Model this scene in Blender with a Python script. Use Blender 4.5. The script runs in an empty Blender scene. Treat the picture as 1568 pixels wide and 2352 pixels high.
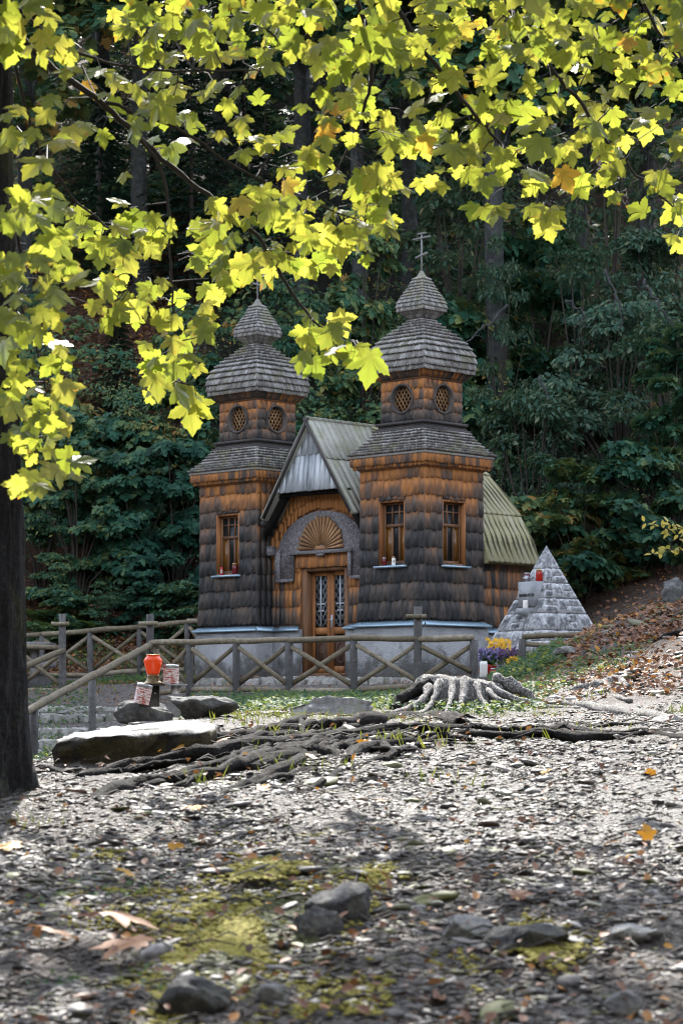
import bpy, math, random
import numpy as np
from mathutils import Vector, Matrix

# ------------------------------------------------------------------ basics
rng = np.random.default_rng(11)
random.seed(11)
scene = bpy.context.scene
COL = scene.collection
F, CX, HY = 5553.0, 784.0, 1640.0          # focal length and principal point of the survey of the place
rad = math.radians
pi = math.pi


def P(X, Y, d):
    """a surveyed direction (X, Y) at d metres from the tripod"""
    return np.array([(X - CX) * d / F, d, (HY - Y) * d / F])


def link(o, parent=None):
    COL.objects.link(o)
    if parent is not None:
        o.parent = parent
    return o


def tag(o, label=None, cat=None, group=None, kind=None):
    if label: o['label'] = label
    if cat: o['category'] = cat
    if group: o['group'] = group
    if kind: o['kind'] = kind
    return o


def empty(name, loc=(0, 0, 0), rz=0.0, label=None, cat=None, group=None):
    o = bpy.data.objects.new(name, None)
    o.empty_display_size = .2
    o.location = loc
    o.rotation_euler = (0, 0, rz)
    link(o)
    return tag(o, label, cat, group)


def arrays_to_mesh(name, V, loops, totals, col=None, smooth=False):
    me = bpy.data.meshes.new(name)
    V = np.asarray(V, dtype=np.float32)
    loops = np.asarray(loops, dtype=np.int32)
    totals = np.asarray(totals, dtype=np.int32)
    me.vertices.add(len(V)); me.vertices.foreach_set('co', V.ravel())
    me.loops.add(len(loops)); me.loops.foreach_set('vertex_index', loops)
    me.polygons.add(len(totals))
    starts = np.concatenate(([0], np.cumsum(totals)[:-1])).astype(np.int32)
    me.polygons.foreach_set('loop_start', starts)
    me.polygons.foreach_set('loop_total', totals)
    if smooth:
        me.polygons.foreach_set('use_smooth', np.ones(len(totals), dtype=bool))
    if col is not None:
        at = me.attributes.new('tint', 'FLOAT_COLOR', 'POINT')
        c = np.asarray(col, dtype=np.float32)
        if c.shape[1] == 3:
            c = np.concatenate([c, np.ones((len(c), 1), np.float32)], 1)
        at.data.foreach_set('color', c.ravel())
    me.update(calc_edges=True)
    me.validate()
    return me


class MB:
    """collects shapes, then links them as ONE mesh object"""
    def __init__(s):
        s.v = []; s.f = []; s.c = []

    def add(s, verts, faces, col=(.5, .5, .5)):
        b = len(s.v)
        verts = [tuple(map(float, q)) for q in verts]
        s.v.extend(verts)
        if len(col) == len(verts) and not np.isscalar(col[0]):
            s.c.extend([tuple(c) for c in col])
        else:
            s.c.extend([tuple(col)] * len(verts))
        s.f.extend([tuple(b + i for i in f) for f in faces])

    def box(s, lo, hi, col=(.5, .5, .5), M=None):
        x0, y0, z0 = lo; x1, y1, z1 = hi
        v = [(x0, y0, z0), (x1, y0, z0), (x1, y1, z0), (x0, y1, z0), (x0, y0, z1), (x1, y0, z1), (x1, y1, z1), (x0, y1, z1)]
        if M is not None:
            v = [tuple(M @ Vector(q)) for q in v]
        s.add(v, [(0, 3, 2, 1), (4, 5, 6, 7), (0, 1, 5, 4), (1, 2, 6, 5), (2, 3, 7, 6), (3, 0, 4, 7)], col)

    def prism(s, poly, off, col=(.5, .5, .5)):
        """flat 3d polygon given thickness by the offset vector"""
        n = len(poly)
        a = [np.array(q, float) for q in poly]
        o = np.array(off, float)
        v = a + [q + o for q in a]
        f = [tuple(range(n)), tuple(range(2 * n - 1, n - 1, -1))]
        f += [(i, i + n, (i + 1) % n + n, (i + 1) % n) for i in range(n)]
        s.add(v, f, col)

    def tube(s, pts, radii, seg=8, col=(.5, .5, .5), caps=True, jit=0.0):
        pts = [np.array(q, float) for q in pts]
        n = len(pts)
        if np.isscalar(radii): radii = [radii] * n
        tang = [pts[min(i + 1, n - 1)] - pts[max(i - 1, 0)] for i in range(n)]
        tang = [t / (np.linalg.norm(t) + 1e-9) for t in tang]
        ref = np.array([0, 0, 1.]) if abs(tang[0][2]) < .9 else np.array([1., 0, 0])
        a = np.cross(tang[0], ref); a /= np.linalg.norm(a)
        V = []
        for i in range(n):
            a = a - tang[i] * a.dot(tang[i]); a /= (np.linalg.norm(a) + 1e-9)
            b = np.cross(tang[i], a)
            for k in range(seg):
                th = 2 * pi * k / seg
                r = radii[i] * (1 + (random.uniform(-jit, jit) if jit else 0))
                V.append(pts[i] + (a * math.cos(th) + b * math.sin(th)) * r)
        Fc = []
        for i in range(n - 1):
            for k in range(seg):
                k2 = (k + 1) % seg
                Fc.append((i * seg + k, i * seg + k2, (i + 1) * seg + k2, (i + 1) * seg + k))
        if caps:
            Fc.append(tuple(range(seg - 1, -1, -1)))
            Fc.append(tuple((n - 1) * seg + k for k in range(seg)))
        s.add(V, Fc, col)

    def lathe(s, prof, c=(0, 0, 0), seg=20, col=(.5, .5, .5)):
        V = []; Fc = []
        n = len(prof)
        for r, z in prof:
            for k in range(seg):
                th = 2 * pi * k / seg
                V.append((c[0] + r * math.cos(th), c[1] + r * math.sin(th), c[2] + z))
        for i in range(n - 1):
            for k in range(seg):
                k2 = (k + 1) % seg
                Fc.append((i * seg + k, i * seg + k2, (i + 1) * seg + k2, (i + 1) * seg + k))
        Fc.append(tuple(range(seg - 1, -1, -1)))
        Fc.append(tuple((n - 1) * seg + k for k in range(seg)))
        s.add(V, Fc, col)

    def build(s, name, mat, parent=None, smooth=False, loc=None):
        loops = []; tot = []
        for f in s.f:
            loops.extend(f); tot.append(len(f))
        me = arrays_to_mesh(name, np.array(s.v).reshape(-1, 3), loops, tot, np.array(s.c).reshape(-1, 3), smooth)
        me.materials.append(mat)
        o = bpy.data.objects.new(name, me)
        if loc is not None: o.location = loc
        return link(o, parent)


# ------------------------------------------------------------------ noise
def _hash(ix, iy, seed):
    h = (ix.astype(np.int64) * 374761393 + iy.astype(np.int64) * 668265263 + seed * 1442695041) & 0xffffffff
    h = ((h ^ (h >> 13)) * 1274126177) & 0xffffffff
    return ((h ^ (h >> 16)) & 0xffff) / 65535.0


def vnoise(x, y, seed=0):
    x = np.asarray(x, float); y = np.asarray(y, float)
    ix = np.floor(x); iy = np.floor(y)
    fx = x - ix; fy = y - iy
    fx = fx * fx * (3 - 2 * fx); fy = fy * fy * (3 - 2 * fy)
    a = _hash(ix, iy, seed); b = _hash(ix + 1, iy, seed)
    c = _hash(ix, iy + 1, seed); d = _hash(ix + 1, iy + 1, seed)
    return (a * (1 - fx) + b * fx) * (1 - fy) + (c * (1 - fx) + d * fx) * fy - .5


def fbm(x, y, octv=4, seed=0):
    t = 0; a = 1.0
    for o in range(octv):
        t = t + a * vnoise(x * 2 ** o, y * 2 ** o, seed + o)
        a *= .5
    return t


# ------------------------------------------------------------------ materials
class T:
    def __init__(s, name):
        s.m = bpy.data.materials.new(name)
        s.m.use_nodes = True
        s.nt = s.m.node_tree
        s.b = s.nt.nodes['Principled BSDF']
        s.out = s.nt.nodes['Material Output']
        s._tc = None

    def n(s, t): return s.nt.nodes.new(t)

    def put(s, sock, val):
        if hasattr(val, 'links') or isinstance(val, bpy.types.NodeSocket): s.nt.links.new(val, sock)
        elif isinstance(val, (tuple, list)) and len(val) == 3 and sock.type == 'RGBA': sock.default_value = (*val, 1)
        else: sock.default_value = val

    def pos(s, world=False):
        if world:
            return s.n('ShaderNodeNewGeometry').outputs['Position']
        if s._tc is None: s._tc = s.n('ShaderNodeTexCoord')
        return s._tc.outputs['Object']

    def scaled(s, sc, world=False):
        v = s.n('ShaderNodeVectorMath'); v.operation = 'MULTIPLY'
        s.put(v.inputs[0], s.pos(world))
        v.inputs[1].default_value = sc if isinstance(sc, tuple) else (sc, sc, sc)
        return v.outputs[0]

    def noise(s, sc, detail=4, rough=.55, world=False):
        t = s.n('ShaderNodeTexNoise')
        s.put(t.inputs['Vector'], s.scaled(sc, world))
        t.inputs['Scale'].default_value = 1; t.inputs['Detail'].default_value = detail
        t.inputs['Roughness'].default_value = rough
        return t.outputs['Fac']

    def voro(s, sc, feature='F1', world=False, out='Distance'):
        t = s.n('ShaderNodeTexVoronoi'); t.feature = feature
        s.put(t.inputs['Vector'], s.scaled(sc, world)); t.inputs['Scale'].default_value = 1
        return t.outputs[out]

    def attr(s, ch):
        a = s.n('ShaderNodeAttribute'); a.attribute_name = 'tint'
        q = s.n('ShaderNodeSeparateColor'); s.put(q.inputs[0], a.outputs['Color'])
        return q.outputs['RGB'.index(ch)]

    def attrcol(s):
        a = s.n('ShaderNodeAttribute'); a.attribute_name = 'tint'
        return a.outputs['Color']

    def math(s, op, a, b=0.0, clamp=False):
        q = s.n('ShaderNodeMath'); q.operation = op; q.use_clamp = clamp
        s.put(q.inputs[0], a); s.put(q.inputs[1], b)
        return q.outputs[0]

    def lin(s, terms, const=0.0, clamp=True):
        """clamped sum of (socket, weight)"""
        acc = const
        for i, (sk, w) in enumerate(terms):
            q = s.n('ShaderNodeMath'); q.operation = 'MULTIPLY_ADD'
            s.put(q.inputs[0], sk); q.inputs[1].default_value = w; s.put(q.inputs[2], acc)
            if clamp and i == len(terms) - 1: q.use_clamp = True
            acc = q.outputs[0]
        return acc

    def ramp(s, fac, stops):
        r = s.n('ShaderNodeValToRGB'); s.put(r.inputs[0], fac)
        e = r.color_ramp.elements
        while len(e) < len(stops): e.new(.5)
        for k, (p, c) in enumerate(stops):
            e[k].position = p; e[k].color = (*c, 1) if len(c) == 3 else c
        return r.outputs[0]

    def mix(s, fac, a, b, mode='MIX'):
        q = s.n('ShaderNodeMix'); q.data_type = 'RGBA'; q.blend_type = mode
        s.put(q.inputs[0], fac); s.put(q.inputs[6], a); s.put(q.inputs[7], b)
        return q.outputs[2]

    def step(s, fac, lo, hi):
        q = s.n('ShaderNodeMapRange'); s.put(q.inputs[0], fac)
        q.interpolation_type = 'SMOOTHSTEP'
        q.inputs[1].default_value = lo; q.inputs[2].default_value = hi
        return q.outputs[0]

    def bump(s, h, strength=.5, dist=.02):
        q = s.n('ShaderNodeBump'); s.put(q.inputs['Height'], h)
        q.inputs['Strength'].default_value = strength; q.inputs['Distance'].default_value = dist
        s.nt.links.new(q.outputs[0], s.b.inputs['Normal'])
        return q.outputs[0]

    def fin(s, col, rough=.8, spec=.3, metal=0.0):
        s.put(s.b.inputs['Base Color'], col)
        s.put(s.b.inputs['Roughness'], rough)
        s.b.inputs['Specular IOR Level'].default_value = spec
        s.b.inputs['Metallic'].default_value = metal
        return s.m

    def translucent(s, col, tcol, amount=.5, rough=.5, spec=.4):
        s.fin(col, rough, spec)
        t = s.n('ShaderNodeBsdfTranslucent'); s.put(t.inputs[0], tcol)
        mx = s.n('ShaderNodeMixShader'); mx.inputs[0].default_value = amount
        s.nt.links.new(s.b.outputs[0], mx.inputs[1]); s.nt.links.new(t.outputs[0], mx.inputs[2])
        s.nt.links.new(mx.outputs[0], s.out.inputs[0])
        return s.m


MT = {}


def mk_wall_shingle(name='weathered_shingle'):
    t = T(name)
    streak = t.noise((30, 30, 2.2), 5, .65)
    blotch = t.noise((2.3, 2.3, 1.7), 4, .6)
    fine = t.noise((95, 95, 5), 3, .7)
    bexp = t.step(t.attr('B'), .12, .62)
    # weather: G is how exposed the shingle is, B runs 0..1 down each shingle, R differs per shingle
    f = t.lin([(t.attr('G'), 1.0), (bexp, .17), (t.attr('R'), .52), (streak, .7), (blotch, 1.05)], -1.30)
    c = t.ramp(f, [(0, (.40, .165, .05)), (.24, (.24, .112, .052)), (.42, (.135, .088, .063)), (.62, (.088, .068, .055)), (1, (.030, .029, .029))])
    sil = t.math('MULTIPLY', t.step(streak, .55, .8), t.step(f, .3, .8))
    c = t.mix(t.math('MULTIPLY', sil, .85), c, (.20, .205, .215))
    pale = t.math('MULTIPLY', t.step(fine, .62, .85), .35)
    c = t.mix(pale, c, (.30, .22, .16))
    t.bump(t.lin([(streak, 1), (fine, .5)], 0, False), .55, .012)
    return t.fin(c, .72, .35)


def mk_roof_shake(name, base, dark, light, moss, mossamt, rv=.4, sw=.8):
    t = T(name)
    streak = t.noise((34, 34, 9), 5, .65)
    big = t.noise((3.0, 3.0, 3.0), 4, .6)
    f = t.lin([(t.attr('R'), rv), (streak, sw)], .58 - sw / 2 - rv / 2)
    c = t.ramp(f, [(0, dark), (.5, base), (1, light)])
    m = t.math('MULTIPLY', t.step(big, .48, .68), mossamt)
    c = t.mix(m, c, moss)
    lich = t.step(t.noise((26, 26, 26), 3, .7), .66, .74)
    c = t.mix(t.math('MULTIPLY', lich, .5), c, (.42, .44, .40))
    t.bump(streak, .5, .012)
    return t.fin(c, .75, .35)


def mk_wood(name, c0, c1, c2, sc=(22, 22, 1.6), rough=.65, spec=.35):
    t = T(name)
    g = t.noise(sc, 5, .6)
    k = t.noise((3, 3, 1.2), 3, .6)
    f = t.lin([(g, 1.0), (k, .7), (t.attr('R'), .4)], -.62)
    c = t.ramp(f, [(0, c0), (.5, c1), (1, c2)])
    t.bump(g, .35, .006)
    return t.fin(c, rough, spec)


def mk_log(name, c0, c1, c2):
    t = T(name)
    g = t.noise((14, 14, 14), 5, .7, True)
    s2 = t.noise((60, 60, 60), 4, .7, True)
    crack = t.step(t.noise((40, 40, 6), 3, .6, True), .6, .68)
    f = t.lin([(g, 1.1), (s2, .5), (t.attr('R'), .35)], -.5)
    c = t.ramp(f, [(0, c0), (.5, c1), (1, c2)])
    c = t.mix(t.math('MULTIPLY', crack, .6), c, tuple(q * .4 for q in c0))
    t.bump(t.lin([(g, .6), (s2, .6), (crack, -.5)], 0, False), .5, .012)
    return t.fin(c, .75, .3)


def mk_stone(name, c0, c1, c2, sc=6.0, bump=.7, moss=None, mossamt=0.0, dist=.03, gain=1.0, rw=.3):
    t = T(name)
    a = t.noise(sc, 6, .62)
    b = t.noise(sc * 6, 5, .7)
    f = t.lin([(a, 1.1 * gain), (b, .7 * gain), (t.attr('R'), rw)], .6 - rw / 2 - .95 * gain)
    c = t.ramp(f, [(0, c0), (.5, c1), (1, c2)])
    if moss:
        mm = t.step(t.noise(sc * .9, 5, .65), .5, .62)
        c = t.mix(t.math('MULTIPLY', mm, mossamt), c, moss)
    t.bump(t.lin([(a, 1), (b, .5)], 0, False), bump, dist)
    return t.fin(c, .85, .25)


def mk_plain(name, col, rough=.6, spec=.4, metal=0.0, var=.25, sc=20):
    t = T(name)
    n = t.noise(sc, 4, .6)
    c = t.mix(n, tuple(q * (1 - var) for q in col), tuple(min(1, q * (1 + var)) for q in col))
    return t.fin(c, rough, spec, metal)


def mk_leaf(name, cols, tcols, amount, rough=.45, spec=.4, spot=None, vary=0.0):
    """R: hue along cols, G: brown margin / age"""
    t = T(name)
    hue = t.attr('R')
    if vary:
        oi = t.n('ShaderNodeObjectInfo')
        big = t.noise(.35, 3, .5, True)
        hue = t.lin([(hue, .75), (oi.outputs['Random'], vary), (big, vary * 1.4)], -vary * .85)
    c = t.ramp(hue, cols)
    tc = t.ramp(t.attr('R'), tcols)
    if spot:
        s = t.noise((38, 38, 38), 3, .6, True)
        f = t.step(t.lin([(s, 1), (t.attr('G'), .55)], 0, False), .70, .86)
        c = t.mix(f, c, spot[0]); tc = t.mix(f, tc, spot[1])
        v = t.attr('B')                                   # midribs of the lobes
        tc = t.mix(t.math('MULTIPLY', v, .55), tc, (.16, .15, .02))
        mott = t.noise((16, 16, 16), 3, .6, True)
        tc = t.mix(t.step(mott, .35, .7), tc, t.mix(.45, tc, (.20, .26, .02)))
    return t.translucent(c, tc, amount, rough, spec)


MT['wall'] = mk_wall_shingle()
MT['shake'] = mk_roof_shake('roof_shake', (.18, .168, .155), (.06, .055, .052), (.44, .425, .41), (.19, .185, .10), .55, .45)
MT['board_grey'] = mk_wood('silver_board', (.17, .19, .20), (.44, .465, .48), (.70, .72, .73), (26, 26, 1.3), .7, .3)
MT['board_green'] = mk_roof_shake('green_grey_board', (.29, .285, .235), (.14, .14, .105), (.54, .54, .49), (.20, .205, .105), .6, .3, .65)
MT['board_moss'] = mk_roof_shake('mossy_board', (.285, .262, .145), (.17, .158, .085), (.46, .44, .33), (.235, .218, .095), .5, .22, .5)
MT['orange'] = mk_wood('oiled_wood', (.10, .036, .012), (.27, .105, .03), (.46, .21, .07))
MT['ray_light'] = mk_wood('sun_ray_wood', (.12, .055, .022), (.29, .15, .062), (.52, .32, .155))
MT['brown'] = mk_wood('dark_joinery', (.025, .013, .009), (.075, .036, .02), (.16, .08, .04))
MT['bark_panel'] = mk_stone('bark_panel', (.05, .04, .04), (.20, .18, .18), (.52, .51, .52), 34, 1.0, None, 0, .04, 1.5)
MT['trim_dark'] = mk_wood('tarred_batten', (.016, .014, .014), (.04, .034, .032), (.10, .07, .055))
MT['metal'] = mk_plain('zinc_flashing', (.30, .42, .50), .42, .5, .55, .25, 9)
MT['sash'] = mk_wood('sash_wood', (.05, .024, .012), (.15, .07, .03), (.27, .15, .07))
MT['iron'] = mk_plain('dark_iron', (.16, .17, .18), .5, .5, .3, .35, 60)
MT['grille'] = mk_plain('painted_iron', (.42, .45, .48), .5, .5, .3, .35, 60)
MT['cross'] = mk_plain('grey_cross_wood', (.16, .155, .15), .7, .3, 0, .4, 40)
MT['glass'] = mk_plain('dark_pane', (.012, .013, .014), .35, .18, 0, .3, 5)
MT['amber'] = mk_plain('amber_pane', (.12, .05, .008), .25, .5, 0, .4, 30)
MT['lattice'] = mk_wood('lattice_lath', (.07, .035, .015), (.22, .12, .05), (.42, .27, .14))
MT['rail'] = mk_log('peeled_rail', (.055, .046, .028), (.17, .14, .092), (.38, .34, .265))
MT['post'] = mk_log('grey_post', (.035, .034, .033), (.085, .082, .078), (.19, .185, .175))
MT['plank'] = mk_wood('grey_plank', (.06, .055, .05), (.16, .15, .14), (.30, .29, .27))


def mk_plinth():
    t = T('roughcast_plinth')
    a = t.noise(4.0, 5, .6); b = t.noise(42, 4, .7); v = t.voro(55)
    z = t.n('ShaderNodeSeparateXYZ'); t.put(z.inputs[0], t.pos())
    # splash dirt and algae along the foot, ragged
    dirt = t.step(t.lin([(z.outputs[2], -1.5), (a, 2.2)], 0.78, False), .05, .75)
    c = t.ramp(t.lin([(b, .9), (a, .5)], -.25), [(0, (.30, .305, .31)), (.5, (.70, .705, .71)), (1, (.85, .85, .85))])
    d = t.ramp(b, [(.3, (.035, .035, .03)), (.7, (.16, .15, .12))])
    c = t.mix(t.math('MULTIPLY', dirt, .8), c, d)
    t.bump(t.lin([(b, 1.0), (v, 1.2)], 0, False), 1.0, .06)
    return t.fin(c, .9, .2)


MT['plinth'] = mk_plinth()
MT['granite'] = mk_stone('lichened_block', (.028, .028, .029), (.21, .215, .22), (.66, .665, .67), 15, 1.0, None, 0, .04, 1.5, .75)
MT['mortar'] = mk_stone('grey_mortar', (.02, .02, .019), (.045, .044, .042), (.10, .10, .095), 14, .6)
MT['plaque'] = mk_stone('plaque_stone', (.13, .135, .14), (.26, .27, .28), (.40, .41, .42), 7, .4)
MT['rock'] = mk_stone('limestone_rock', (.06, .06, .058), (.22, .215, .205), (.50, .49, .47), 7, .9, (.10, .10, .02), .35, .05)
MT['rock_mid'] = mk_stone('grey_rock', (.02, .02, .02), (.12, .12, .118), (.40, .395, .39), 14, 1.0, (.09, .095, .02), .3, .06)
MT['rock_dark'] = mk_stone('dark_rock', (.022, .022, .022), (.105, .104, .102), (.33, .325, .315), 12, 1.0, (.10, .095, .02), .28, .06, 1.4)
MT['slab_old'] = mk_stone('slab_stone', (.035, .034, .032), (.15, .147, .14), (.42, .41, .40), 16, 1.0, (.16, .135, .012), .35, .03)
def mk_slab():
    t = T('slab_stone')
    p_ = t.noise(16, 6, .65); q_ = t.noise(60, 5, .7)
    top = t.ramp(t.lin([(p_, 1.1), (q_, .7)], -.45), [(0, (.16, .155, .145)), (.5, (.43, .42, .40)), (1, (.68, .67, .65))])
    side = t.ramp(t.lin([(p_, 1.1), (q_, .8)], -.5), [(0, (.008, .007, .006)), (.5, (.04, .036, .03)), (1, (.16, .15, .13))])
    c = t.mix(t.step(t.lin([(t.attr('R'), 1.0), (q_, .6)], -.3, False), .3, .55), side, top)  # pale top and dark sides: sun and backlit shade painted into the stone colour
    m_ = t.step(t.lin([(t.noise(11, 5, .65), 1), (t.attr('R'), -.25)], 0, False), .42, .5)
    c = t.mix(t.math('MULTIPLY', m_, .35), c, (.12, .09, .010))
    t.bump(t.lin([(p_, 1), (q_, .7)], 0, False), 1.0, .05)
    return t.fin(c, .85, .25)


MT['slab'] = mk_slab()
MT['step'] = mk_stone('step_stone', (.09, .088, .08), (.27, .26, .235), (.52, .50, .47), 5, .9, (.06, .075, .02), .5, .05)
MT['root'] = mk_log('root_bark', (.006, .005, .0045), (.018, .016, .014), (.075, .068, .06))
def mk_root(name, c0, c1, c2):
    t = T(name)
    g = t.noise((11, 11, 11), 6, .7, True); f_ = t.noise((55, 38, 55), 5, .75, True)
    r_ = t.math('ABSOLUTE', t.math('SUBTRACT', t.noise((30, 14, 30), 4, .6, True), .5))
    crack = t.step(r_, .05, .0)
    c = t.ramp(t.lin([(g, .9), (f_, .9)], -.45), [(0, c0), (.5, c1), (1, c2)])
    c = t.mix(t.math('MULTIPLY', crack, .75), c, tuple(q * .3 for q in c0))
    t.bump(t.lin([(g, .8), (f_, .8), (crack, -.8)], 0, False), 1.0, .035)
    return t.fin(c, .85, .12)


MT['root'] = mk_root('root_bark', (.006, .005, .0045), (.022, .019, .016), (.095, .086, .076))
MT['stump'] = mk_root('bleached_wood', (.05, .045, .04), (.34, .325, .30), (.70, .68, .65))
MT['stump_old'] = mk_log('bleached_wood', (.03, .027, .024), (.22, .21, .19), (.60, .58, .55))
MT['trunk_far'] = mk_stone('pale_bark', (.008, .008, .008), (.026, .027, .028), (.095, .097, .10), 8, .8, (.03, .05, .02), .35, .03)
MT['twig'] = mk_plain('twig_bark', (.035, .028, .022), .75, .3, 0, .4, 30)


def mk_trunk():
    t = T('maple_bark')
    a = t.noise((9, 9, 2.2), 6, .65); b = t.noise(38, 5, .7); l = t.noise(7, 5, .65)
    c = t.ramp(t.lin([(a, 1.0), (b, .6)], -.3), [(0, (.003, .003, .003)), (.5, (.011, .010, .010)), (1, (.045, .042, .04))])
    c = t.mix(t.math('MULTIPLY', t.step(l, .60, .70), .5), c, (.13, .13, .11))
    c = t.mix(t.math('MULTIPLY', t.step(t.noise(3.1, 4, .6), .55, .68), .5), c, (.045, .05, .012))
    t.bump(t.lin([(a, 1.2), (b, .5)], 0, False), 1.0, .05)
    return t.fin(c, .85, .25)


MT['bark'] = mk_trunk()


def mk_ground():
    t = T('forest_ground')
    w = True
    big = t.noise(.9, 5, .6, w); mid = t.noise(7, 5, .65, w); fine = t.noise(60, 5, .7, w)
    v = t.voro(34, 'F1', w, 'Color')
    vs = t.n('ShaderNodeSeparateColor'); t.put(vs.inputs[0], v)
    vd = t.voro(34, 'DISTANCE_TO_EDGE', w)
    stone = t.ramp(t.lin([(vs.outputs[0], .8), (fine, .5)], -.12), [(0, (.04, .034, .029)), (.5, (.145, .13, .113)), (1, (.36, .34, .31))])
    stone = t.mix(t.step(vd, .0, .05), (.06, .052, .044), stone)
    soil = t.ramp(t.lin([(mid, .9), (fine, .6)], -.25), [(0, (.014, .010, .008)), (.5, (.062, .048, .037)), (1, (.19, .16, .13))])
    dust = t.ramp(t.lin([(fine, 1.0), (mid, .5)], -.25), [(0, (.07, .062, .053)), (.5, (.19, .178, .16)), (1, (.36, .345, .32))])
    c = t.mix(t.attr('B'), soil, stone)
    c = t.mix(t.step(t.lin([(t.attr('B'), 1), (mid, .25)], -.12, False), .80, .98), c, dust)
    lv = t.voro(16, 'F1', w, 'Color')
    ls = t.n('ShaderNodeSeparateColor'); t.put(ls.inputs[0], lv)
    litter = t.ramp(t.lin([(ls.outputs[1], .8), (fine, .4)], -.1), [(0, (.022, .012, .008)), (.4, (.075, .036, .02)), (.75, (.15, .075, .04)), (1, (.24, .14, .085))])
    c = t.mix(t.attr('R'), c, litter)
    mo = t.ramp(t.lin([(fine, 1.0), (mid, .5)], -.3), [(0, (.02, .026, .006)), (.5, (.07, .08, .014)), (1, (.17, .165, .03))])
    mf = t.step(t.lin([(t.attr('G'), 1.15), (big, .45), (mid, .55)], -.55, False), .35, .6)
    c = t.mix(mf, c, mo)
    gp = t.n('ShaderNodeSeparateXYZ'); t.put(gp.inputs[0], t.pos(True))
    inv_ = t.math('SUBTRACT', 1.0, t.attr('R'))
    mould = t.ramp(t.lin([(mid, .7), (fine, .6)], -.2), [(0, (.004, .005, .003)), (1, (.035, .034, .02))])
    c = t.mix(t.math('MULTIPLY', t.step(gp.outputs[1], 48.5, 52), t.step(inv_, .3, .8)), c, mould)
    t.bump(t.lin([(fine, .9), (mid, .7), (vd, 2.2)], 0, False), 1.0, .04)
    return t.fin(c, .8, .3)


MT['ground'] = mk_ground()


def mk_pebble():
    t = T('limestone_gravel')
    n = t.noise(45, 4, .65, True)
    c = t.ramp(t.lin([(t.attr('R'), .95), (n, .35)], -.16), [(0, (.012, .0095, .008)), (.40, (.042, .035, .029)), (.75, (.14, .13, .118)), (1, (.40, .39, .375))])
    c = t.mix(t.math('MULTIPLY', t.attr('G'), .8), c, (.11, .115, .018))
    c = t.mix(t.math('MULTIPLY', t.attr('B'), .8), c, (.16, .085, .045))
    t.bump(n, .5, .01)
    return t.fin(c, .62, .35)


MT['pebble'] = mk_pebble()
MT['litter'] = mk_leaf('dead_leaf', [(0, (.045, .02, .012)), (.35, (.14, .06, .03)), (.7, (.26, .14, .085)), (.9, (.38, .16, .02)), (1, (.45, .27, .03))],
                       [(0, (.03, .012, .006)), (.6, (.2, .09, .03)), (1, (.5, .22, .02))], .2, .6, .3)
MT['maple'] = mk_leaf('maple_leaf', [(0, (.035, .075, .028)), (.5, (.075, .115, .02)), (.9, (.16, .16, .02)), (1, (.30, .13, .02))],
                      [(0, (.16, .21, .022)), (.3, (.27, .30, .032)), (.6, (.37, .365, .045)), (.92, (.45, .40, .06)), (1, (.60, .27, .03))], .68, .33, .5,
                      ((.20, .085, .02), (.55, .22, .02)))
MT['shrub'] = mk_leaf('shrub_leaf', [(0, (.006, .034, .024)), (.45, (.030, .094, .056)), (.8, (.105, .15, .055)), (.95, (.22, .22, .07)), (1, (.24, .14, .04))],
                      [(0, (.03, .12, .05)), (1, (.2, .2, .04))], .22, .55, .18, None, .55)
MT['vine'] = mk_leaf('creeper_leaf', [(0, (.014, .046, .032)), (.5, (.048, .098, .066)), (.85, (.135, .17, .10)), (1, (.25, .17, .09))],
                     [(0, (.04, .14, .06)), (1, (.2, .2, .06))], .22, .55, .2, None, .3)
MT['needle'] = mk_leaf('spruce_leaf', [(0, (.010, .035, .028)), (.6, (.022, .058, .043)), (1, (.045, .085, .05))], [(0, (.02, .06, .03)), (1, (.05, .1, .03))], .15, .55, .3)
MT['ivy'] = mk_leaf('groundcover_leaf', [(0, (.018, .05, .03)), (.5, (.04, .085, .035)), (.85, (.09, .13, .035)), (1, (.28, .26, .05))],
                    [(0, (.06, .15, .04)), (1, (.35, .38, .05))], .3, .65, .15)
MT['grass'] = mk_leaf('grass_blade', [(0, (.04, .07, .012)), (.6, (.10, .13, .02)), (1, (.26, .24, .05))], [(0, (.1, .15, .02)), (1, (.28, .28, .04))], .3, .5, .35)
MT['fern'] = mk_leaf('fern_frond', [(0, (.05, .10, .045)), (.6, (.09, .16, .07)), (1, (.18, .20, .08))], [(0, (.06, .15, .04)), (1, (.2, .25, .05))], .25, .5, .3)
# ------------------------------------------------------------------ terrain
# survey points: (X, Y, distance)
_S = []
for X in (-700, 0, 500, 1000, 1568, 2300):
    _S += [(X, 2352, 6), (X, 2078, 7.5), (X, 1932, 9)]
_S += [(-200, 1880, 10), (60, 1830, 10.5), (300, 1800, 10.8), (784, 1792, 11), (1200, 1786, 11), (1568, 1780, 11), (2000, 1770, 11)]
_S += [(-200, 1900, 12.5), (60, 1778, 12.5), (130, 1752, 12.4), (300, 1752, 12.5), (480, 1712, 12.3), (600, 1712, 12.5), (1000, 1712, 12.5), (1568, 1705, 12.5), (2000, 1690, 12.5)]
_S += [(-300, 1830, 15), (60, 1790, 15), (200, 1700, 14.5), (450, 1662, 14.5), (784, 1657, 14.5), (1100, 1668, 14.5), (1568, 1664, 14.5), (2000, 1640, 14.5)]
_S += [(-300, 1800, 18), (60, 1775, 18), (250, 1690, 17), (500, 1650, 17), (784, 1651, 17), (1100, 1662, 17), (1568, 1652, 17), (2000, 1600, 17)]
_S += [(-300, 1790, 24), (60, 1765, 24), (250, 1715, 24), (450, 1648, 24), (784, 1645, 22), (1100, 1653, 22), (1568, 1630, 22), (2000, 1540, 22)]
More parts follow.
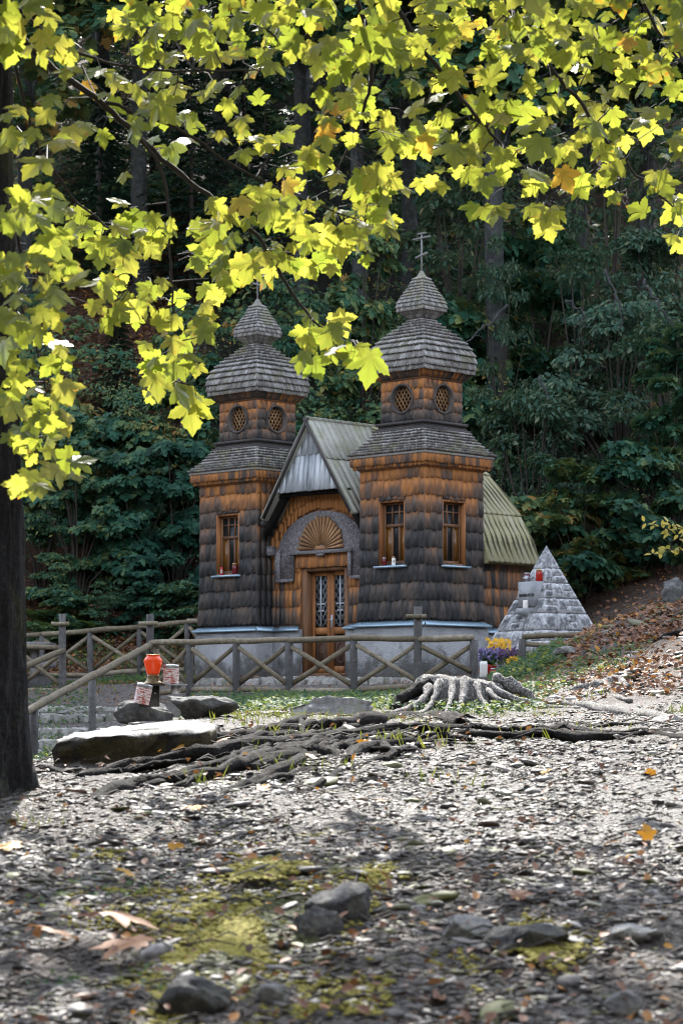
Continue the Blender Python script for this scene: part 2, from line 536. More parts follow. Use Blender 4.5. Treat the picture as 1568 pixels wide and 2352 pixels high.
_S += [(60, 1762, 30), (200, 1745, 30), (320, 1700, 30), (480, 1632, 30), (784, 1616, 30), (1040, 1645, 24.8), (1040, 1622, 27), (1040, 1606, 29), (1250, 1616, 27), (1568, 1575, 27), (2000, 1440, 27)]
_S += [(-200, 1760, 33), (60, 1738, 33), (200, 1715, 33.5), (300, 1690, 34), (-200, 1620, 38.5), (60, 1622, 38.2), (200, 1624, 38.2), (330, 1622, 38.2)]
_S += [(450, 1603, 37.5), (664, 1599, 37.6), (812, 1600, 37), (958, 1590, 36.6), (1088, 1570, 36.6), (600, 1605, 34), (900, 1605, 33), (1088, 1585, 32)]
_S += [(1160, 1564, 35), (1200, 1531, 34.5), (1280, 1490, 34), (1400, 1432, 33.5), (1568, 1388, 33), (1800, 1330, 33), (2200, 1200, 33)]
_S += [(1250, 1545, 31), (1350, 1500, 31), (1500, 1460, 31), (1568, 1440, 30.5), (1380, 1560, 28)]
_S += [(1160, 1540, 40), (1260, 1520, 40), (1400, 1478, 39.5), (1568, 1440, 39), (2000, 1370, 39)]
_S += [(-300, 1580, 43), (60, 1582, 43), (250, 1575, 43.5), (420, 1572, 43), (600, 1566, 43), (784, 1560, 43), (972, 1556, 43), (1150, 1540, 43), (1300, 1500, 43), (1500, 1400, 44), (1900, 1330, 44)]
_S += [(-300, 1545, 48), (60, 1556, 48.2), (210, 1556, 48.2), (430, 1548, 47.5), (600, 1552, 47.5), (784, 1550, 48), (1000, 1540, 48), (1200, 1520, 47.5), (1400, 1430, 47), (1568, 1350, 48)]
_SZ = [(60, 51.5, 1.45), (300, 52, 1.75), (500, 51, 1.3), (784, 51.5, .95), (950, 51, 1.0), (1150, 50.5, 1.1), (1350, 50, 2.3), (1568, 50, 3.0), (-400, 51, 1.5), (2200, 48, 4.0)]
for X in (-800, 0, 400, 800, 1200, 1568, 2400):
    e = 1.2 if X > 1300 else 0
    _SZ += [(X, 56, 4.4 + e), (X, 62, 8.2 + e), (X, 70, 13.5 + e), (X, 90, 26), (X, 130, 46), (X, 190, 70)]
_SZ += [(X, 1.0, -1.1) for X in (-9000, 784, 9000)] + [(X, 3.5, -.95) for X in (-1500, 784, 3000)]
_pts = [((X - CX) * d / F, d, (HY - Y) * d / F) for X, Y, d in _S] + [((X - CX) * d / F, d, z) for X, d, z in _SZ]
_pts += [(-6, -6, -1.2), (6, -6, -1.2), (0, -7, -1.2), (-30, 10, -1.4), (30, 10, .4), (-40, 40, .4), (40, 40, 4.0), (-60, 80, 20), (60, 80, 22), (-120, 130, 46), (120, 130, 46)]
_pts = np.array(_pts)


def _warp(x, y):
    return np.stack([np.asarray(x) / (np.asarray(y) + 9.0) * 42.0, 15.0 * np.log((np.asarray(y) + 9.5) / 9.5)], -1)


_W = _warp(_pts[:, 0], _pts[:, 1])
_c2 = .35 ** 2


def _phi(a, b):
    return np.sqrt(((a[:, None, :] - b[None, :, :]) ** 2).sum(-1) + _c2)


_A = _phi(_W, _W)
_coef = np.linalg.solve(_A + np.eye(len(_A)) * -.02, _pts[:, 2])


def tz(x, y):
    x = np.atleast_1d(np.asarray(x, float)); y = np.atleast_1d(np.asarray(y, float))
    sh = x.shape
    w = _warp(x.ravel(), y.ravel())
    z = np.concatenate([_phi(w[i:i + 20000], _W) @ _coef for i in range(0, len(w), 20000)])
    z = z.reshape(sh)
    hill = np.clip((y - 49) / 8, 0, 1)
    z = z + hill * (.55 * fbm(x * .35, y * .35, 3, 5))
    return z


def hit(X, Y, d0=4.5, d1=130):
    """the point of the ground seen in direction (X, Y)"""
    d = d0 * (d1 / d0) ** np.linspace(0, 1, 700)
    g = (HY - Y) * d / F - tz((X - CX) * d / F, d)
    k = np.argmax(g < 0)
    if g[k] >= 0: k = len(d) - 1
    dd = d[k]
    if k > 0:
        t = g[k - 1] / (g[k - 1] - g[k] + 1e-9); dd = d[k - 1] + (d[k] - d[k - 1]) * t
    return np.array([(X - CX) * dd / F, dd, float(tz((X - CX) * dd / F, dd)[0])])


def zones(x, y):
    """R litter, G moss and grass, B gravel"""
    X = CX + F * x / np.maximum(y, 1); z0 = tz(x, y)
    hill = np.clip((y - 48.6) / 2, 0, 1)
    n = fbm(x * .8, y * .5, 4, 21)
    mound = np.clip((X - 1180) / 150, 0, 1) * np.clip((y - 25) / 3, 0, 1)
    hl = np.clip((520 - X) / 120, .18, 1)
    R = np.clip(hill * hl + mound * .45, 0, 1)
    ring = np.clip(1 - np.abs(y - 33) / 5, 0, 1) * np.clip((1150 - X) / 100, 0, 1) * np.clip((X - 380) / 60, 0, 1)
    strip = np.clip(1 - np.abs(y - 46.3) / 1.6, 0, 1) * np.clip((470 - X) / 60, 0, 1)
    fore = np.exp(-(((X - 600 - (y - 7.2) * 110) / 190) ** 2)) * np.exp(-(((y - 7.2) / 1.3) ** 2))
    fore2 = np.exp(-(((X - 500) / 500) ** 2)) * np.exp(-(((y - 15.5) / 1.2) ** 2)) * .5
    G = np.clip(ring * .75 + strip * .9 + fore * .95 + fore2 + .25 * np.clip((y - 24) / 4, 0, 1) * (1 - hill), 0, 1)
    path = np.clip((y - 37.5) / 1, 0, 1) * np.clip((45.5 - y) / 1, 0, 1)
    B = np.clip(.72 + .6 * n - .5 * ring, 0, 1)
    B = B * np.clip((y - 5.5) / 5, .35, 1)
    B = np.maximum(B, path * .9) * (1 - R)
    B = np.minimum(B, .80)
    sand = np.exp(-((np.maximum(0, 1050 - X) / 260) ** 2)) * np.exp(-(((y - 10.0) / 1.7) ** 2)) * (1 + .8 * n)
    B = np.maximum(B, np.clip(1.15 * sand, 0, 1) * (1 - R))
    left = np.clip((420 - X) / 250, 0, 1) * np.clip((15 - y) / 3, 0, 1)
    B = B * (1 - .6 * left)
    G = G * (1 - .7 * path * (1 - strip))
    return R, G, B


def build_ground():
    ny = 640
    s = np.linspace(0, 1, ny)
    # rows: dense from 5 m to 20 m
    key_s = [0, .04, .42, .62, .80, 1.0]
    key_y = [-8.6, 4.6, 11.5, 24, 52, 190]
    y = np.interp(s, key_s, key_y)
    k = np.ones(9) / 9
    y[4:-4] = np.convolve(y, k, 'valid')
    a = np.concatenate([-np.geomspace(2.6, .125, 26)[:-1], np.linspace(-.125, .125, 330), np.geomspace(.125, 2.6, 26)[1:]])
    A, Yg = np.meshgrid(a, y)
    Xg = A * (Yg + 9)
    Z = tz(Xg, Yg)
    fine = np.clip((26 - Yg) / 10, 0, 1) * np.clip((Yg - 2) / 2, 0, 1)
    Z = Z + fine * (.05 * fbm(Xg * 1.6, Yg * 1.0, 3, 31) + .028 * fbm(Xg * 7, Yg * 4.5, 3, 41) + .016 * np.abs(fbm(Xg * 24, Yg * 15, 2, 51)))
    mid = np.clip((Yg - 22) / 6, 0, 1) * np.clip((48 - Yg) / 2, 0, 1)
    X2 = CX + F * Xg / np.maximum(Yg, 1)
    md = np.clip((X2 - 1150) / 150, 0, 1)
    Z = Z + mid * (.03 + .09 * md) * fbm(Xg * 2.4, Yg * 1.6, 4, 61)
    nx = len(a)
    V = np.stack([Xg, Yg, Z], -1).reshape(-1, 3)
    i = np.arange((ny - 1) * (nx - 1)); r = i // (nx - 1); c = i % (nx - 1)
    q = r * nx + c
    loops = np.stack([q, q + 1, q + nx + 1, q + nx], -1).ravel()
    R, G, B = zones(Xg, Yg)
    col = np.stack([R, G, B], -1).reshape(-1, 3)
    me = arrays_to_mesh('ground', V, loops, np.full(len(i), 4), col, True)
    me.materials.append(MT['ground'])
    o = bpy.data.objects.new('ground', me); link(o)
    o['kind'] = 'structure'


build_ground()


# ------------------------------------------------------------------ leaf tools
def frames(nrm, tip):
    n = nrm / np.linalg.norm(nrm, axis=1, keepdims=True)
    t = tip - n * (tip * n).sum(1, keepdims=True)
    t /= (np.linalg.norm(t, axis=1, keepdims=True) + 1e-9)
    x = np.cross(t, n)
    return np.stack([x, t, n], -1)              # columns: width, tip, normal


def scatter_mesh(name, tv, tf, pos, R, size, col, bend=None):
    """N copies of a small template merged into one mesh; tf = list of polygons; col N x 3 (or N x k x 3)"""
    tv = np.asarray(tv, float); k = len(tv); N = len(pos)
    loc = tv[None] * (size[:, None, None] if size.ndim == 1 else size[:, None, :])
    V = np.einsum('nij,nkj->nki', R, loc) + pos[:, None, :]
    base = (np.arange(N) * k)
    lp = np.concatenate([np.array(f) for f in tf]); tt = np.array([len(f) for f in tf])
    loops = (base[:, None] + lp[None]).ravel(); tot = np.tile(tt, N)
    if col.ndim == 2: col = np.repeat(col[:, None, :], k, 1)
    return arrays_to_mesh(name, V.reshape(-1, 3), loops, tot, col.reshape(-1, 3))


_half = [(.10, -.12), (.26, -.17), (.31, -.07), (.44, -.02), (.38, .07), (.34, .12), (.47, .16), (.53, .24), (.66, .30), (.70, .42), (.78, .55), (.64, .56),
         (.56, .60), (.46, .55), (.38, .58), (.27, .48), (.30, .62), (.38, .70), (.30, .78), (.28, .88), (.16, .92), (.10, 1.02)]


def maple_hi():
    out = [(0, -.03)] + _half + [(0, 1.15)] + [(-x, y) for x, y in reversed(_half)]
    V = [(0, .12, 0)]; B = [1.0]
    veins = [(0, 1.15), (.78, .55), (-.78, .55), (.44, -.02), (-.44, -.02)]
    # one inner ring for the folds along the midribs
    for fr in (.55, 1.0):
        for x, y in out:
            x2, y2 = x * fr, .12 + (y - .12) * fr
            ang = math.atan2(x2, y2 - .0)
            dv = min(abs(ang - math.atan2(a, b)) for a, b in veins)
            r = math.hypot(x2, y2)
            z = .16 * r * min(dv, .35) - .10 * r * r - .05 * abs(x2)
            V.append((x2, y2, z)); B.append(max(0, 1 - dv / .09) * (1 - .5 * r))
    n = len(out)
    Fc = []
    for i in range(n):
        j = (i + 1) % n
        Fc.append((0, 1 + j, 1 + i))
        Fc.append((1 + i, 1 + j, 1 + n + j, 1 + n + i))
    return np.array(V), Fc, np.array(B)


_mh = [(.28, -.15), (.44, .0), (.33, .12), (.76, .5), (.27, .48), (.33, .78)]
MAPLE_LO = (np.array([(0, -.02, 0)] + [(x, y, -.12 * abs(x)) for x, y in _mh] + [(0, 1.1, -.15)] + [(-x, y, -.12 * abs(x)) for x, y in reversed(_mh)]), [tuple(range(14))])
OVATE = (np.array([(0, 0, 0), (.24, .3, .05), (.2, .65, .04), (0, 1, -.06), (-.2, .65, .04), (-.24, .3, .05)]), [(0, 1, 2, 3), (0, 3, 4, 5)])
LANCE = (np.array([(0, 0, 0), (.12, .35, .03), (0, 1, -.08), (-.12, .35, .03)]), [(0, 1, 2), (0, 2, 3)])
BLADE = (np.array([(-.02, 0, 0), (.02, 0, 0), (.014, .6, .06), (0, 1, .22), (-.014, .6, .06)]), [(0, 1, 2, 4), (4, 2, 3)])


def rnd(n, a=-1, b=1): return rng.uniform(a, b, n)


def unit(v): return v / (np.linalg.norm(v, axis=-1, keepdims=True) + 1e-9)


def clump_leaves(centers, radii, per, up=.7, out=.6, toward=.35, size=(.12, .2), squash=.6):
    """leaf positions on the upper shells of clumps, normals up and outward"""
    C = np.repeat(centers, per, 0); Rr = np.repeat(radii, per)
    d = unit(rng.normal(size=(len(C), 3)))
    d[:, 2] = np.abs(d[:, 2]) * 1.0 - .35
    d = unit(d)
    r = Rr * rng.uniform(.35, 1.0, len(C)) ** .5
    pos = C + d * r[:, None] * np.array([1, 1, squash])
    nrm = d * out + np.array([0, 0, up]) + np.array([0, -toward, 0]) + rng.normal(size=d.shape) * .38
    tip = d * np.array([1, 1, .2]) + np.array([0, 0, -.35]) + rng.normal(size=d.shape) * .5
    return pos, frames(nrm, tip), rng.uniform(size[0], size[1], len(C))
# ------------------------------------------------------------------ chapel
# local axes: u along the front to the right, v into the building, z up (world height)
ANG = math.atan2(.695, .7193)
O2 = np.array([1.479, 43.0])
chapel = empty('chapel', (O2[0], O2[1], 0), -ANG, 'small wooden chapel with two shingled onion towers behind the log fence', 'chapel')


def L2W(u, v, z):
    c, s = math.cos(-ANG), math.sin(-ANG)
    return np.array([O2[0] + u * c - v * s, O2[1] + u * s + v * c, z])


def shingles(mb, Q, N, length, courses, wid, e0=.004, e1=.03, th=.016, overlap=.05, rnd_bot=True, jit=.012, pieces=None, weather=None,
             ext=0.0, push=None, arc=5, gap=.006, liftm=.008):
    """Q(s, h) -> point for s metres from the left end and height parameter h; N(s, h) outward normal;
    length(h) gives the width of the face at h; courses = [(h_top, h_bot), ...]"""
    for ci, (ht, hb) in enumerate(courses):
        W = length((ht + hb) / 2)
        plist = pieces(ht, hb, W) if pieces else [(-ext, W + ext, ht, hb)]
        for (a, b, zt, zb) in plist:
            if b - a < .02: continue
            n = max(1, int(round((b - a) / wid)))
            edges = np.linspace(a, b, n + 1)
            edges[1:-1] += np.array([random.uniform(-.12, .12) for _ in range(n - 1)]) * (b - a) / n
            for i in range(n):
                sa, sb = edges[i] + gap * .5, edges[i + 1] - gap * .5
                if sb - sa < .01: continue
                d = random.uniform(-jit, jit); lift = random.uniform(0, liftm)
                hw = (sb - sa) / 2; sc = (sa + sb) / 2
                H = abs(zt - zb); sg = 1 if zt > zb else -1
                zb2 = zb + d * sg
                fw = lambda s, h: s / W * length(h)        # faces may taper
                ztop = zt + overlap * sg
                pts = []; offs = []; bb = []
                k = .5 if rnd_bot else .12
                r = hw * (k if rnd_bot is not True else .85)
                r = min(r, H * .8)
                for fr in (0, .5):
                    h = ztop + (zb2 + r * sg - ztop) * fr
                    pts.append((sb, h)); bb.append(fr * .8)
                if rnd_bot:
                    for j in range(arc + 1):
                        ph = pi * j / arc
                        pts.append((sc + hw * math.cos(ph), zb2 + r * sg * (1 - math.sin(ph)))); bb.append(.8 + .2 * math.sin(ph))
                else:
                    pts.append((sb, zb2 + random.uniform(-.006, .006) * sg)); bb.append(1)
                    pts.append((sa, zb2 + random.uniform(-.006, .006) * sg)); bb.append(1)
                for fr in (.5, 0):
                    h = ztop + (zb2 + r * sg - ztop) * fr
                    pts.append((sa, h)); bb.append(fr * .8)
                if push:
                    q = [push(s, h) for s, h in pts]
                    if all(m for _, m in q): continue
                    pts = [p for p, _ in q]
                Rn = random.random()
                V = []; C = []
                for (s, h), bl in zip(pts, bb):
                    f = (ztop - h) / (ztop - zb2 + 1e-9)
                    p = Q(fw(s, h), h); nn = N(s, h)
                    V.append(p + nn * (e0 + (e1 - e0) * f + lift)); C.append((Rn, weather(s / W, h, Rn) if weather else .5, bl))
                m = len(V)
                VB = [v - N(s, h) * th for v, (s, h) in zip(V, pts)]
                Fc = [tuple(range(m - 1, -1, -1))] + [(j, (j + 1) % m, m + (j + 1) % m, m + j) for j in range(m - 1)]
                mb.add(V + VB, Fc, C + [(q_[0] - 1.1, q_[1] + .7, 1.0) for q_ in C])  # edges and backs tinted dark as end grain, painting shadow lines under the courses


KE = [np.array(e, float) for e in ((1, 0, 0), (0, 1, 0), (-1, 0, 0), (0, -1, 0))]
KN = [np.array(e, float) for e in ((0, -1, 0), (1, 0, 0), (0, 1, 0), (-1, 0, 0))]


def square_loft(mb, c, prof, col=(.5, .5, .5), cap=True):
    V = []; Fc = []
    for z, h in prof:
        V += [(c[0] - h, c[1] - h, z), (c[0] + h, c[1] - h, z), (c[0] + h, c[1] + h, z), (c[0] - h, c[1] + h, z)]
    for i in range(len(prof) - 1):
        for k in range(4):
            k2 = (k + 1) % 4
            Fc.append((i * 4 + k, i * 4 + k2, i * 4 + 4 + k2, i * 4 + 4 + k))
    if cap:
        Fc.append((3, 2, 1, 0)); n = (len(prof) - 1) * 4
        Fc.append((n, n + 1, n + 2, n + 3))
    mb.add(V, Fc, col)


def shingled_square(mb, c, prof, courses_z, wid, wide_wall=None, weather=None, rnd_bot=True, e1=.03, jit=.012, faces=(0, 1, 2, 3), pieces=None, push=None, ext=.02, overlap=.05, th=.016, liftm=.008):
    """prof: [(z, half width)] from top to bottom; one shingled skin on four sides"""
    zs = np.array([p[0] for p in prof]); hs = np.array([p[1] for p in prof])
    # arc length parameter along the profile, from the top; heights for vertical walls
    arc = np.concatenate([[0], np.cumsum(np.hypot(np.diff(zs), np.diff(hs)))])
    tz_ = lambda t: np.interp(t, arc, zs); th_ = lambda t: np.interp(t, arc, hs)

    def nrm(t):
        e = .01
        dz = tz_(min(t + e, arc[-1])) - tz_(max(t - e, 0)); dh = th_(min(t + e, arc[-1])) - th_(max(t - e, 0))
        L = math.hypot(dz, dh) + 1e-9
        return -dz / L, dh / L          # outward, up components
    cs = [np.interp(z, zs[::-1], arc[::-1]) if wide_wall is None else z for z in courses_z]
    crs = [(cs[i], cs[i + 1]) for i in range(len(cs) - 1)]
    for k in faces:
        def Q(s, t, k=k):
            h = th_(t)
            return np.array([c[0], c[1], tz_(t)]) + KN[k] * h + KE[k] * (s - h)

        def N(s, t, k=k):
            o, u = nrm(t)
            return KN[k] * o + np.array([0, 0, u])
        shingles(mb, Q, N, lambda t: 2 * th_(t), crs, wid, pieces=(lambda a, b, W, k=k: pieces(k, a, b, W, tz_)) if pieces else None,
                 weather=(lambda s, t, r: weather(k, s, tz_(t), r)) if weather else None, rnd_bot=rnd_bot, e1=e1, jit=jit, overlap=overlap, th=th,
                 push=(lambda s, t, k=k: push(k, s, t, tz_, arc)) if push else None, ext=ext, liftm=liftm)


Z0 = .62
WIN = {0: (.29, .70), 1: (.295, .70)}           # window openings on the front and outer faces (fraction of the face)
WZ = (2.67, 3.85)
CZ = [4.52, 4.21, 3.90, 3.59, 3.28, 2.97, 2.66, 2.35, 2.03, 1.69]
tower_weather = lambda k, s, z, r: float(np.clip((4.45 - z) / 1.15, 0, 1) * (.96 if k == 0 else .88) + .10 * math.sin(s * 7 + z * 3))


def tower(uc, vc, windows, nm):
    c = np.array([uc, vc])
    prof = [(4.55, .775), (2.4, .782), (1.64, .815)]
    hz = lambda z: float(np.interp(z, [1.64, 2.4, 4.55], [.815, .782, .775]))

    def pcs(k, a, b, W, tzf):
        zt, zb = tzf(a), tzf(b)
        if k not in windows: return [(-.02, W + .02, a, b)]
        f0, f1 = WIN[k]; A, B = f0 * W, f1 * W
        if zb >= WZ[1] - .02 or zt <= WZ[0] + .05: return [(-.02, W + .02, a, b)]
        out = [(-.02, A, a, b), (B, W + .02, a, b)]
        if zt > WZ[1] + .02: out.append((A, B, a, b - (WZ[1] - zb) if zb < WZ[1] else b))
        if zb < WZ[0] - .02: out.append((A, B, a + (zt - WZ[0]), b))
        return out
    mb = MB()
    # solid core with openings: core faces are 4 mm behind the shingles, window bays are left open
    shingled_square(mb, c, prof, CZ, .142, weather=tower_weather, pieces=pcs, jit=.016)
    root = mb.build('tower', MT['wall'], chapel)
    core = MB()
    for k in range(4):
        e, n = KE[k], KN[k]
        h = .772
        def q(s, z, ins=0.0): return np.array([c[0], c[1], z]) + n * (h - ins) + e * s
        def quad(s0, s1, za, zb): core.add([q(s0, za), q(s1, za), q(s1, zb), q(s0, zb)], [(0, 1, 2, 3)], (.6, .9, .5))
        if k in windows:
            A, B = (WIN[k][0] * 2 - 1) * h, (WIN[k][1] * 2 - 1) * h
            quad(-h, A, 1.62, 4.6); quad(B, h, 1.62, 4.6); quad(A, B, 1.62, WZ[0]); quad(A, B, WZ[1], 4.6)
        else:
            quad(-h, h, 1.62, 4.6)
    core.build('wall_core', MT['trim_dark'], root)
    # windows
    for k in windows:
        e, n = KE[k], KN[k]
        A, B = (WIN[k][0] * 2 - 1) * .79, (WIN[k][1] * 2 - 1) * .79
        base = np.array([c[0], c[1], 0.0])

        def box3(mbx, s0, s1, z0, z1, d0, d1, col=(.5, .5, .5)):
            pts = []
            for z in (z0, z1):
                for s, d in ((s0, d0), (s1, d0), (s1, d1), (s0, d1)):
                    pts.append(base + e * s + n * d + np.array([0, 0, z]))
            mbx.add(pts, [(0, 1, 2, 3), (7, 6, 5, 4), (0, 4, 5, 1), (1, 5, 6, 2), (2, 6, 7, 3), (3, 7, 4, 0)], col)
        fr = MB()
        J = .035
        for (s0, s1, z0, z1) in ((A, A + J, WZ[0], WZ[1]), (B - J, B, WZ[0], WZ[1]), (A + J, B - J, WZ[1] - J, WZ[1]), (A + J, B - J, WZ[0], WZ[0] + .02)):
            box3(fr, s0, s1, z0, z1, .60, .79, (random.random(), .5, .5))
        w = fr.build('window', MT['orange'], chapel)
        fr = MB()
        # sash: stiles, mullions and bars of the six-light casement
        Z1, Zm1, Zm2 = WZ[0] + .02, 3.40, 3.64
        a2, b2 = A + J, B - J
        ww = b2 - a2
        st = .045
        for (s0, s1, z0, z1) in ((a2, a2 + st, Z1, WZ[1] - J), (b2 - st, b2, Z1, WZ[1] - J), (a2 + st, b2 - st, Z1, Z1 + .07), (a2 + st, b2 - st, WZ[1] - J - .04, WZ[1] - J),
                                 (a2 + st, b2 - st, Zm1 - .03, Zm1 + .03)):
            box3(fr, s0, s1, z0, z1, .655, .70, (random.random(), .5, .5))
        for f in (.36, .66):
            m = a2 + ww * f
            box3(fr, m - .02, m + .02, Z1 + .07, Zm1 - .03, .66, .695, (random.random(), .5, .5))
            box3(fr, m - .014, m + .014, Zm1 + .03, WZ[1] - J - .04, .66, .692, (random.random(), .5, .5))
        box3(fr, a2 + st, b2 - st, Zm2 - .013, Zm2 + .013, .663, .690, (random.random(), .5, .5))
        fr.build('sash', MT['sash'], w)
        g = MB(); box3(g, a2 + .01, b2 - .01, Z1, WZ[1] - J, .668, .675)
        g.build('pane', MT['glass'], w)
        cu = MB()
        for f0, f1 in ((0.0, .36), (.66, 1.0)):
            box3(cu, a2 + ww * f0 + .025, a2 + ww * f1 - .022, Z1 + .05, Zm1 - .02, .6765, .679)
        cu.build('curtain', MT['amber'], w)
        sl = MB(); box3(sl, A - .045, B + .045, WZ[0] - .035, WZ[0] - .002, .655, .885)
        sl.build('window_sill', MT['metal'], w)
    # cornice of hanging shingles, eaves and skirt roof
    co = MB()
    square_loft(co, c, [(4.40, .80), (4.60, .865)], (.5, .2, .5))
    shingled_square(co, c, [(4.66, .885), (4.40, .86)], [4.62, 4.43], .10, weather=lambda k, s, z, r: -.05 + .3 * r, e1=.028, jit=.006)
    shingled_square(co, c, [(4.70, .915), (4.40, .895)], [4.66, 4.485], .10, weather=lambda k, s, z, r: .0 + .3 * r, e1=.03, jit=.008)
    co.build('cornice', MT['wall'], root)
    rf = MB()
    rp = [(5.12, .585), (4.966, .668), (4.803, .80), (4.67, .945)]
    square_loft(rf, c, [(4.64, .945)] + rp[::-1], (.5, .5, .5))
    zz = list(np.interp(np.linspace(0, 1, 9), np.linspace(0, 1, 4), [p[0] for p in rp]))
    shingled_square(rf, c, rp, zz, .085, rnd_bot=.3, e1=.075, jit=.005, overlap=.03, ext=.035, liftm=.004, th=.046)
    rf.build('skirt_roof', MT['shake'], root)
    # belfry
    bf = MB()
    R0, ZC = .262, 5.70

    def push(k, s, t, tzf, arc):
        if k > 1: return (s, t), False
        z = tzf(t); x = s - .506 - (.0)
        dz = z - ZC; r = math.hypot(x, dz)
        if r < R0:
            f = R0 / (r + 1e-6)
            return (.506 + x * f, t - (dz * f - dz)), True
        return (s, t), False
    bp = [(6.06, .502), (5.28, .506)]
    shingled_square(bf, c, bp, [6.06, 5.86, 5.665, 5.475, 5.285],   .135, weather=lambda k, s, z, r: float(np.clip((6.02 - z) * 1.3, .12, .95)) * .75 + .12, push=push, jit=.008)
    bo = bf.build('belfry', MT['wall'], root)
    cb = MB()
    for k in range(4):
        e, n = KE[k], KN[k]
        def q(s, z, d=.497): return np.array([c[0], c[1], z]) + n * d + e * s
        h = .497
        if k > 1:
            cb.add([q(-h, 5.24), q(h, 5.24), q(h, 6.08), q(-h, 6.08)], [(0, 1, 2, 3)])
        else:
            m = 32; V = []; Fc = []
            for i in range(m):
                a = 2 * pi * i / m
                x, zz2 = math.cos(a), math.sin(a)
                f = min(h / (abs(x) + 1e-9), .42 / (abs(zz2) + 1e-9))
                V += [q(R0 * x, ZC + R0 * zz2), q(f * x, 5.66 + f * zz2)]
            for i in range(m):
                j = (i + 1) % m
                Fc.append((2 * i, 2 * i + 1, 2 * j + 1, 2 * j))
            cb.add(V, Fc)
    cb.build('belfry_core', MT['trim_dark'], root)
    for k in (0, 1):
        e, n = KE[k], KN[k]
        rg = MB(); m = 36
        def ringpt(r, a, d): return np.array([c[0], c[1], ZC]) + n * d + e * (r * math.cos(a)) + np.array([0, 0, r * math.sin(a)])
        V = []; Fc = []
        secs = [(R0 + .012, .50), (R0 + .012, .552), (R0 - .022, .552), (R0 - .022, .42)]
        for i in range(m):
            V += [ringpt(r, 2 * pi * i / m, d) for r, d in secs]
        for i in range(m):
            j = (i + 1) % m
            for w in range(3):
                Fc.append((4 * i + w, 4 * j + w, 4 * j + w + 1, 4 * i + w + 1))
        rg.add(V, Fc, (.6, .75, .6))
        ro = rg.build('round_window', MT['wall'], chapel)
        lt = MB(); RL = R0 - .024
        for sgn, dd in ((1, .448), (-1, .458)):
            for off in np.arange(-.22, .23, .073):
                hl = math.sqrt(max(RL ** 2 - off ** 2, 0))
                if hl < .03: continue
                ax = (e * 1 + np.array([0, 0, sgn * 1.5])); ax /= np.linalg.norm(ax)
                pr = np.cross(ax, n)
                ctr = np.array([c[0], c[1], ZC]) + n * dd + pr * off
                p0, p1 = ctr - ax * hl, ctr + ax * hl
                w = pr * .011; t = n * .008
                lt.prism([p0 - w - t, p1 - w - t, p1 + w - t, p0 + w - t], n * .014, (random.random(), .5, .5))
        lt.build('lattice', MT['lattice'], ro)
    bd = MB()
    square_loft(bd, c, [(5.235, .60), (5.285, .60)]); square_loft(bd, c, [(5.19, .56), (5.235, .56)]); square_loft(bd, c, [(5.11, .635), (5.155, .635)]); square_loft(bd, c, [(5.155, .585), (5.19, .585)])
    bd.build('batten', MT['trim_dark'], root)
    # big dome
    dm = MB()
    dp = [(7.19, .135), (7.12, .175), (7.04, .26), (6.96, .345), (6.876, .43), (6.77, .525), (6.66, .605), (6.55, .655), (6.44, .677), (6.30, .672), (6.19, .645)]
    square_loft(dm, c, [(6.175, .60)] + [(z, h - .012) for z, h in dp[::-1]], (.5, .5, .4))
    zc = [7.19, 7.13, 7.07, 7.01, 6.945, 6.875, 6.80, 6.71, 6.61, 6.50, 6.385, 6.275, 6.165]
    shingled_square(dm, c, dp, zc, .075, rnd_bot=.3, e1=.072, jit=.004, overlap=.02, ext=.03, liftm=.003, th=.048)
    dm.build('dome', MT['shake'], root)
    sf = MB()
    square_loft(sf, c, [(6.03, .512), (6.06, .53), (6.175, .625), (6.19, .60)], (.5, .18, .3))
    shingled_square(sf, c, [(6.20, .645), (6.06, .545)], [6.20, 6.075], .075, rnd_bot=False, weather=lambda k, s, z, r: .28 + .3 * r, e1=.012, jit=.004)
    square_loft(sf, c, [(6.045, .545), (6.075, .545)], (.5, .4, .5))
    sf.build('soffit', MT['wall'], root)
    # small dome
    sd = MB()
    sp = [(8.0, .012), (7.90, .115), (7.76, .168), (7.62, .243), (7.50, .302), (7.42, .316), (7.33, .30)]
    square_loft(sd, c, [(7.15, .14), (7.20, .14), (7.32, .265)] + [(z, max(h - .01, .006)) for z, h in sp[::-1]], (.4, .6, .5))
    zc = [7.985, 7.90, 7.84, 7.78, 7.72, 7.66, 7.60, 7.54, 7.475, 7.405, 7.325]
    shingled_square(sd, c, sp, zc, .05, rnd_bot=.3, e1=.044, jit=.003, overlap=.015, ext=.014, th=.030, liftm=.002)
    shingled_square(sd, c, [(7.335, .295), (7.20, .15)], [7.335, 7.27, 7.20], .055, rnd_bot=False, e1=.012, jit=.004, th=.008)
    square_loft(sd, c, [(7.91, .125), (7.99, .06), (8.09, .016)], (.1, .5, .5))
    sd.build('finial_dome', MT['shake'], root)
    # double-barred cross
    cr = MB()
    cr.tube([(uc, vc, 8.0), (uc, vc, 8.78)], .017, 8)
    tilt = .045 if nm else -.03
    cr.prism([(uc - .20, vc - .02, 8.665), (uc + .20, vc - .02, 8.675), (uc + .20, vc - .02, 8.703), (uc - .20, vc - .02, 8.693)], (0, .04, 0))
    cr.prism([(uc - .135, vc - .021, 8.35 + tilt), (uc + .135, vc - .021, 8.35 - tilt), (uc + .135, vc - .021, 8.385 - tilt), (uc - .135, vc - .021, 8.385 + tilt)], (0, .042, 0))
    cr.prism([(uc - .1, vc - .019, 8.755), (uc + .1, vc - .019, 8.755), (uc + .1, vc - .019, 8.78), (uc - .1, vc - .019, 8.78)], (0, .038, 0))
    cr.build('cross', MT['cross'], root)


tower(-.79, .79, (0, 1), 0)
tower(-5.09, .79, (0,), 1)

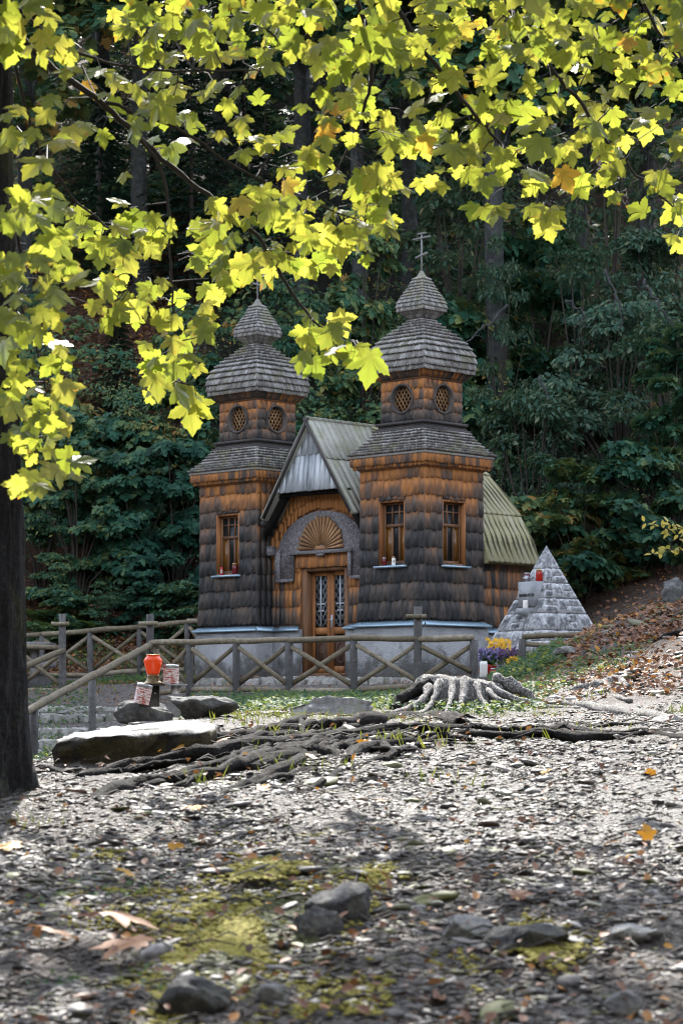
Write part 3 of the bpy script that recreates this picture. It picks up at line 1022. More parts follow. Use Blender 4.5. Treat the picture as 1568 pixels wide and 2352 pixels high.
# ---- plinth with zinc flashing
pl = MB()
VF = .415


def poly_prism(mb, pts, z0, z1, col=(.5, .5, .5)):
    mb.prism([(u, v, z0) for u, v in pts], (0, 0, z1 - z0), col)


def tw_plinth(mb, uc):
    h = .86
    # finely divided faces so the render coat can be uneven
    square_loft(mb, (uc, .79), [(Z0 - .5, h + .01), (1.60, h)])


tw_plinth(pl, -.79); tw_plinth(pl, -5.09)
poly_prism(pl, [(-4.27, VF - .06), (-3.50, VF - .06), (-3.50, 1.4), (-4.27, 1.4)], Z0 - .5, 1.598)
poly_prism(pl, [(-2.30, VF - .06), (-1.62, VF - .06), (-1.62, 1.4), (-2.30, 1.4)], Z0 - .5, 1.598)
NAVE = [(-.15, 1.62), (-.15, 2.9), (-1.4, 4.2), (-4.45, 4.2), (-5.7, 2.9), (-5.7, 1.62)]
nc = np.mean(NAVE, 0)
poly_prism(pl, [tuple(nc + (np.array(p) - nc) * 1.025) for p in NAVE], Z0 - .5, 1.50)
pl.build('plinth', MT['plinth'], chapel)


def flash(mb, a, b, out, zin, zout, wid=.09):
    """sheet strip from a to b, sloping outward, with standing seams"""
    a = np.array(a); b = np.array(b); out = np.array(out, float)
    d = b - a; L = np.linalg.norm(d); d /= L
    p = lambda s, o, z: np.array([*(a + d * s + out * o), z])
    mb.prism([p(0, 0, zin), p(L, 0, zin), p(L + .10, .115, zout), p(-.10, .115, zout)], (0, 0, .006))
    mb.prism([p(-.10, .115, zout - .03), p(L + .10, .115, zout - .03), p(L + .10, .115, zout + .004), p(-.10, .115, zout + .004)], (out[0] * .006, out[1] * .006, 0))
    n = max(2, int(L / wid))
    for i in range(1, n):
        s = L * i / n
        mb.prism([p(s - .006, .0, zin + .006), p(s + .006, .0, zin + .006), p(s + .006, .112, zout + .006), p(s - .006, .112, zout + .006)], (0, 0, .012))


fl = MB()
for uc in (-.79, -5.09):
    h = .80
    flash(fl, (uc - h, .79 - h), (uc + h, .79 - h), (0, -1), 1.675, 1.605)
    flash(fl, (uc + h, .79 - h), (uc + h, .79 + h), (1, 0), 1.675, 1.605)
    flash(fl, (uc - h, .79 + h), (uc - h, .79 - h), (-1, 0), 1.675, 1.605)
flash(fl, (-4.10, VF), (-3.58, VF), (0, -1), 1.67, 1.602)
flash(fl, (-2.22, VF), (-1.75, VF), (0, -1), 1.67, 1.602)
for i in range(len(NAVE) - 1):
    a, b = np.array(NAVE[i]), np.array(NAVE[i + 1])
    d = (b - a) / np.linalg.norm(b - a)
    flash(fl, a + d * .08, b - d * .08, (d[1], -d[0]), 1.58, 1.51)
fl.build('flashing', MT['metal'], chapel)

# ---- front wall between the towers
GA = (-2.9, 2.93)
arch = lambda u, a, b: GA[1] + b * math.sqrt(max(0, 1 - ((u - GA[0]) / a) ** 2))
gable = lambda u: 5.46 - 1.52 * abs(u - GA[0])
fw_ = MB()
wy = VF + .02
fw_.prism([(-4.3, wy, 1.55), (-3.5, wy, 1.55), (-3.5, wy, 2.76), (-2.3, wy, 2.76), (-2.3, wy, 1.55), (-1.55, wy, 1.55), (-1.55, wy, 3.45), (-2.9, wy, 5.40), (-4.3, wy, 3.40)], (0, .1, 0), (.4, .35, .4))
QF = lambda s, h: np.array([-4.32 + s, VF + .012, h])
NF = lambda s, h: np.array([0, -1., 0])
fz = [2.97, 2.66, 2.35, 2.03, 1.69]
shingles(fw_, QF, NF, lambda h: 2.8, [(fz[i], fz[i + 1]) for i in range(4)], .112,
         pieces=lambda a, b, W: [(0, .79, a, b), (2.05, 2.80, a, b)],
         weather=lambda s, h, r: float(np.clip((2.6 - h) * .55 + (.28 if s < .13 else 0), 0, 1)) + .1 * r)
shingles(fw_, QF, NF, lambda h: 2.8, [(3.02, 2.75)], .085, pieces=lambda a, b, W: [(.66, 2.10, a, b)], weather=lambda s, h, r: -.12 + .25 * r, e1=.05, jit=.008)
# hanging layers that follow the arch
for lay, (off, hgt) in enumerate(((.0, .42), (.20, .42), (.42, .40), (.64, .40))):
    u = -4.28
    while u < -1.58:
        wd = random.uniform(.085, .11)
        uc = u + wd / 2
        zb = arch(uc, 1.26, .93) + off - .02
        if abs(uc - GA[0]) > 1.2: zb = 2.93 + off + (abs(uc - GA[0]) - 1.2) * -1.2
        zt = min(zb + hgt, gable(uc) - .05)
        if zt - zb > .10:
            shingles(fw_, lambda s, h, u=u: np.array([u + s, VF + .008 - .022 * lay, h]), NF, lambda h, wd=wd: wd, [(zt, zb)], 1, overlap=0.0,
                     weather=lambda s, h, r: -.3 + .25 * r, e1=.04, jit=.03)
        u += wd
fw_.build('front_wall', MT['wall'], chapel)

# ---- bark tympanum with its sunburst
bp_ = MB()
yv = VF - .075
out = [(GA[0] + 1.2 * math.cos(a), GA[1] + .875 * math.sin(a)) for a in np.linspace(0, pi, 25)]
poly = [(-1.70, 2.53)] + out + [(-4.10, 2.53), (-3.66, 2.53), (-3.66, 3.02), (-2.14, 3.02), (-2.14, 2.53)]
poly = poly[::-1]
bp_.prism([(u, yv, z) for u, z in poly], (0, .055, 0))
for a, b in (((-3.70, 3.035), (-2.10, 3.035)),):
    bp_.box((a[0], yv - .045, a[1] - .03), (b[0], yv - .002, a[1] + .035))
bp_.box((-4.13, yv - .03, 2.50), (-3.99, yv - .002, 3.12)); bp_.box((-1.84, yv - .03, 2.50), (-1.70, yv - .002, 3.12))
bp_.box((-4.10, yv - .035, 2.50), (-3.66, yv - .003, 2.56)); bp_.box((-2.14, yv - .035, 2.50), (-1.70, yv - .003, 2.56))
bp_.box((-2.20, yv - .034, 2.56), (-2.12, yv - .001, 3.0))
bp_.prism([(-3.03, yv - .046, 3.004), (-2.98, yv - .046, 2.955), (-2.84, yv - .046, 2.955), (-2.79, yv - .046, 3.004)], (0, .045, 0))
bpo = bp_.build('arch_panel', MT['bark_panel'], chapel)
sb = MB(); sb2 = MB()
sc_ = (-2.9, 3.085)
NR = 19
for i in range(NR):
    a = pi * (i + .5) / NR
    half = pi / NR / 2 * .62
    r1 = .60 * random.uniform(.95, 1.05)
    tgt = sb if i % 2 == 0 else sb
    p = []
    for aa, r in ((a - half * .5, .10), (a - half, r1 - .02), (a - half * .4, r1 + .02), (a + half * .3, r1 - .012), (a + half, r1 + .015), (a + half * .5, .10)):
        p.append((sc_[0] - r * math.cos(aa), yv - .036, sc_[1] + r * math.sin(aa)))
    tgt.prism(p[::-1], (0, .03, 0), (random.random() * .8 + .2, .5, .5))
sb.prism([(-3.07, yv - .048, 3.075), (-3.0, yv - .048, 3.15), (-2.8, yv - .048, 3.15), (-2.73, yv - .048, 3.075)][::-1], (0, .04, 0), (.3, .5, .5))
sb.build('sunburst', MT['ray_light'], bpo)
for i in range(NR + 1):
    a = pi * i / NR; half = pi / NR / 2 * .26
    r1 = .57
    p = [(sc_[0] - r * math.cos(aa), yv - .018, sc_[1] + r * math.sin(aa)) for aa, r in ((a - half, .1), (a - half, r1), (a + half, r1), (a + half, .1))]
    sb2.prism(p[::-1], (0, .014, 0), (.3, .5, .5))
sb2.build('sunburst_gap', MT['brown'], bpo)
bx = MB(); bx.box((-4.245, VF - .22, 3.02), (-4.115, VF - .07, 3.17)); bx.box((-4.255, VF - .23, 3.17), (-4.105, VF - .07, 3.19))
bx.build('wall_box', MT['bark_panel'], chapel)

# ---- double door
DY = VF + .16
dj = MB()
for (u0, u1, z0, z1) in ((-3.50, -3.40, .76, 2.76), (-2.40, -2.30, .76, 2.76), (-3.40, -2.40, 2.69, 2.76)):
    dj.box((u0, VF + .015, z0), (u1, VF + .30, z1), (random.random(), .5, .5))
dj.box((-3.5, VF - .05, .70), (-2.3, VF + .30, .765), (.2, .5, .5))
dj.build('door_frame', MT['sash'], chapel)
for side, (u0, u1) in enumerate(((-3.40, -2.905), (-2.895, -2.40))):
    m = MB()
    sw = .085
    for (a, b, z0, z1, dd) in ((u0, u0 + sw, .77, 2.69, 0), (u1 - sw, u1, .77, 2.69, 0), (u0 + sw, u1 - sw, 2.60, 2.69, .002), (u0 + sw, u1 - sw, 1.50, 1.63, .002), (u0 + sw, u1 - sw, .77, .90, .002), (u0 + sw, u1 - sw, 1.40, 1.44, .0)):
        m.box((a, DY + dd, z0), (b, DY + .05, z1), (random.random(), .5, .5))
    d = m.build('door', MT['orange'], chapel)
    pn = MB()
    pn.box((u0 + sw, DY + .025, .90), (u1 - sw, DY + .045, 1.40), (.3, .5, .5))
    cu_, cz = (u0 + u1) / 2, 1.15
    for j in range(24):
        a0, a1 = 2 * pi * j / 24, 2 * pi * (j + 1) / 24
        pn.prism([(cu_ + r * .11 * math.cos(a), DY + .014, cz + r * .20 * math.sin(a)) for a, r in ((a0, .88), (a0, 1), (a1, 1), (a1, .88))][::-1], (0, .012, 0), (.6, .5, .5))
    pn.box((cu_ - .09, DY + .015, 1.14), (cu_ + .09, DY + .026, 1.165), (.6, .5, .5)); pn.box((cu_ - .012, DY + .015, 1.0), (cu_ + .012, DY + .0252, 1.3), (.6, .5, .5))
    pn.build('door_panel', MT['brown'], d)
    gl = MB(); gl.box((u0 + sw, DY + .034, 1.63), (u1 - sw, DY + .04, 2.60)); gl.build('pane', MT['glass'], d)
    gr = MB()
    a, b, z0, z1 = u0 + sw + .004, u1 - sw - .004, 1.64, 2.595
    W = b - a
    for sg, yy in ((1, DY + .012), (-1, DY + .019)):
        for q in np.arange(-1.6, 1.6, .165):
            # bar u = a + t, z = z0 + q + sg * 1.55 t
            seg = []
            for t in np.linspace(0, W, 40):
                z = (z0 + .3 + q + 1.55 * t) if sg > 0 else (z0 + .8 + q - 1.55 * t + .3)
                if z0 <= z <= z1: seg.append((a + t, z))
            if len(seg) > 2:
                p0, p1 = np.array([seg[0][0], yy, seg[0][1]]), np.array([seg[-1][0], yy, seg[-1][1]])
                w = np.array([.006, 0, -.004 * sg])
                gr.prism([p0 - w, p1 - w, p1 + w, p0 + w], (0, .006, 0))
    gr.build('grille', MT['iron'], d)
    gx = MB()
    um = (a + b) / 2
    gx.box((um - .014, DY - .004, z0), (um + .014, DY + .01, z1)); gx.box((um - .105, DY - .003, 2.06), (um + .105, DY + .009, 2.085)); gx.box((um - .075, DY - .003, 1.93), (um + .075, DY + .009, 1.955))
    gx.build('grille_cross', MT['grille'], d)
    if side:
        hd = MB(); hd.box((u0 + .02, DY - .012, 1.62), (u0 + .06, DY - .001, 1.86)); hd.tube([(u0 + .04, DY - .01, 1.76), (u0 + .04, DY - .06, 1.77), (u0 + .10, DY - .065, 1.765)], .011, 8)
        hd.build('handle', MT['grille'], d)

# ---- roof between the towers
rz = 5.54
mr = MB()
V0, V1 = -.07, 1.9
for sgn in (1, -1):
    e = np.array([0, 1., 0]) if sgn > 0 else np.array([0, -1., 0])
    top = np.array([GA[0], V0 if sgn > 0 else V1, rz])
    dn = np.array([sgn * .55, 0, -.835])
    nn = np.array([sgn * .835, 0, .55])
    Q = lambda s, t, top=top, e=e, dn=dn: top + e * s + dn * t
    shingles(mr, Q, lambda s, h, nn=nn: nn, lambda h: V1 - V0, [(.0, 1.0), (1.0, 2.24)], .15, e0=.0, e1=.02, overlap=0.0, th=.018, jit=.006, liftm=.001, gap=.003)
    a = top - nn * .03
    mr.add([a, a + e * (V1 - V0), a + e * (V1 - V0) + dn * 2.2, a + dn * 2.2, a - nn * .05, a + e * (V1 - V0) - nn * .05, a + e * (V1 - V0) + dn * 2.2 - nn * .05, a + dn * 2.2 - nn * .05],
           [(0, 1, 2, 3), (7, 6, 5, 4), (0, 3, 7, 4), (1, 5, 6, 2), (3, 2, 6, 7)], (.2, .5, .5))
mr.build('gable_roof', MT['board_green'], chapel)
gp = MB()
# half-hip panel of silver boards
ap = np.array([GA[0], .10, 5.44]); b0 = np.array([-3.775, -.05, 4.16]); b1 = np.array([-2.02, -.05, 4.16])
fn = np.cross(b1 - b0, ap - b0); fn /= np.linalg.norm(fn)
if fn[1] > 0: fn = -fn
gp.prism([ap + fn * -.03, b1 + fn * -.03, b0 + fn * -.03], -fn * .03, (.2, .5, .5))
cuts = [(0.0, .47), (.47, 1.0)]
for lo, hi in cuts:
    n = 5 if lo == 0 else 12
    fr = np.linspace(0, 1, n + 1); fr[1:-1] += [random.uniform(-.015, .015) for _ in range(n - 1)]
    for i in range(n):
        a, b = fr[i], fr[i + 1]
        at = lambda f, t: ap + ((b0 + (b1 - b0) * f) - ap) * t
        # boards stand vertically on the slope, cut by the verges
        ua, ub = at(a, hi), at(b, hi)
        def topz(p):                                   # climb straight up the slope until the verge or the course top
            f = (p[0] - ap[0]) / ((b1[0] - b0[0]) / 2 * 1.0)
            t = max(lo - .02, abs(f)) if lo > 0 else abs(f)
            t = min(t, hi)
            q = ap + ((b0 + b1) / 2 - ap) * t
            return np.array([p[0], q[1], q[2]])
        g = .008
        ua = ua + np.array([g, 0, 0]); ub = ub - np.array([g, 0, 0])
        mid = (ua + ub) / 2; r = (ub[0] - ua[0]) / 2
        down = ((b0 + b1) / 2 - ap); down /= np.linalg.norm(down)
        arcp = [mid + np.array([r * math.cos(t), 0, 0]) + down * (r * .45 * math.sin(t) - .02) for t in np.linspace(0, pi, 7)]
        face = arcp + [topz(ua), topz(mid), topz(ub)]
        off = fn * (.014 if lo == 0 else .0)
        gp.prism([q + off for q in face], -fn * .016, (random.random(), .5, .5))
gp.build('gable_panel', MT['board_grey'], chapel)
vg = MB()
for sgn in (1, -1):
    # verge board and dark soffit along the front edge, bark-covered log below
    dn = np.array([sgn * .55, 0, -.835]); nn = np.array([sgn * .835, 0, .55])
    a = np.array([GA[0], V0 - .03, rz]) - nn * .035; b = a + dn * 2.16
    vg.prism([a, b, b - nn * .05, a - nn * .05] if sgn < 0 else [a, a - nn * .05, b - nn * .05, b], (0, .045, 0), (.5, .5, .5))
vg.build('verge_board', MT['trim_dark'], chapel)
lg = MB()
for sgn in (1, -1):
    lg.tube([(GA[0] + sgn * .74, .20, 4.20), (GA[0] + sgn * 1.0, .16, 3.83), (GA[0] + sgn * 1.27, .13, 3.42)], [.085, .09, .082], 10, jit=.08)
lg.tube([(-3.85, .10, 4.11), (-3.4, .12, 4.135), (-2.9, .12, 4.145), (-2.4, .12, 4.135), (-1.95, .10, 4.11)], [.05, .06, .06, .06, .05], 8, jit=.08)
lg.build('verge_log', MT['root'], chapel, True)
gt = MB()
gt.tube([(-4.18, .03, 3.62), (-4.18, 1.2, 3.58)], .045, 8); gt.build('gutter', MT['trim_dark'], chapel, True)

# ---- nave behind the towers
nv = MB()
nv.prism([(u, v, 1.45) for u, v in NAVE], (0, 0, 1.6), (.5, .7, .5))
for i in range(len(NAVE) - 1):
    a, b = np.array(NAVE[i]), np.array(NAVE[i + 1])
    L = np.linalg.norm(b - a); d = (b - a) / L; no = np.array([d[1], -d[0], 0])
    cz = [2.95, 2.63, 2.31, 1.99, 1.60]
    shingles(nv, lambda s, h, a=a, d=d: np.array([*(a + d * s), h]), lambda s, h, no=no: no, lambda h, L=L: L, [(cz[j], cz[j + 1]) for j in range(4)], .12, ext=.02,
             weather=lambda s, h, r: .42 + .25 * r)
nv.build('nave_wall', MT['wall'], chapel)
nr = MB()
EV = [(.10, 1.62), (.10, 3.1), (-1.3, 4.6), (-4.5, 4.6), (-5.9, 3.1), (-5.9, 1.62)]
TP = [(-2.9, 1.62), (-2.9, 2.6), (-2.9, 2.6), (-2.9, 2.6), (-2.9, 2.6), (-2.9, 1.62)]
SS = [0, .063, .194, .39, .7, 1.0]; ZS = [2.78, 3.36, 3.974, 4.597, 5.18, 5.5]
for i in range(5):
    e0_, e1_ = np.array(EV[i]), np.array(EV[i + 1]); t0_, t1_ = np.array(TP[i]), np.array(TP[i + 1])
    def Qn(f, t):                                      # f 0..1 across, t 0..5 from the eave up in profile steps
        s = np.interp(t, range(6), SS); z = np.interp(t, range(6), ZS)
        a = e0_ + (t0_ - e0_) * s; b = e1_ + (t1_ - e1_) * s
        p = a + (b - a) * f
        return np.array([p[0], p[1], z])
    Lb = np.linalg.norm(e1_ - e0_)
    def Nn(f, t):
        e = .03
        du = Qn(min(f + .05, 1), t) - Qn(max(f - .05, 0), t); dt = Qn(f, min(t + e, 5)) - Qn(f, max(t - e, 0))
        n = np.cross(du, dt); l = np.linalg.norm(n)
        return n / l if l > 1e-9 else np.array([0, 0, 1.])
    shingles(nr, lambda s, h: Qn(s / Lb, h), lambda s, h: Nn(min(max(s / Lb, .02), .98), h), lambda h: Lb, [(5, 4), (4, 3), (3, 2), (2, 1), (1, 0)][0:0] + [(4.98, 3.9), (3.9, 2.85), (2.85, 1.55), (1.55, 0)], .15,
             e0=.0, e1=.022, overlap=.0, th=.02, jit=.006, liftm=.0, gap=.0005)
    for j in range(5):
        nr.add([Qn(0, j) - Nn(.5, j + .3) * .03, Qn(1, j) - Nn(.5, j + .3) * .03, Qn(1, j + 1) - Nn(.5, j + .3) * .03, Qn(0, j + 1) - Nn(.5, j + .3) * .03], [(0, 1, 2, 3)], (.2, .5, .5))
nr.add([(u, v, 2.76) for u, v in EV], [(5, 4, 3, 2, 1, 0)], (.1, .5, .5))
nr.add([(-5.9, 1.63, 2.77)] + [(-5.9 + 3 * s, 1.63, z - .03) for s, z in zip(SS, ZS)] + [(.1 - 3 * s, 1.63, z - .03) for s, z in list(zip(SS, ZS))[::-1]], [tuple(range(13))], (.1, .5, .5))
nr.build('nave_roof', MT['board_moss'], chapel)

# ---- stone landing before the door
ld = MB()


def rough_block(mb, lo, hi, n=(6, 3, 3), amp=.03, col=None, seed=0):
    """box with uneven faces"""
    lo = np.array(lo, float); hi = np.array(hi, float)
    V = {}; Fc = []; vs = []
    def vid(i, j, k):
        if (i, j, k) not in V:
            p = lo + (hi - lo) * np.array([i / n[0], j / n[1], k / n[2]])
            p = p + np.array([random.uniform(-amp, amp) for _ in range(3)])
            V[(i, j, k)] = len(vs); vs.append(p)
        return V[(i, j, k)]
    for i in range(n[0]):
        for j in range(n[1]):
            Fc.append((vid(i, j, n[2]), vid(i + 1, j, n[2]), vid(i + 1, j + 1, n[2]), vid(i, j + 1, n[2])))
            Fc.append((vid(i, j, 0), vid(i, j + 1, 0), vid(i + 1, j + 1, 0), vid(i + 1, j, 0)))
        for k in range(n[2]):
            Fc.append((vid(i, 0, k), vid(i + 1, 0, k), vid(i + 1, 0, k + 1), vid(i, 0, k + 1)))
            Fc.append((vid(i, n[1], k), vid(i, n[1], k + 1), vid(i + 1, n[1], k + 1), vid(i + 1, n[1], k)))
    for j in range(n[1]):
        for k in range(n[2]):
            Fc.append((vid(0, j, k), vid(0, j, k + 1), vid(0, j + 1, k + 1), vid(0, j + 1, k)))
            Fc.append((vid(n[0], j, k), vid(n[0], j + 1, k), vid(n[0], j + 1, k + 1), vid(n[0], j, k + 1)))
    mb.add(vs, Fc, col or (random.random(), .5, .5))


a0 = P(425, 1560, 42.2); a1 = P(955, 1560, 40.6)
N_ = 15
for i in range(N_):
    f0, f1 = (i + .03) / N_, (i + .97) / N_
    x0 = a0[0] + (a1[0] - a0[0]) * f0; x1 = a0[0] + (a1[0] - a0[0]) * f1
    y0 = a0[1] + (a1[1] - a0[1]) * (f0 + f1) / 2 + random.uniform(-.05, .05)
    zt = .60 + random.uniform(-.02, .02)
    rough_block(ld, (x0, y0, zt - .34), (x1, y0 + .55, zt), (5, 3, 2), .022)
for i in range(12):
    f0, f1 = (i + .02) / 12, (i + .98) / 12
    x0 = a0[0] + .2 + (a1[0] - a0[0]) * f0; x1 = a0[0] + .2 + (a1[0] - a0[0]) * f1
    y0 = a0[1] + (a1[1] - a0[1]) * (f0 + f1) / 2 + .57
    rough_block(ld, (x0, y0, .38), (x1, y0 + 1.0, .615 + random.uniform(-.012, .012)), (5, 4, 1), .016)
tag(ld.build('stone_landing', MT['step']), 'long low landing of pale rough stones before the chapel door', 'stone landing')
th = MB()
c0 = [L2W(u, v, 0) for u, v in ((-3.65, -.35), (-2.15, -.35), (-2.15, VF - .05), (-3.65, VF - .05))]
th.prism([(p[0], p[1], .40) for p in c0], (0, 0, .30), (.6, .5, .5))
tag(th.build('threshold_stone', MT['step']), 'single stone step under the double door of the chapel', 'step')
# ------------------------------------------------------------------ log fences
def log(mb, a, b, r, col=None):
    a = np.array(a); b = np.array(b)
    n = max(3, int(np.linalg.norm(b - a) / .35))
    pts = [a + (b - a) * i / n + np.array([0, 0, random.uniform(-.008, .008)]) for i in range(n + 1)]
    t0 = random.uniform(.92, 1.08); t1 = random.uniform(.88, 1.04)
    mb.tube(pts, [r * (t0 + (t1 - t0) * i / n) * random.uniform(.95, 1.05) for i in range(n + 1)], 12, col or (random.random(), .5, .5), jit=.03)
    ax = (b - a) / (np.linalg.norm(b - a) + 1e-9)
    for _ in range(int(np.linalg.norm(b - a) / .5)):       # knots and branch stubs
        f = random.uniform(.1, .9); q = a + (b - a) * f
        dv = np.cross(ax, np.array([random.gauss(0, 1), random.gauss(0, 1), random.gauss(0, 1)])); dv /= np.linalg.norm(dv) + 1e-9
        mb.tube([q + dv * r * .6, q + dv * r * 1.10], [r * .32, r * .2], 6, (0, .5, .5))


def one(name, mat, parent, a, b, r):
    m = MB(); log(m, a, b, r); return m.build(name, MT[mat], parent, True)


def run(name_label, posts, rails=True, braces=True, group='log fences around the forecourt', bottom=True, hi=.11, lo=.09, rr=.047, pr=.062, cat='fence'):
    """posts: (X, Y of rail, Y of foot, distance, Y of the top of a tall post or None)"""
    c = P(posts[0][0], posts[0][2], posts[0][3])
    root = empty('log_fence', tuple(c), 0, name_label, cat, group)
    W = lambda p: p - c
    top = [P(X, Yt, d) for X, Yt, Yb, d, t in posts]; ft = []
    for i, (X, Yt, Yb, d, t) in enumerate(posts):
        f = P(X, Yb, d); f[0] = top[i][0]
        f[2] = min(f[2], float(tz(f[0], f[1])[0]) + .02)
        ft.append(f)
        tp = top[i] + np.array([0, 0, -.03]) if t is None else P(X, t, d)
        one('post', 'post', root, W(f - np.array([0, 0, .15])), W(tp), pr)
        if t is not None:
            z = P(X, t + 23, d)[2]
            q = np.array([f[0], f[1] - pr - .02, z])
            dx = np.array([.16, 0, .004])
            one('crosspiece', 'rail', root, W(q - dx * 1.15), W(q + dx * .8), .035)
    for i in range(len(posts) - 1):
        a, b = top[i], top[i + 1]
        if rails:
            tall = posts[i + 1][4] is not None or posts[i][4] is not None
            fo = np.array([0, -.02, 0])
            one('rail', 'rail', root, W(a + fo), W(b + fo), rr)
        u = (b - a) / np.linalg.norm(b - a)
        if bottom:
            one('rail', 'rail', root, W(ft[i] + np.array([0, 0, lo]) + u * .04), W(ft[i + 1] + np.array([0, 0, lo]) - u * .04), rr * .95)
        if braces:
            for s, off in ((0, -.03), (1, .045)):
                h0, h1 = (a, ft[i + 1]) if s == 0 else (ft[i], b)
                p = (h0 - np.array([0, 0, hi])) if s == 0 else (h0 + np.array([0, 0, lo + .10]))
                q = (h1 + np.array([0, 0, lo + .10])) if s == 0 else (h1 - np.array([0, 0, hi]))
                w = u * .05 + np.array([0, off, 0]); w2 = -u * .05 + np.array([0, off, 0])
                one('brace', 'rail', root, W(p + w), W(q + w2), .04)
    return root


run('long log fence with four crossed bays in front of the chapel door and towers',
    [(345, 1476, 1592, 39.0, 1410), (436, 1475, 1590, 38.6, None), (543, 1472, 1597, 38.2, None), (664, 1470, 1599, 37.7, None), (812, 1466, 1600, 37.1, None), (959, 1467, 1590, 36.7, 1393), (1088, 1466, 1572, 36.6, None)])
run('log fence along the slope behind the forecourt, left of the left tower',
    [(-75, 1466, 1566, 48.6, None), (97, 1458, 1562, 48.4, None), (208, 1449, 1560, 48.1, None), (321, 1440, 1548, 47.8, None), (430, 1428, 1540, 47.4, None), (505, 1424, 1536, 47.2, None)], rr=.05)
run('short log fence left of the stair head, in front of the picnic table',
    [(-60, 1488, 1598, 42.6, None), (44, 1486, 1598, 42.6, None), (144, 1488, 1598, 42.0, 1410)])
run('short log fence half buried behind the leafy mound, before the pyramid',
    [(1199, 1462, 1536, 36.2, None), (1330, 1458, 1520, 36.4, None)], bottom=False)
# hand rails of the steps
for lab, (a, b), posts in (('sloping log handrail on posts along the near side of the stone steps', ((345, 1482, 38.9), (47, 1641, 29.6)), [(212, 1552, 1662, 34.6), (78, 1626, 1752, 30.4)]),
                           ('sloping log handrail on the far side of the steps, beside the maple trunk', ((146, 1494, 41.9), (-60, 1580, 36.0)), [(-30, 1570, 1690, 37.0)])):
    p0, p1 = P(*a), P(*b)
    r = empty('handrail', tuple(p1), 0, lab, 'handrail', 'handrails of the stone steps')
    one('rail', 'rail', r, p0 - p1, np.zeros(3), .052)
    for X, Yt, Yb, d in posts:
        t, f = P(X, Yt, d), P(X, Yb, d)
        f[2] = min(f[2], float(tz(f[0], f[1])[0]))
        t = t + np.array([0, .02, -.02])
        one('post', 'post', r, f - p1 - np.array([0, 0, .15]), t - p1, .06)

# ------------------------------------------------------------------ stone steps on the left
for k, (Y, d, lab) in enumerate(((1632, 37.6, 'topmost of the rough stone steps, mossy, below the gravel path'), (1653, 36.3, 'second rough stone step from the path, split into pale blocks'), (1686, 34.8, 'third rough stone step from the path, brownish'),
                                 (1712, 33.6, 'fourth stone step from the path, low and rubbly'), (1738, 32.4, 'lowest stone step, beside the mossy slab and maple trunk'))):
    a, b = P(40 if k < 2 else 55, Y, d), P(355 - 18 * k, Y, d)
    m = MB()
    n = random.choice((5, 6)) + 1
    e = np.linspace(0, 1, n + 1); e[1:-1] += [random.uniform(-.05, .05) for _ in range(n - 1)]
    zt = a[2] + (.07 if k else .05)
    for i in range(n):
        rough_block(m, (a[0] + (b[0] - a[0]) * e[i] + .008, d - .05 + random.uniform(-.05, .05), zt - .55), (a[0] + (b[0] - a[0]) * e[i + 1] - .008, d + 1.3, zt + random.uniform(-.02, .012)), (5, 6, 3), .022)
    tag(m.build('stone_step', MT['step']), lab, 'step', 'stone steps up to the forecourt')

# ------------------------------------------------------------------ picnic table behind the fence
pt = empty('picnic_table', tuple(P(70, 1588, 45.0)), 0, 'grey plank picnic table half hidden behind the short fence on the left', 'table')
c = P(70, 1588, 45.0)
W = lambda X, Y, d: P(X, Y, d) - c
for nm, (x0, x1, ya, yb, da, db) in (('tabletop', (-40, 113, 1474, 1483, 44.4, 45.6)), ('bench_seat', (-40, 127, 1521, 1533, 43.6, 44.0)), ('bench_seat', (-40, 110, 1518, 1528, 46.2, 46.6))):
    m = MB()
    p, q = W(x0, yb, da), W(x1, ya, da)
    n = 4 if nm == 'tabletop' else 1
    for i in range(n):
        y0 = da - 45 + (db - da) * i / n; y1 = da - 45 + (db - da) * (i + .94) / n
        m.box((p[0], y0, p[2]), (q[0], y1, q[2]), (random.random(), .5, .5))
    m.build(nm, MT['plank'], pt)
for x in (-20, 80):
    m = MB(); p = W(x, 1590, 44.9); q = W(x, 1482, 44.9)
    m.box((p[0] - .06, -.25, p[2] - .1), (p[0] + .06, .15, q[2] - .003)); m.build('leg', MT['plank'], pt)
m = MB(); p = W(85, 1560, 43.8); m.tube([(p[0] - .2, -1.1, p[2] - .1), (p[0] + .25, -1.1, p[2] - .1)], .19, 12); m.build('log_support', MT['post'], pt, True)

# ------------------------------------------------------------------ stone pyramid with its plaque
PD = 40.0
ap = P(1254, 1254, PD)
zb = P(1254, 1500, PD)[2]
PH = ap[2] - zb
PR = 1.045
th0 = rad(7.3)
pyr = empty('memorial_pyramid', (ap[0], ap[1], zb), -th0, 'stone block pyramid memorial with an inscribed plaque right of the chapel', 'memorial')
# local: corners on the axes; left face lies between -x and -y, right face between -y and +x


def pyr_face(k):
    A = [np.array([-PR, 0, 0]), np.array([0, -PR, 0]), np.array([PR, 0, 0]), np.array([0, PR, 0])]
    return A[k], A[(k + 1) % 4]


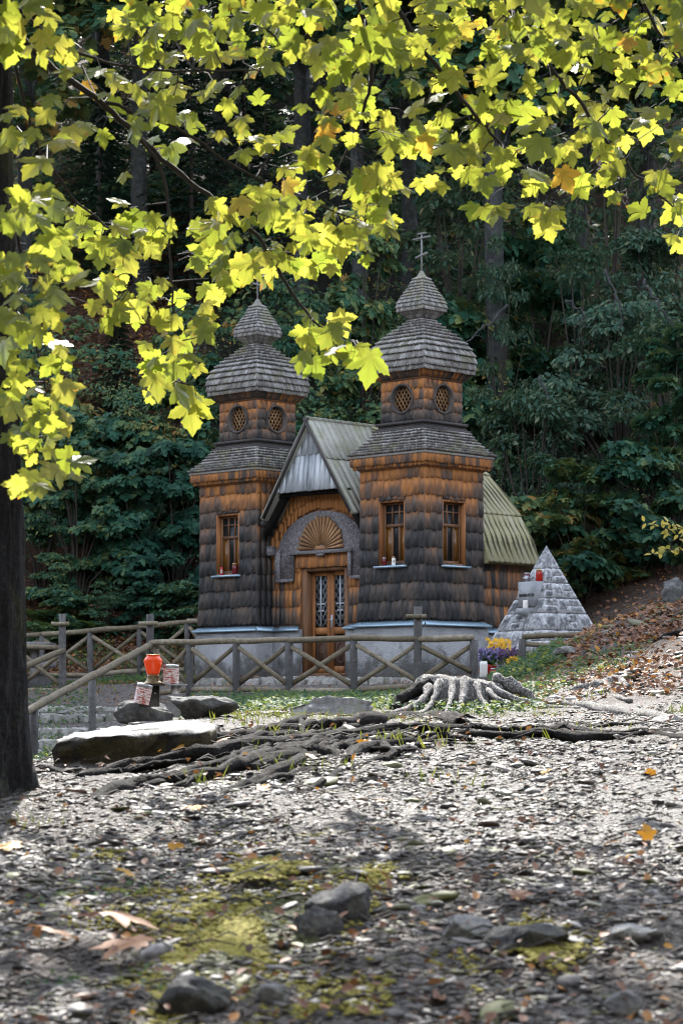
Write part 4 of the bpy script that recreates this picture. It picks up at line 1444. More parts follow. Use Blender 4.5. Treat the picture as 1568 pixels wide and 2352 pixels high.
tip = np.array([0, 0, PH])
core = MB()
s = .95
core.add([(-PR * s, 0, -.3), (0, -PR * s, -.3), (PR * s, 0, -.3), (0, PR * s, -.3), (0, 0, PH * s)], [(0, 1, 4), (1, 2, 4), (2, 3, 4), (3, 0, 4), (3, 2, 1, 0)])
core.build('mortar_core', MT['mortar'], pyr)
bl = MB()
levels = [0, .115, .29, .345, .49, .62, .735, .845]
levels = [0.0, .20, .335, .50, .645, .785, .845]
levels = [0.0, .205, .365, .505, .65, .79]
for li in range(len(levels) - 1):
    f0, f1 = levels[li] + .007, levels[li + 1] - .007
    for k in range(4):
        a, b = pyr_face(k)
        nrm = np.cross(b - a, tip - a); nrm /= np.linalg.norm(nrm)
        n = max(1, int(round((1 - f0) * 5.2)))
        e = np.linspace(0, 1, n + 1); e[1:-1] += [random.uniform(-.25, .25) / n for _ in range(n - 1)]
        for i in range(n):
            parts = [(f0, f1)] if random.random() > .3 else [(f0, f0 + (f1 - f0) * .48), (f0 + (f1 - f0) * .54, f1)]
            for g0, g1 in parts:
                Lw = np.linalg.norm(b - a)
                g = .017 / Lw
                u0, u1 = e[i] + (g if i > 0 else 0), e[i + 1] - (g if i < n - 1 else 0)
                # uneven, slightly bulging face with a rounded arris
                nu, nv_ = 4, 3
                V = []; Fc = []
                for y in range(nv_ + 1):
                    for x in range(nu + 1):
                        f = g0 + (g1 - g0) * y / nv_; u = u0 + (u1 - u0) * x / nu
                        p = a * (1 - u) + b * u; p = p + (tip - p) * f
                        edge = (x in (0, nu)) or (y in (0, nv_))
                        corner = (i == 0 and x == 0) or (i == n - 1 and x == nu)
                        o = 0 if (edge and not corner) else random.uniform(.004, .022)
                        if corner: o = 0
                        V.append(p + nrm * o + (np.array([random.uniform(-.008, .008), random.uniform(-.008, .008), random.uniform(-.006, .006)]) if edge and not corner else 0))
                for y in range(nv_):
                    for x in range(nu):
                        q = y * (nu + 1) + x
                        Fc.append((q, q + 1, q + nu + 2, q + nu + 1))
                # sides going into the joints
                ring = [x for x in range(nu + 1)] + [(y + 1) * (nu + 1) - 1 for y in range(1, nv_ + 1)] + [nv_ * (nu + 1) + x for x in range(nu - 1, -1, -1)] + [y * (nu + 1) for y in range(nv_ - 1, 0, -1)]
                nb = len(V)
                V += [V[q] - nrm * .06 for q in ring]
                for j in range(len(ring)):
                    j2 = (j + 1) % len(ring)
                    Fc.append((ring[j2], ring[j], nb + j, nb + j2))
                nb_ = (nu + 1) * (nv_ + 1); base_ = random.uniform(0, .45)
                cc = []
                for j in range(len(V)):
                    x, y = j % (nu + 1), j // (nu + 1)
                    e_ = j >= nb_ or x in (0, nu) or y in (0, nv_)
                    cc.append((.95 if e_ else base_ + random.uniform(0, .25), .5, .5))
                bl.add(V, Fc, cc)
bl.build('stone_blocks', MT['granite'], pyr)
cp = MB()
f = .797; o = 1.03
q = [np.array(p) * (1 - f) * o + np.array([0, 0, PH * f]) for p in ((-PR, 0, 0), (0, -PR, 0), (PR, 0, 0), (0, PR, 0))]
cp.add(q + [p - np.array([0, 0, .03]) for p in q] + [(0, 0, PH + .01)], [(0, 1, 8), (1, 2, 8), (2, 3, 8), (3, 0, 8), (0, 4, 5, 1), (1, 5, 6, 2), (2, 6, 7, 3), (3, 7, 4, 0), (7, 6, 5, 4)], (.55, .5, .5))
cp.build('capstone', MT['granite'], pyr)
bs = MB()
s1 = 1.05
bs.add([(-PR * s1, 0, -.45), (0, -PR * s1, -.45), (PR * s1, 0, -.45), (0, PR * s1, -.45), (-PR * s1, 0, -.02), (0, -PR * s1, -.02), (PR * s1, 0, -.02), (0, PR * s1, -.02)],
       [(0, 1, 5, 4), (1, 2, 6, 5), (2, 3, 7, 6), (3, 0, 4, 7), (4, 5, 6, 7), (3, 2, 1, 0)], (.5, .5, .5))
bs.build('base_course', MT['granite'], pyr)
# plaque on the left face: upright slab, its frame given by the face edge direction
a, b = pyr_face(0)
ex = (b - a) / np.linalg.norm(b - a); en = np.array([-.7071, -.7071, 0])
inv = Matrix.Rotation(th0, 4, 'Z')
cw = np.array(inv @ Vector(P(1214, 1380, PD) - np.array([ap[0], ap[1], zb])))
zc = cw[2]


def face_pt(sv, z, out=0.0):
    f = z / PH
    m = (a + b) / 2 * (1 - f)
    return m + ex * sv + en * out + np.array([0, 0, z])


z0p, z1p = zb + 0, 0
zt = P(0, 1338, PD)[2] - zb; zl = P(0, 1395, PD)[2] - zb
PW = .205
sx = .015
dpt = 0.105
plq = MB()
fo = face_pt(0, zl)
front = (a + b) / 2 * (1 - zl / PH) + en * .03
pq = lambda sv, z, o: np.array([front[0], front[1], 0]) + ex * (sv + sx) + en * o + np.array([0, 0, z])
back = -(front - (a + b) / 2 * (1 - zt / PH)) @ en - .05
plq.add([pq(-PW, zl, 0), pq(PW, zl, 0), pq(PW, zt, 0), pq(-PW, zt, 0), pq(-PW, zl, -.10), pq(PW, zl, -.10), pq(PW, zt, -.48), pq(-PW, zt, -.48)],
        [(0, 1, 2, 3), (1, 5, 6, 2), (4, 0, 3, 7), (3, 2, 6, 7), (0, 4, 5, 1)])
plo = plq.build('plaque', MT['plaque'], pyr)
cu = bpy.data.curves.new('lettering', 'FONT')
cu.body = '\u0421\u042b\u041d\u0410\u041c\u042a \u0420\u041e\u0421\u0421\u0406\u0418'
cu.size = .062; cu.align_x = 'CENTER'; cu.extrude = .003
tmp = bpy.data.objects.new('tmp', cu); link(tmp)
dg = bpy.context.evaluated_depsgraph_get()
me = bpy.data.meshes.new_from_object(tmp.evaluated_get(dg))
bpy.data.objects.remove(tmp)
MT['ink'] = mk_plain('cut_lettering', (.02, .02, .02), .8)
me.materials.clear(); me.materials.append(MT['ink'])
lo = bpy.data.objects.new('lettering', me); link(lo, plo)
lo.matrix_local = Matrix.Translation(Vector(pq(0, zl + (zt - zl) * .40, .004))) @ Matrix.Rotation(math.atan2(ex[1], ex[0]), 4, 'Z') @ Matrix.Rotation(pi / 2, 4, 'X')
xs = [v.co.x for v in me.vertices]
k = (2 * PW - .05) / (max(xs) - min(xs))
lo.scale = (k, 1.05, 1)
br = MB()
zq = P(0, 1413, PD)[2] - zb
bq = lambda sv, z, o: np.array([front[0], front[1], 0]) + ex * (sv + sx) + en * o + np.array([0, 0, z])
br.add([bq(-.10, zq + .02, .14), bq(.10, zq + .02, .14), bq(.10, zq + .10, .14), bq(-.10, zq + .10, .14), bq(-.07, zq - .07, -.02), bq(.07, zq - .07, -.02), bq(.10, zq + .10, -.12), bq(-.10, zq + .10, -.12)],
       [(0, 1, 2, 3), (1, 5, 6, 2), (4, 0, 3, 7), (3, 2, 6, 7), (0, 4, 5, 1)])
br.build('bracket', MT['plaque'], pyr)
pyrM = Matrix.Translation((ap[0], ap[1], zb)) @ Matrix.Rotation(-th0, 4, 'Z')
pw = lambda sv, z, o: tuple(pyrM @ Vector(pq(sv, z, o)))

# ------------------------------------------------------------------ candles, lanterns, flowers


def mk_glass(name, col, rough=.12, glow=0.0, tr=.35):
    t = T(name)
    t.fin(col, rough, .6)
    x = t.n('ShaderNodeBsdfTranslucent'); t.put(x.inputs[0], tuple(min(1, q * 1.6) for q in col))
    mx = t.n('ShaderNodeMixShader'); mx.inputs[0].default_value = tr
    t.nt.links.new(t.b.outputs[0], mx.inputs[1]); t.nt.links.new(x.outputs[0], mx.inputs[2]); t.nt.links.new(mx.outputs[0], t.out.inputs[0])
    return t.m


MT['red'] = mk_glass('red_glass', (.42, .02, .012))
MT['dred'] = mk_glass('dark_red_glass', (.16, .012, .02))
MT['orange_glass'] = mk_glass('orange_glass', (.80, .10, .012), .12, 0, .28)
MT['lid'] = mk_plain('gilt_lid', (.36, .22, .09), .35, .5, .7)
MT['silverlid'] = mk_plain('tin_lid', (.35, .36, .37), .3, .5, .8)
MT['wax'] = mk_plain('white_wax', (.72, .70, .64), .5, .4, 0, .08)
MT['steel'] = mk_plain('dark_steel', (.035, .035, .033), .4, .5, .4)
MT['brass'] = mk_plain('tarnished_base', (.14, .10, .045), .35, .5, .6)
MT['flame'] = mk_plain('pale_wick', (.7, .55, .3), .6)


def candle(loc, r, h, body, lid, label, cat='candle', lidh=.16, group=None, waist=1.0, emblem=False):
    o = empty('grave_candle', loc, 0, label, cat, group)
    m = MB()
    m.lathe([(r * .9, 0), (r, h * .06), (r, h * .25), (r * waist, h * .5), (r, h * .75), (r * .86, h * (1 - lidh)), (r * .8, h * (1 - lidh))], seg=16)
    m.build('glass', MT[body], o, True)
    if lid:
        l = MB(); l.lathe([(r * .88, h * (1 - lidh)), (r * .9, h * .98), (r * .7, h), (r * .2, h)], seg=16); l.build('lid', MT[lid], o, True)
    if emblem:
        e = MB()
        n = 14
        arcs = [(math.sin(t) * r * 1.03, -math.cos(t) * r * 1.03) for t in np.linspace(-.6, .6, 7)]
        V = []; Fc = []
        for i, (x, y) in enumerate(arcs):
            w = math.sqrt(max(.02, 1 - (x / (r * .6)) ** 2)) * h * .22
            V += [(x, y, h * .45 - w), (x, y, h * .45 + w)]
        for i in range(6): Fc.append((2 * i, 2 * i + 2, 2 * i + 3, 2 * i + 1))
        e.add(V, Fc); e.build('emblem', MT['wax'], o)
        e2 = MB()
        e2.box((-.006, -r * 1.06, h * .30), (.006, -r * 1.035, h * .60)); e2.box((-.02, -r * 1.055, h * .46), (.02, -r * 1.0345, h * .50)); e2.build('emblem_cross', MT['brass'], o)
    return o


# on the window sills
sl = lambda uc, f: tuple(L2W(uc - .79 + 1.58 * f, -.035, WZ[0] + .0))
c0 = sl(-.79, .40); c1 = sl(-.79, .545)
candle(c0, .042, .155, 'dred', 'silverlid', 'dark red votive candle with a tin lid on the right tower sill', emblem=False)
candle(c1, .036, .16, 'wax', 'lid', 'white votive candle with a small cross on the right tower sill', waist=.95, emblem=True)
c0 = sl(-5.09, .41); c1 = sl(-5.09, .645)
candle(c0, .034, .17, 'red', None, 'slim orange red candle with a pale emblem on the left tower sill', emblem=True, lidh=.05)
candle(c1, .055, .22, 'dred', 'lid', 'dark red footed lantern with gilt lid on the left tower sill', waist=1.1)
# on the pyramid
candle(pw(-.125, zt, -.12), .05, .155, 'dred', 'silverlid', 'dark votive jar with tin lid, left on top of the pyramid plaque')
candle(pw(.13, zt, -.16), .055, .20, 'red', 'lid', 'red votive lantern with gilt lid, right on top of the pyramid plaque')
candle(tuple(pyrM @ Vector(bq(.02, zq + .10, .04))), .045, .14, 'wax', None, 'white wax candle standing on the bracket below the plaque', lidh=.06)
m = MB()
q = Vector(pw(-.055, zt, -.05))
m.box((q[0] - .035, q[1] - .02, q[2]), (q[0] + .035, q[1] + .02, q[2] + .10)); m.box((q[0] - .06, q[1] - .015, q[2] + .035), (q[0] + .06, q[1] + .015, q[2] + .075))
tag(m.build('metal_ornament', MT['silverlid']), 'small grey metal ornament between the candles on the plaque', 'ornament')

# flowers at the foot of the pyramid
MT['petal_y'] = mk_leaf('yellow_petal', [(0, (.65, .34, .01)), (1, (.80, .50, .02))], [(0, (.7, .4, .02)), (1, (.8, .5, .02))], .3)
MT['petal_p'] = mk_leaf('violet_petal', [(0, (.035, .02, .09)), (.6, (.10, .07, .19)), (1, (.22, .19, .36))], [(0, (.1, .05, .2)), (1, (.2, .15, .35))], .25)
MT['petal_d'] = mk_leaf('plum_petal', [(0, (.03, .008, .04)), (1, (.10, .03, .12))], [(0, (.1, .02, .12)), (1, (.15, .05, .18))], .25)
DAISY = (np.array([(0, 0, 0)] + [((.5 if i % 2 == 0 else .2) * math.cos(2 * pi * i / 14), (.5 if i % 2 == 0 else .2) * math.sin(2 * pi * i / 14), .08) for i in range(14)]), [(0, 1 + i, 1 + (i + 1) % 14) for i in range(14)])


def flowers(loc, label, heads, potmat, ph, pr, spread, height, leafn=60):
    o = empty('flower_pot', loc, 0, label, 'flowers', 'flowers at the foot of the pyramid')
    p = MB(); p.lathe([(pr * .75, 0), (pr, ph * .8), (pr * 1.05, ph), (pr * .9, ph), (pr * .85, ph * .9)], seg=16); p.build('pot', MT[potmat], o, True)
    st = MB()
    for (nm, mat, tmpl, n, sz, off) in heads:
        pos = np.stack([rnd(n) * spread + off[0], rnd(n) * spread * .7 + off[1], ph + height * rng.uniform(.35, 1.0, n) + off[2]], -1)
        r_ = frames(np.stack([rnd(n, -.6, .6), rnd(n, -1.4, -.4), rnd(n, .2, 1)], -1), rng.normal(size=(n, 3)))
        me = scatter_mesh(nm, *tmpl, pos, r_, rng.uniform(sz * .75, sz * 1.25, n), np.stack([rng.uniform(0, 1, n)] * 3, -1))
        me.materials.append(MT[mat]); link(bpy.data.objects.new(nm, me), o)
        for q in pos[::3]:
            st.tube([(0, 0, ph * .9), (q[0] * .5, q[1] * .5, (q[2] + ph) * .5), tuple(q)], .004, 4)
    st.build('stems', MT['ivy'], o)
    n = leafn
    pos = np.stack([rnd(n) * spread * .9, rnd(n) * spread * .8, ph + height * rng.uniform(0, .7, n)], -1)
    me = scatter_mesh('leaves', *OVATE, pos, frames(rng.normal(size=(n, 3)) + [0, -1, .8], rng.normal(size=(n, 3))), rng.uniform(.05, .09, n), np.stack([rng.uniform(0, .8, n)] * 3, -1))
    me.materials.append(MT['ivy']); link(bpy.data.objects.new('leaves', me), o)


g = lambda X, Y, d: (lambda p: (p[0], p[1], float(tz(p[0], p[1])[0])))(P(X, Y, d))
def at_px(X, Y, d): return tuple(P(X, Y, d))
flowers(at_px(1127, 1556, 37.6), 'red vase of violet lavender-like blossoms left of the other flowers', [('blossoms', 'petal_p', OVATE, 260, .055, (0, 0, 0))], 'red', .20, .085, .19, .24)
flowers(at_px(1147, 1552, 38.2), 'tall spray of yellow blossoms behind the violet vase', [('blossoms', 'petal_y', DAISY, 70, .085, (-.02, 0, .10)), ('side_blossoms', 'petal_y', DAISY, 16, .08, (.18, -.05, -.02))], 'granite', .22, .08, .20, .26)
flowers(at_px(1172, 1557, 37.3), 'red pot of orange yellow daisies and plum asters nearest the mound', [('blossoms', 'petal_y', DAISY, 22, .12, (.06, -.04, 0)), ('aster_blossoms', 'petal_d', OVATE, 160, .055, (-.02, .05, .10))], 'dred', .14, .10, .15, .20)
candle(at_px(1133, 1560, 36.9), .052, .17, 'red', 'silverlid', 'red candle jar with tin lid on the ground below the flowers')
candle(at_px(1110, 1556, 37.2), .06, .26, 'wax', None, 'pale grey stone vase at the left edge of the flowers', cat='vase', lidh=.05)

# ------------------------------------------------------------------ boulders
def ico(sub=3):
    import bmesh
    bm = bmesh.new(); bmesh.ops.create_icosphere(bm, subdivisions=sub, radius=1)
    V = np.array([v.co[:] for v in bm.verts]); Fc = [tuple(v.index for v in f.verts) for f in bm.faces]; bm.free()
    return V, Fc


ICO3, ICO4, ICO1 = ico(3), ico(4), ico(1)


def rock(name, loc, size, seed, mat, label, rz=0, sub=None, rough=.5, group=None, cat='rock', flat=0.0, sink=.35, sharp=4):
    V, Fc = ICO4
    r_ = np.random.default_rng(seed)
    V = V.copy()
    # chop with random planes for broken facets
    for _ in range(sharp * 3):
        n = unit(r_.normal(size=3)); d = r_.uniform(.45, .85)
        s_ = V @ n
        V = V - np.maximum(s_ - d, 0)[:, None] * n
    nn = fbm(V[:, 0] * 1.7 + seed, V[:, 1] * 1.7 + V[:, 2] * 1.3, 4, seed)
    V = V * (1 + rough * .5 * nn)[:, None]
    fine_ = fbm(V[:, 0] * 6 + V[:, 2] * 5, V[:, 1] * 6 + V[:, 2] * 4, 3, seed + 9)
    V = V * (1 + .16 * fine_ + .10 * np.abs(fbm(V[:, 0] * 13 + V[:, 1] * 5, V[:, 2] * 13 + V[:, 1] * 7, 2, seed + 3)))[:, None]
    if flat: V[:, 2] = np.minimum(V[:, 2], flat + .04 * fine_)
    V = V * np.array(size)
    m = MB(); m.add(V, Fc, (r_.uniform(), .5, .5))
    o = m.build(name, MT[mat], None, False)
    o.location = (loc[0], loc[1], loc[2] + size[2] * (1 - sink) * .28); o.rotation_euler = (0, 0, rz)
    for p in o.data.polygons: p.use_smooth = True
    return tag(o, label, cat, group)


def pxrock(X, Yb, d, wpx, hpx, mat, label, seed, depth=.8, **k):
    s = d / F
    p = P(X, Yb, d)
    return rock('rock', (p[0], p[1], p[2]), (wpx * s / 2 * 1.08, wpx * s / 2 * depth, hpx * s * .92), seed, mat, label, **k)


pxrock(338, 1652, 14.6, 140, 50, 'rock_mid', 'grey boulder under the lantern, hollowed on top', 3, sub=ICO4)
pxrock(462, 1640, 15.0, 150, 52, 'rock_mid', 'dark boulder right of the lantern with a jagged top edge', 8, sub=ICO4)
pxrock(770, 1650, 21.5, 240, 46, 'rock', 'wide low pale boulder with a cracked sloping face, left of the stump', 15, sub=ICO4, depth=.7)
pxrock(640, 1655, 18.0, 130, 20, 'rock', 'flat grey stone in the short grass between the slab and the roots', 17)
pxrock(1410, 1520, 30.8, 125, 44, 'rock_dark', 'dark weathered boulder bedded in the leafy mound', 22, sub=ICO4)
pxrock(1545, 1368, 41.0, 62, 42, 'rock_mid', 'mossy boulder on the skyline of the mound at the right edge', 27)
pxrock(1210, 1838, 10.6, 72, 34, 'rock_dark', 'brown clod lying alone on the bright gravel at the right', 31, rough=.7)
pxrock(1405, 1790, 11.2, 120, 26, 'rock_dark', 'long mossy stone low in the gravel, right of the brown clod', 33)
pxrock(858, 1790, 11.4, 80, 28, 'rock_dark', 'small dark stone in the gravel in front of the roots', 36)
pxrock(795, 2105, 7.3, 190, 75, 'rock_dark', 'dark boulder beside the moss in the middle foreground', 41, sub=ICO4)
pxrock(425, 2330, 6.1, 200, 85, 'rock_dark', 'dark rounded boulder nearest the bottom edge, left of centre', 45, sub=ICO4)
pxrock(720, 2130, 7.1, 120, 50, 'rock_dark', 'mossy dark stone in front of the middle boulder', 48)
pxrock(1060, 2140, 7.1, 150, 45, 'rock', 'grey stone half sunk in gravel, right of the middle boulder', 52)
pxrock(1215, 2165, 6.9, 190, 62, 'rock_dark', 'broad grey brown boulder sunk in the gravel on the lower right', 55, sub=ICO4)
pxrock(1440, 2150, 7.0, 150, 35, 'rock', 'pale flat stone in the gravel near the right edge', 58)
pxrock(505, 2330, 6.1, 70, 45, 'rock', 'small pale stone right of the dark bottom boulder', 61)
pxrock(630, 2300, 6.2, 100, 42, 'rock', 'buff stone with a sharp ridge at the bottom centre', 63)
pxrock(1440, 2325, 6.1, 95, 40, 'rock', 'pale rounded stone at the bottom right', 66)
pxrock(1300, 1978, 8.6, 150, 24, 'rock', 'long grey stone lying flat in the gravel, mid right', 69)
pxrock(165, 1640, 36.9, 60, 14, 'rock', 'small mossy stone beside the topmost step', 71)
pxrock(270, 1000, 60, 42, 55, 'rock_dark', 'dark round rock on the slope left of the left tower', 73, depth=1)
pxrock(1500, 1520, 29.5, 60, 14, 'rock', 'low flat stone among the leaves on the right mound', 76)
pxrock(1540, 1660, 15.0, 90, 22, 'rock', 'grey stone among thin roots at the right edge', 79)
pxrock(1300, 1500, 31.5, 55, 14, 'rock', 'small pale stone near the edge of the mound', 82)

# big cut slab
sb_ = MB()
p0 = hit(300, 1748)
sA = [P(X, Y, d) for X, Y, d in ((128, 1700, 12.3), (240, 1690, 12.25), (360, 1684, 12.2), (480, 1676, 12.2), (500, 1662, 13.2), (430, 1651, 13.9), (300, 1665, 13.9), (180, 1682, 13.4))]
nS = len(sA); 
Vt = []; 
zc_ = np.mean([q[2] for q in sA])
mid_ = np.mean(sA, 0)
rings = [(0.0, 0.0), (.45, 0), (.8, 0.004), (.95, 0.0), (1.0, -.012), (1.015, -.05), (1.0, -.11), (1.01, -.19)]
seg = 64
ang = np.linspace(0, 2 * pi, seg, endpoint=False)
poly_a = np.array(sA)
# resample outline
per = np.concatenate([poly_a, poly_a[:1]]); cl = np.concatenate([[0], np.cumsum(np.linalg.norm(np.diff(per, axis=0), axis=1))])
tt = np.linspace(0, cl[-1], seg, endpoint=False)
ol = np.stack([np.interp(tt, cl, per[:, k]) for k in range(3)], -1)
V = []; Fc = []
for ri, (f, dz) in enumerate(rings):
    for i in range(seg):
        q = mid_ + (ol[i] - mid_) * f
        j = .024 if ri >= 3 else .006
        V.append(q + np.array([random.uniform(-j, j), random.uniform(-j, j), dz + random.uniform(-j, j) * .4]))
for r in range(len(rings) - 1):
    for i in range(seg):
        i2 = (i + 1) % seg
        Fc.append((r * seg + i2, r * seg + i, (r + 1) * seg + i, (r + 1) * seg + i2))
sb_.add(V, Fc, [((1.0 if r < 3 else .75 if r == 3 else .35 if r == 4 else 0.0), .5, .5) for r in range(len(rings)) for i in range(seg)])  # tint runs from painted sunlit top to painted shaded sides
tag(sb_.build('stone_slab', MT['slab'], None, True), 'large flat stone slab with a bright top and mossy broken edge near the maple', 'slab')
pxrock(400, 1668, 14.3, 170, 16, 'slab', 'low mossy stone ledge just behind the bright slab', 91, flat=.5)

# ------------------------------------------------------------------ lantern on its steel stand
D0 = 14.4
px = D0 / F
b0 = P(343, 1612, D0)
st = empty('lantern_stand', tuple(b0), 0, 'dark steel bracket bolted to the boulder, carrying the lantern and jars', 'stand')
m = MB(); w = 25 * px
m.box((-w * .9, -.012, -.03), (w * .95, .012, 37 * px)); m.build('upright_plate', MT['steel'], st)
m = MB(); m.box((-w * 1.35, -.05, 37 * px), (w * 1.5, .05, 40 * px)); m.build('shelf', MT['steel'], st)
m = MB(); m.box((w * 1.52, -.05, 38 * px), (w * 3.4, .05, 41 * px)); m.box((w * 2.0, -.008, 18 * px), (w * 2.9, .008, 38 * px)); m.build('side_shelf', MT['silverlid'], st)
for x in (-.45, .55):
    m = MB(); m.tube([(w * x, -.012, 20 * px), (w * x, -.018, 20 * px)], 2 * px, 10); m.build('bolt', MT['silverlid'], st, True)
top = b0[2] + 40 * px + .001
lx = P(352, 1570, D0)[0]
ln = empty('lantern', (lx, D0, top), 0, 'orange red glass lantern with a dark flared base on the steel stand', 'lantern')
m = MB(); m.lathe([(25 * px, 0), (24 * px, 2.5 * px), (19 * px, 5 * px), (15.5 * px, 9 * px), (14 * px, 18 * px), (14 * px, 22 * px)], seg=24); m.build('base', MT['brass'], ln, True)
m = MB(); m.lathe([(13.5 * px, 22 * px), (16 * px, 30 * px), (20 * px, 46 * px), (21.5 * px, 53 * px), (21 * px, 57 * px), (17 * px, 61 * px), (15.5 * px, 62.5 * px), (15.5 * px, 67 * px), (13.5 * px, 67.2 * px)], seg=28); m.build('glass', MT['orange_glass'], ln, True)
m = MB(); m.lathe([(16.3 * px, 66.5 * px), (16.5 * px, 68.2 * px), (15 * px, 68.5 * px)], seg=24); m.build('rim', MT['lid'], ln, True)


def jar(loc, r, h, tilt, label):
    o = empty('candle_jar', loc, 0, label, 'candle', 'striped candle jars on the steel stand')
    o.rotation_euler = (0, tilt, 0)
    t = MT.get('jar')
    if not t:
        q = T('striped_jar')
        z = q.n('ShaderNodeSeparateXYZ'); q.put(z.inputs[0], q.pos())
        n = q.noise((30, 30, 260), 3, .6)
        ang_ = q.noise((60, 60, 20), 3, .6)
        f = q.step(q.lin([(n, 1), (ang_, .35)], -.17, False), .47, .58)
        c = q.mix(f, (.72, .68, .66), (.42, .06, .04))
        q.bump(n, .4, .01)
        MT['jar'] = t = q.fin(c, .15, .6)
    m = MB(); m.lathe([(r * .96, 0), (r, h * .03)] + [(r * (1 if i % 2 else .965), h * (.05 + .75 * i / 12)) for i in range(13)] + [(r * .97, h * .82)], seg=24); m.build('glass', t, o, True)
    m = MB(); m.lathe([(r * .99, h * .82), (r * 1.0, h * .99), (r * .7, h)], seg=24); m.build('lid', MT['silverlid'], o, True)


jar((P(393, 1580, D0)[0], D0, b0[2] + 41 * px + .001), 18.5 * px, 44 * px, 0, 'ribbed red and white candle jar upright on the side shelf')
q = P(326, 1617, D0 - .05)
jar((q[0], q[1] - .05, q[2]), 18.5 * px, 47 * px, rad(12), 'ribbed red and white candle jar leaning against the steel plate')
# ------------------------------------------------------------------ foreground maple
TR = P(-62, 1790, 10.6)
maple = empty('maple_tree', (TR[0], TR[1], TR[2] - .1), 0, 'foreground maple with dark trunk at the left edge and backlit yellow green leaves', 'tree')
ML = lambda p: np.array(p) - np.array([TR[0], TR[1], TR[2] - .1])
tm = MB()
zs = np.concatenate([np.linspace(-.3, .8, 34), np.linspace(.83, 5.4, 60)])
rs = np.interp(zs, [-.3, -.05, .08, .2, .4, .7, 1.1, 2.4, 4.2, 5.4], [.36, .285, .252, .232, .218, .208, .201, .192, .175, .155])
seg = 110
A_, Z_ = np.meshgrid(np.linspace(0, 2 * pi, seg, endpoint=False), zs)
fl_ = 1 + (.13 * np.sin(A_ * 5 + 1) + .08 * np.sin(A_ * 3)) * np.exp(-np.maximum(Z_, 0) * 3.2) + .035 * np.sin(A_ * 3 + Z_ * 1.3)
cx_, sx2 = np.cos(A_) * 4, np.sin(A_) * 4
rid = fbm(A_ * 6.37 * 1.2 + .35 * np.sin(Z_ * 3), Z_ * 2.6, 4, 71)
plate = np.abs(fbm(A_ * 6.37 * .8, Z_ * 5, 3, 75))
fl_ = fl_ + .07 * rid - .05 * (plate < .05) + .03 * fbm(A_ * 14, Z_ * 16, 2, 79)
Rr_ = rs[:, None] * fl_
V = np.stack([Rr_ * np.cos(A_) + .012 * np.sin(Z_ * 1.7), Rr_ * np.sin(A_), Z_], -1).reshape(-1, 3)
Fc = []
for i in range(len(zs) - 1):
    for k in range(seg):
        k2 = (k + 1) % seg
        Fc.append((i * seg + k, i * seg + k2, (i + 1) * seg + k2, (i + 1) * seg + k))
tm.add(V, Fc)
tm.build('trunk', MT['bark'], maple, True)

# branches: polylines in survey directions with distances
BR = [
    ([(-70, -700, 10.6), (250, -560, 10.3), (700, -420, 9.9), (1200, -330, 9.5), (1750, -300, 9.2)], .055, .02),
    ([(-60, -250, 10.5), (20, 60, 10.1), (120, 160, 9.8), (240, 235, 9.5), (350, 350, 9.3), (480, 450, 9.2), (600, 545, 9.1), (655, 650, 9.0), (720, 745, 8.9), (800, 790, 8.85)], .020, .004),
    ([(760, -400, 9.9), (790, -60, 9.5), (858, 100, 9.2), (852, 200, 9.1), (820, 300, 9.0), (770, 400, 8.95)], .016, .004),
    ([(700, -420, 9.9), (900, 20, 9.3), (1050, 215, 9.1), (1130, 310, 9.0), (1200, 385, 8.9), (1265, 470, 8.8)], .014, .004),
    ([(1000, -370, 9.7), (1180, 60, 9.2), (1285, 180, 9.0), (1380, 310, 8.9), (1460, 400, 8.8), (1560, 490, 8.75)], .015, .004),
    ([(300, 290, 9.45), (385, 395, 9.3), (393, 600, 9.2), (400, 745, 9.15), (418, 880, 9.1)], .009, .003),
    ([(-60, 100, 10.3), (-30, 430, 9.7), (60, 560, 9.4), (30, 680, 9.3), (80, 760, 9.2), (108, 900, 9.15), (120, 1050, 9.1)], .012, .003),
    ([(240, 235, 9.5), (430, 300, 9.3), (560, 400, 9.2), (720, 470, 9.1), (860, 520, 9.0)], .009, .003),
    ([(1300, -330, 9.4), (1450, -40, 9.0), (1540, 120, 8.8), (1650, 250, 8.7)], .012, .004),
    ([(500, -480, 10.1), (560, -80, 9.6), (600, 60, 9.4), (660, 110, 9.3)], .011, .004),
    ([(-20, -40, 10.3), (150, 120, 9.8), (330, 165, 9.5), (560, 160, 9.3), (640, 170, 9.2)], .009, .003),
    ([(20, 60, 10.1), (70, 330, 9.7), (180, 470, 9.5), (300, 560, 9.4), (330, 640, 9.35)], .009, .003),
]
brm = MB(); branch_pts = []
for pts, r0, r1 in BR:
    w_ = [ML(P(X, Y, 10.6 + (10.6 - d) * .6)) for X, Y, d in pts]
    # smooth with extra points
    q = np.array(w_); t = np.linspace(0, len(q) - 1, (len(q) - 1) * 6 + 1)
    s_ = np.stack([np.interp(t, range(len(q)), q[:, k]) for k in range(3)], -1)
    s2 = s_.copy()
    for _ in range(6): s2[1:-1] = (s2[:-2] + s2[1:-1] * 2 + s2[2:]) / 4
    s2[1:-1] += rng.normal(size=(len(s2) - 2, 3)) * .004
    brm.tube(s2, list(np.linspace(r0, r1, len(s2))), 7)
    branch_pts.append(s2)
allb = np.concatenate(branch_pts[1:])

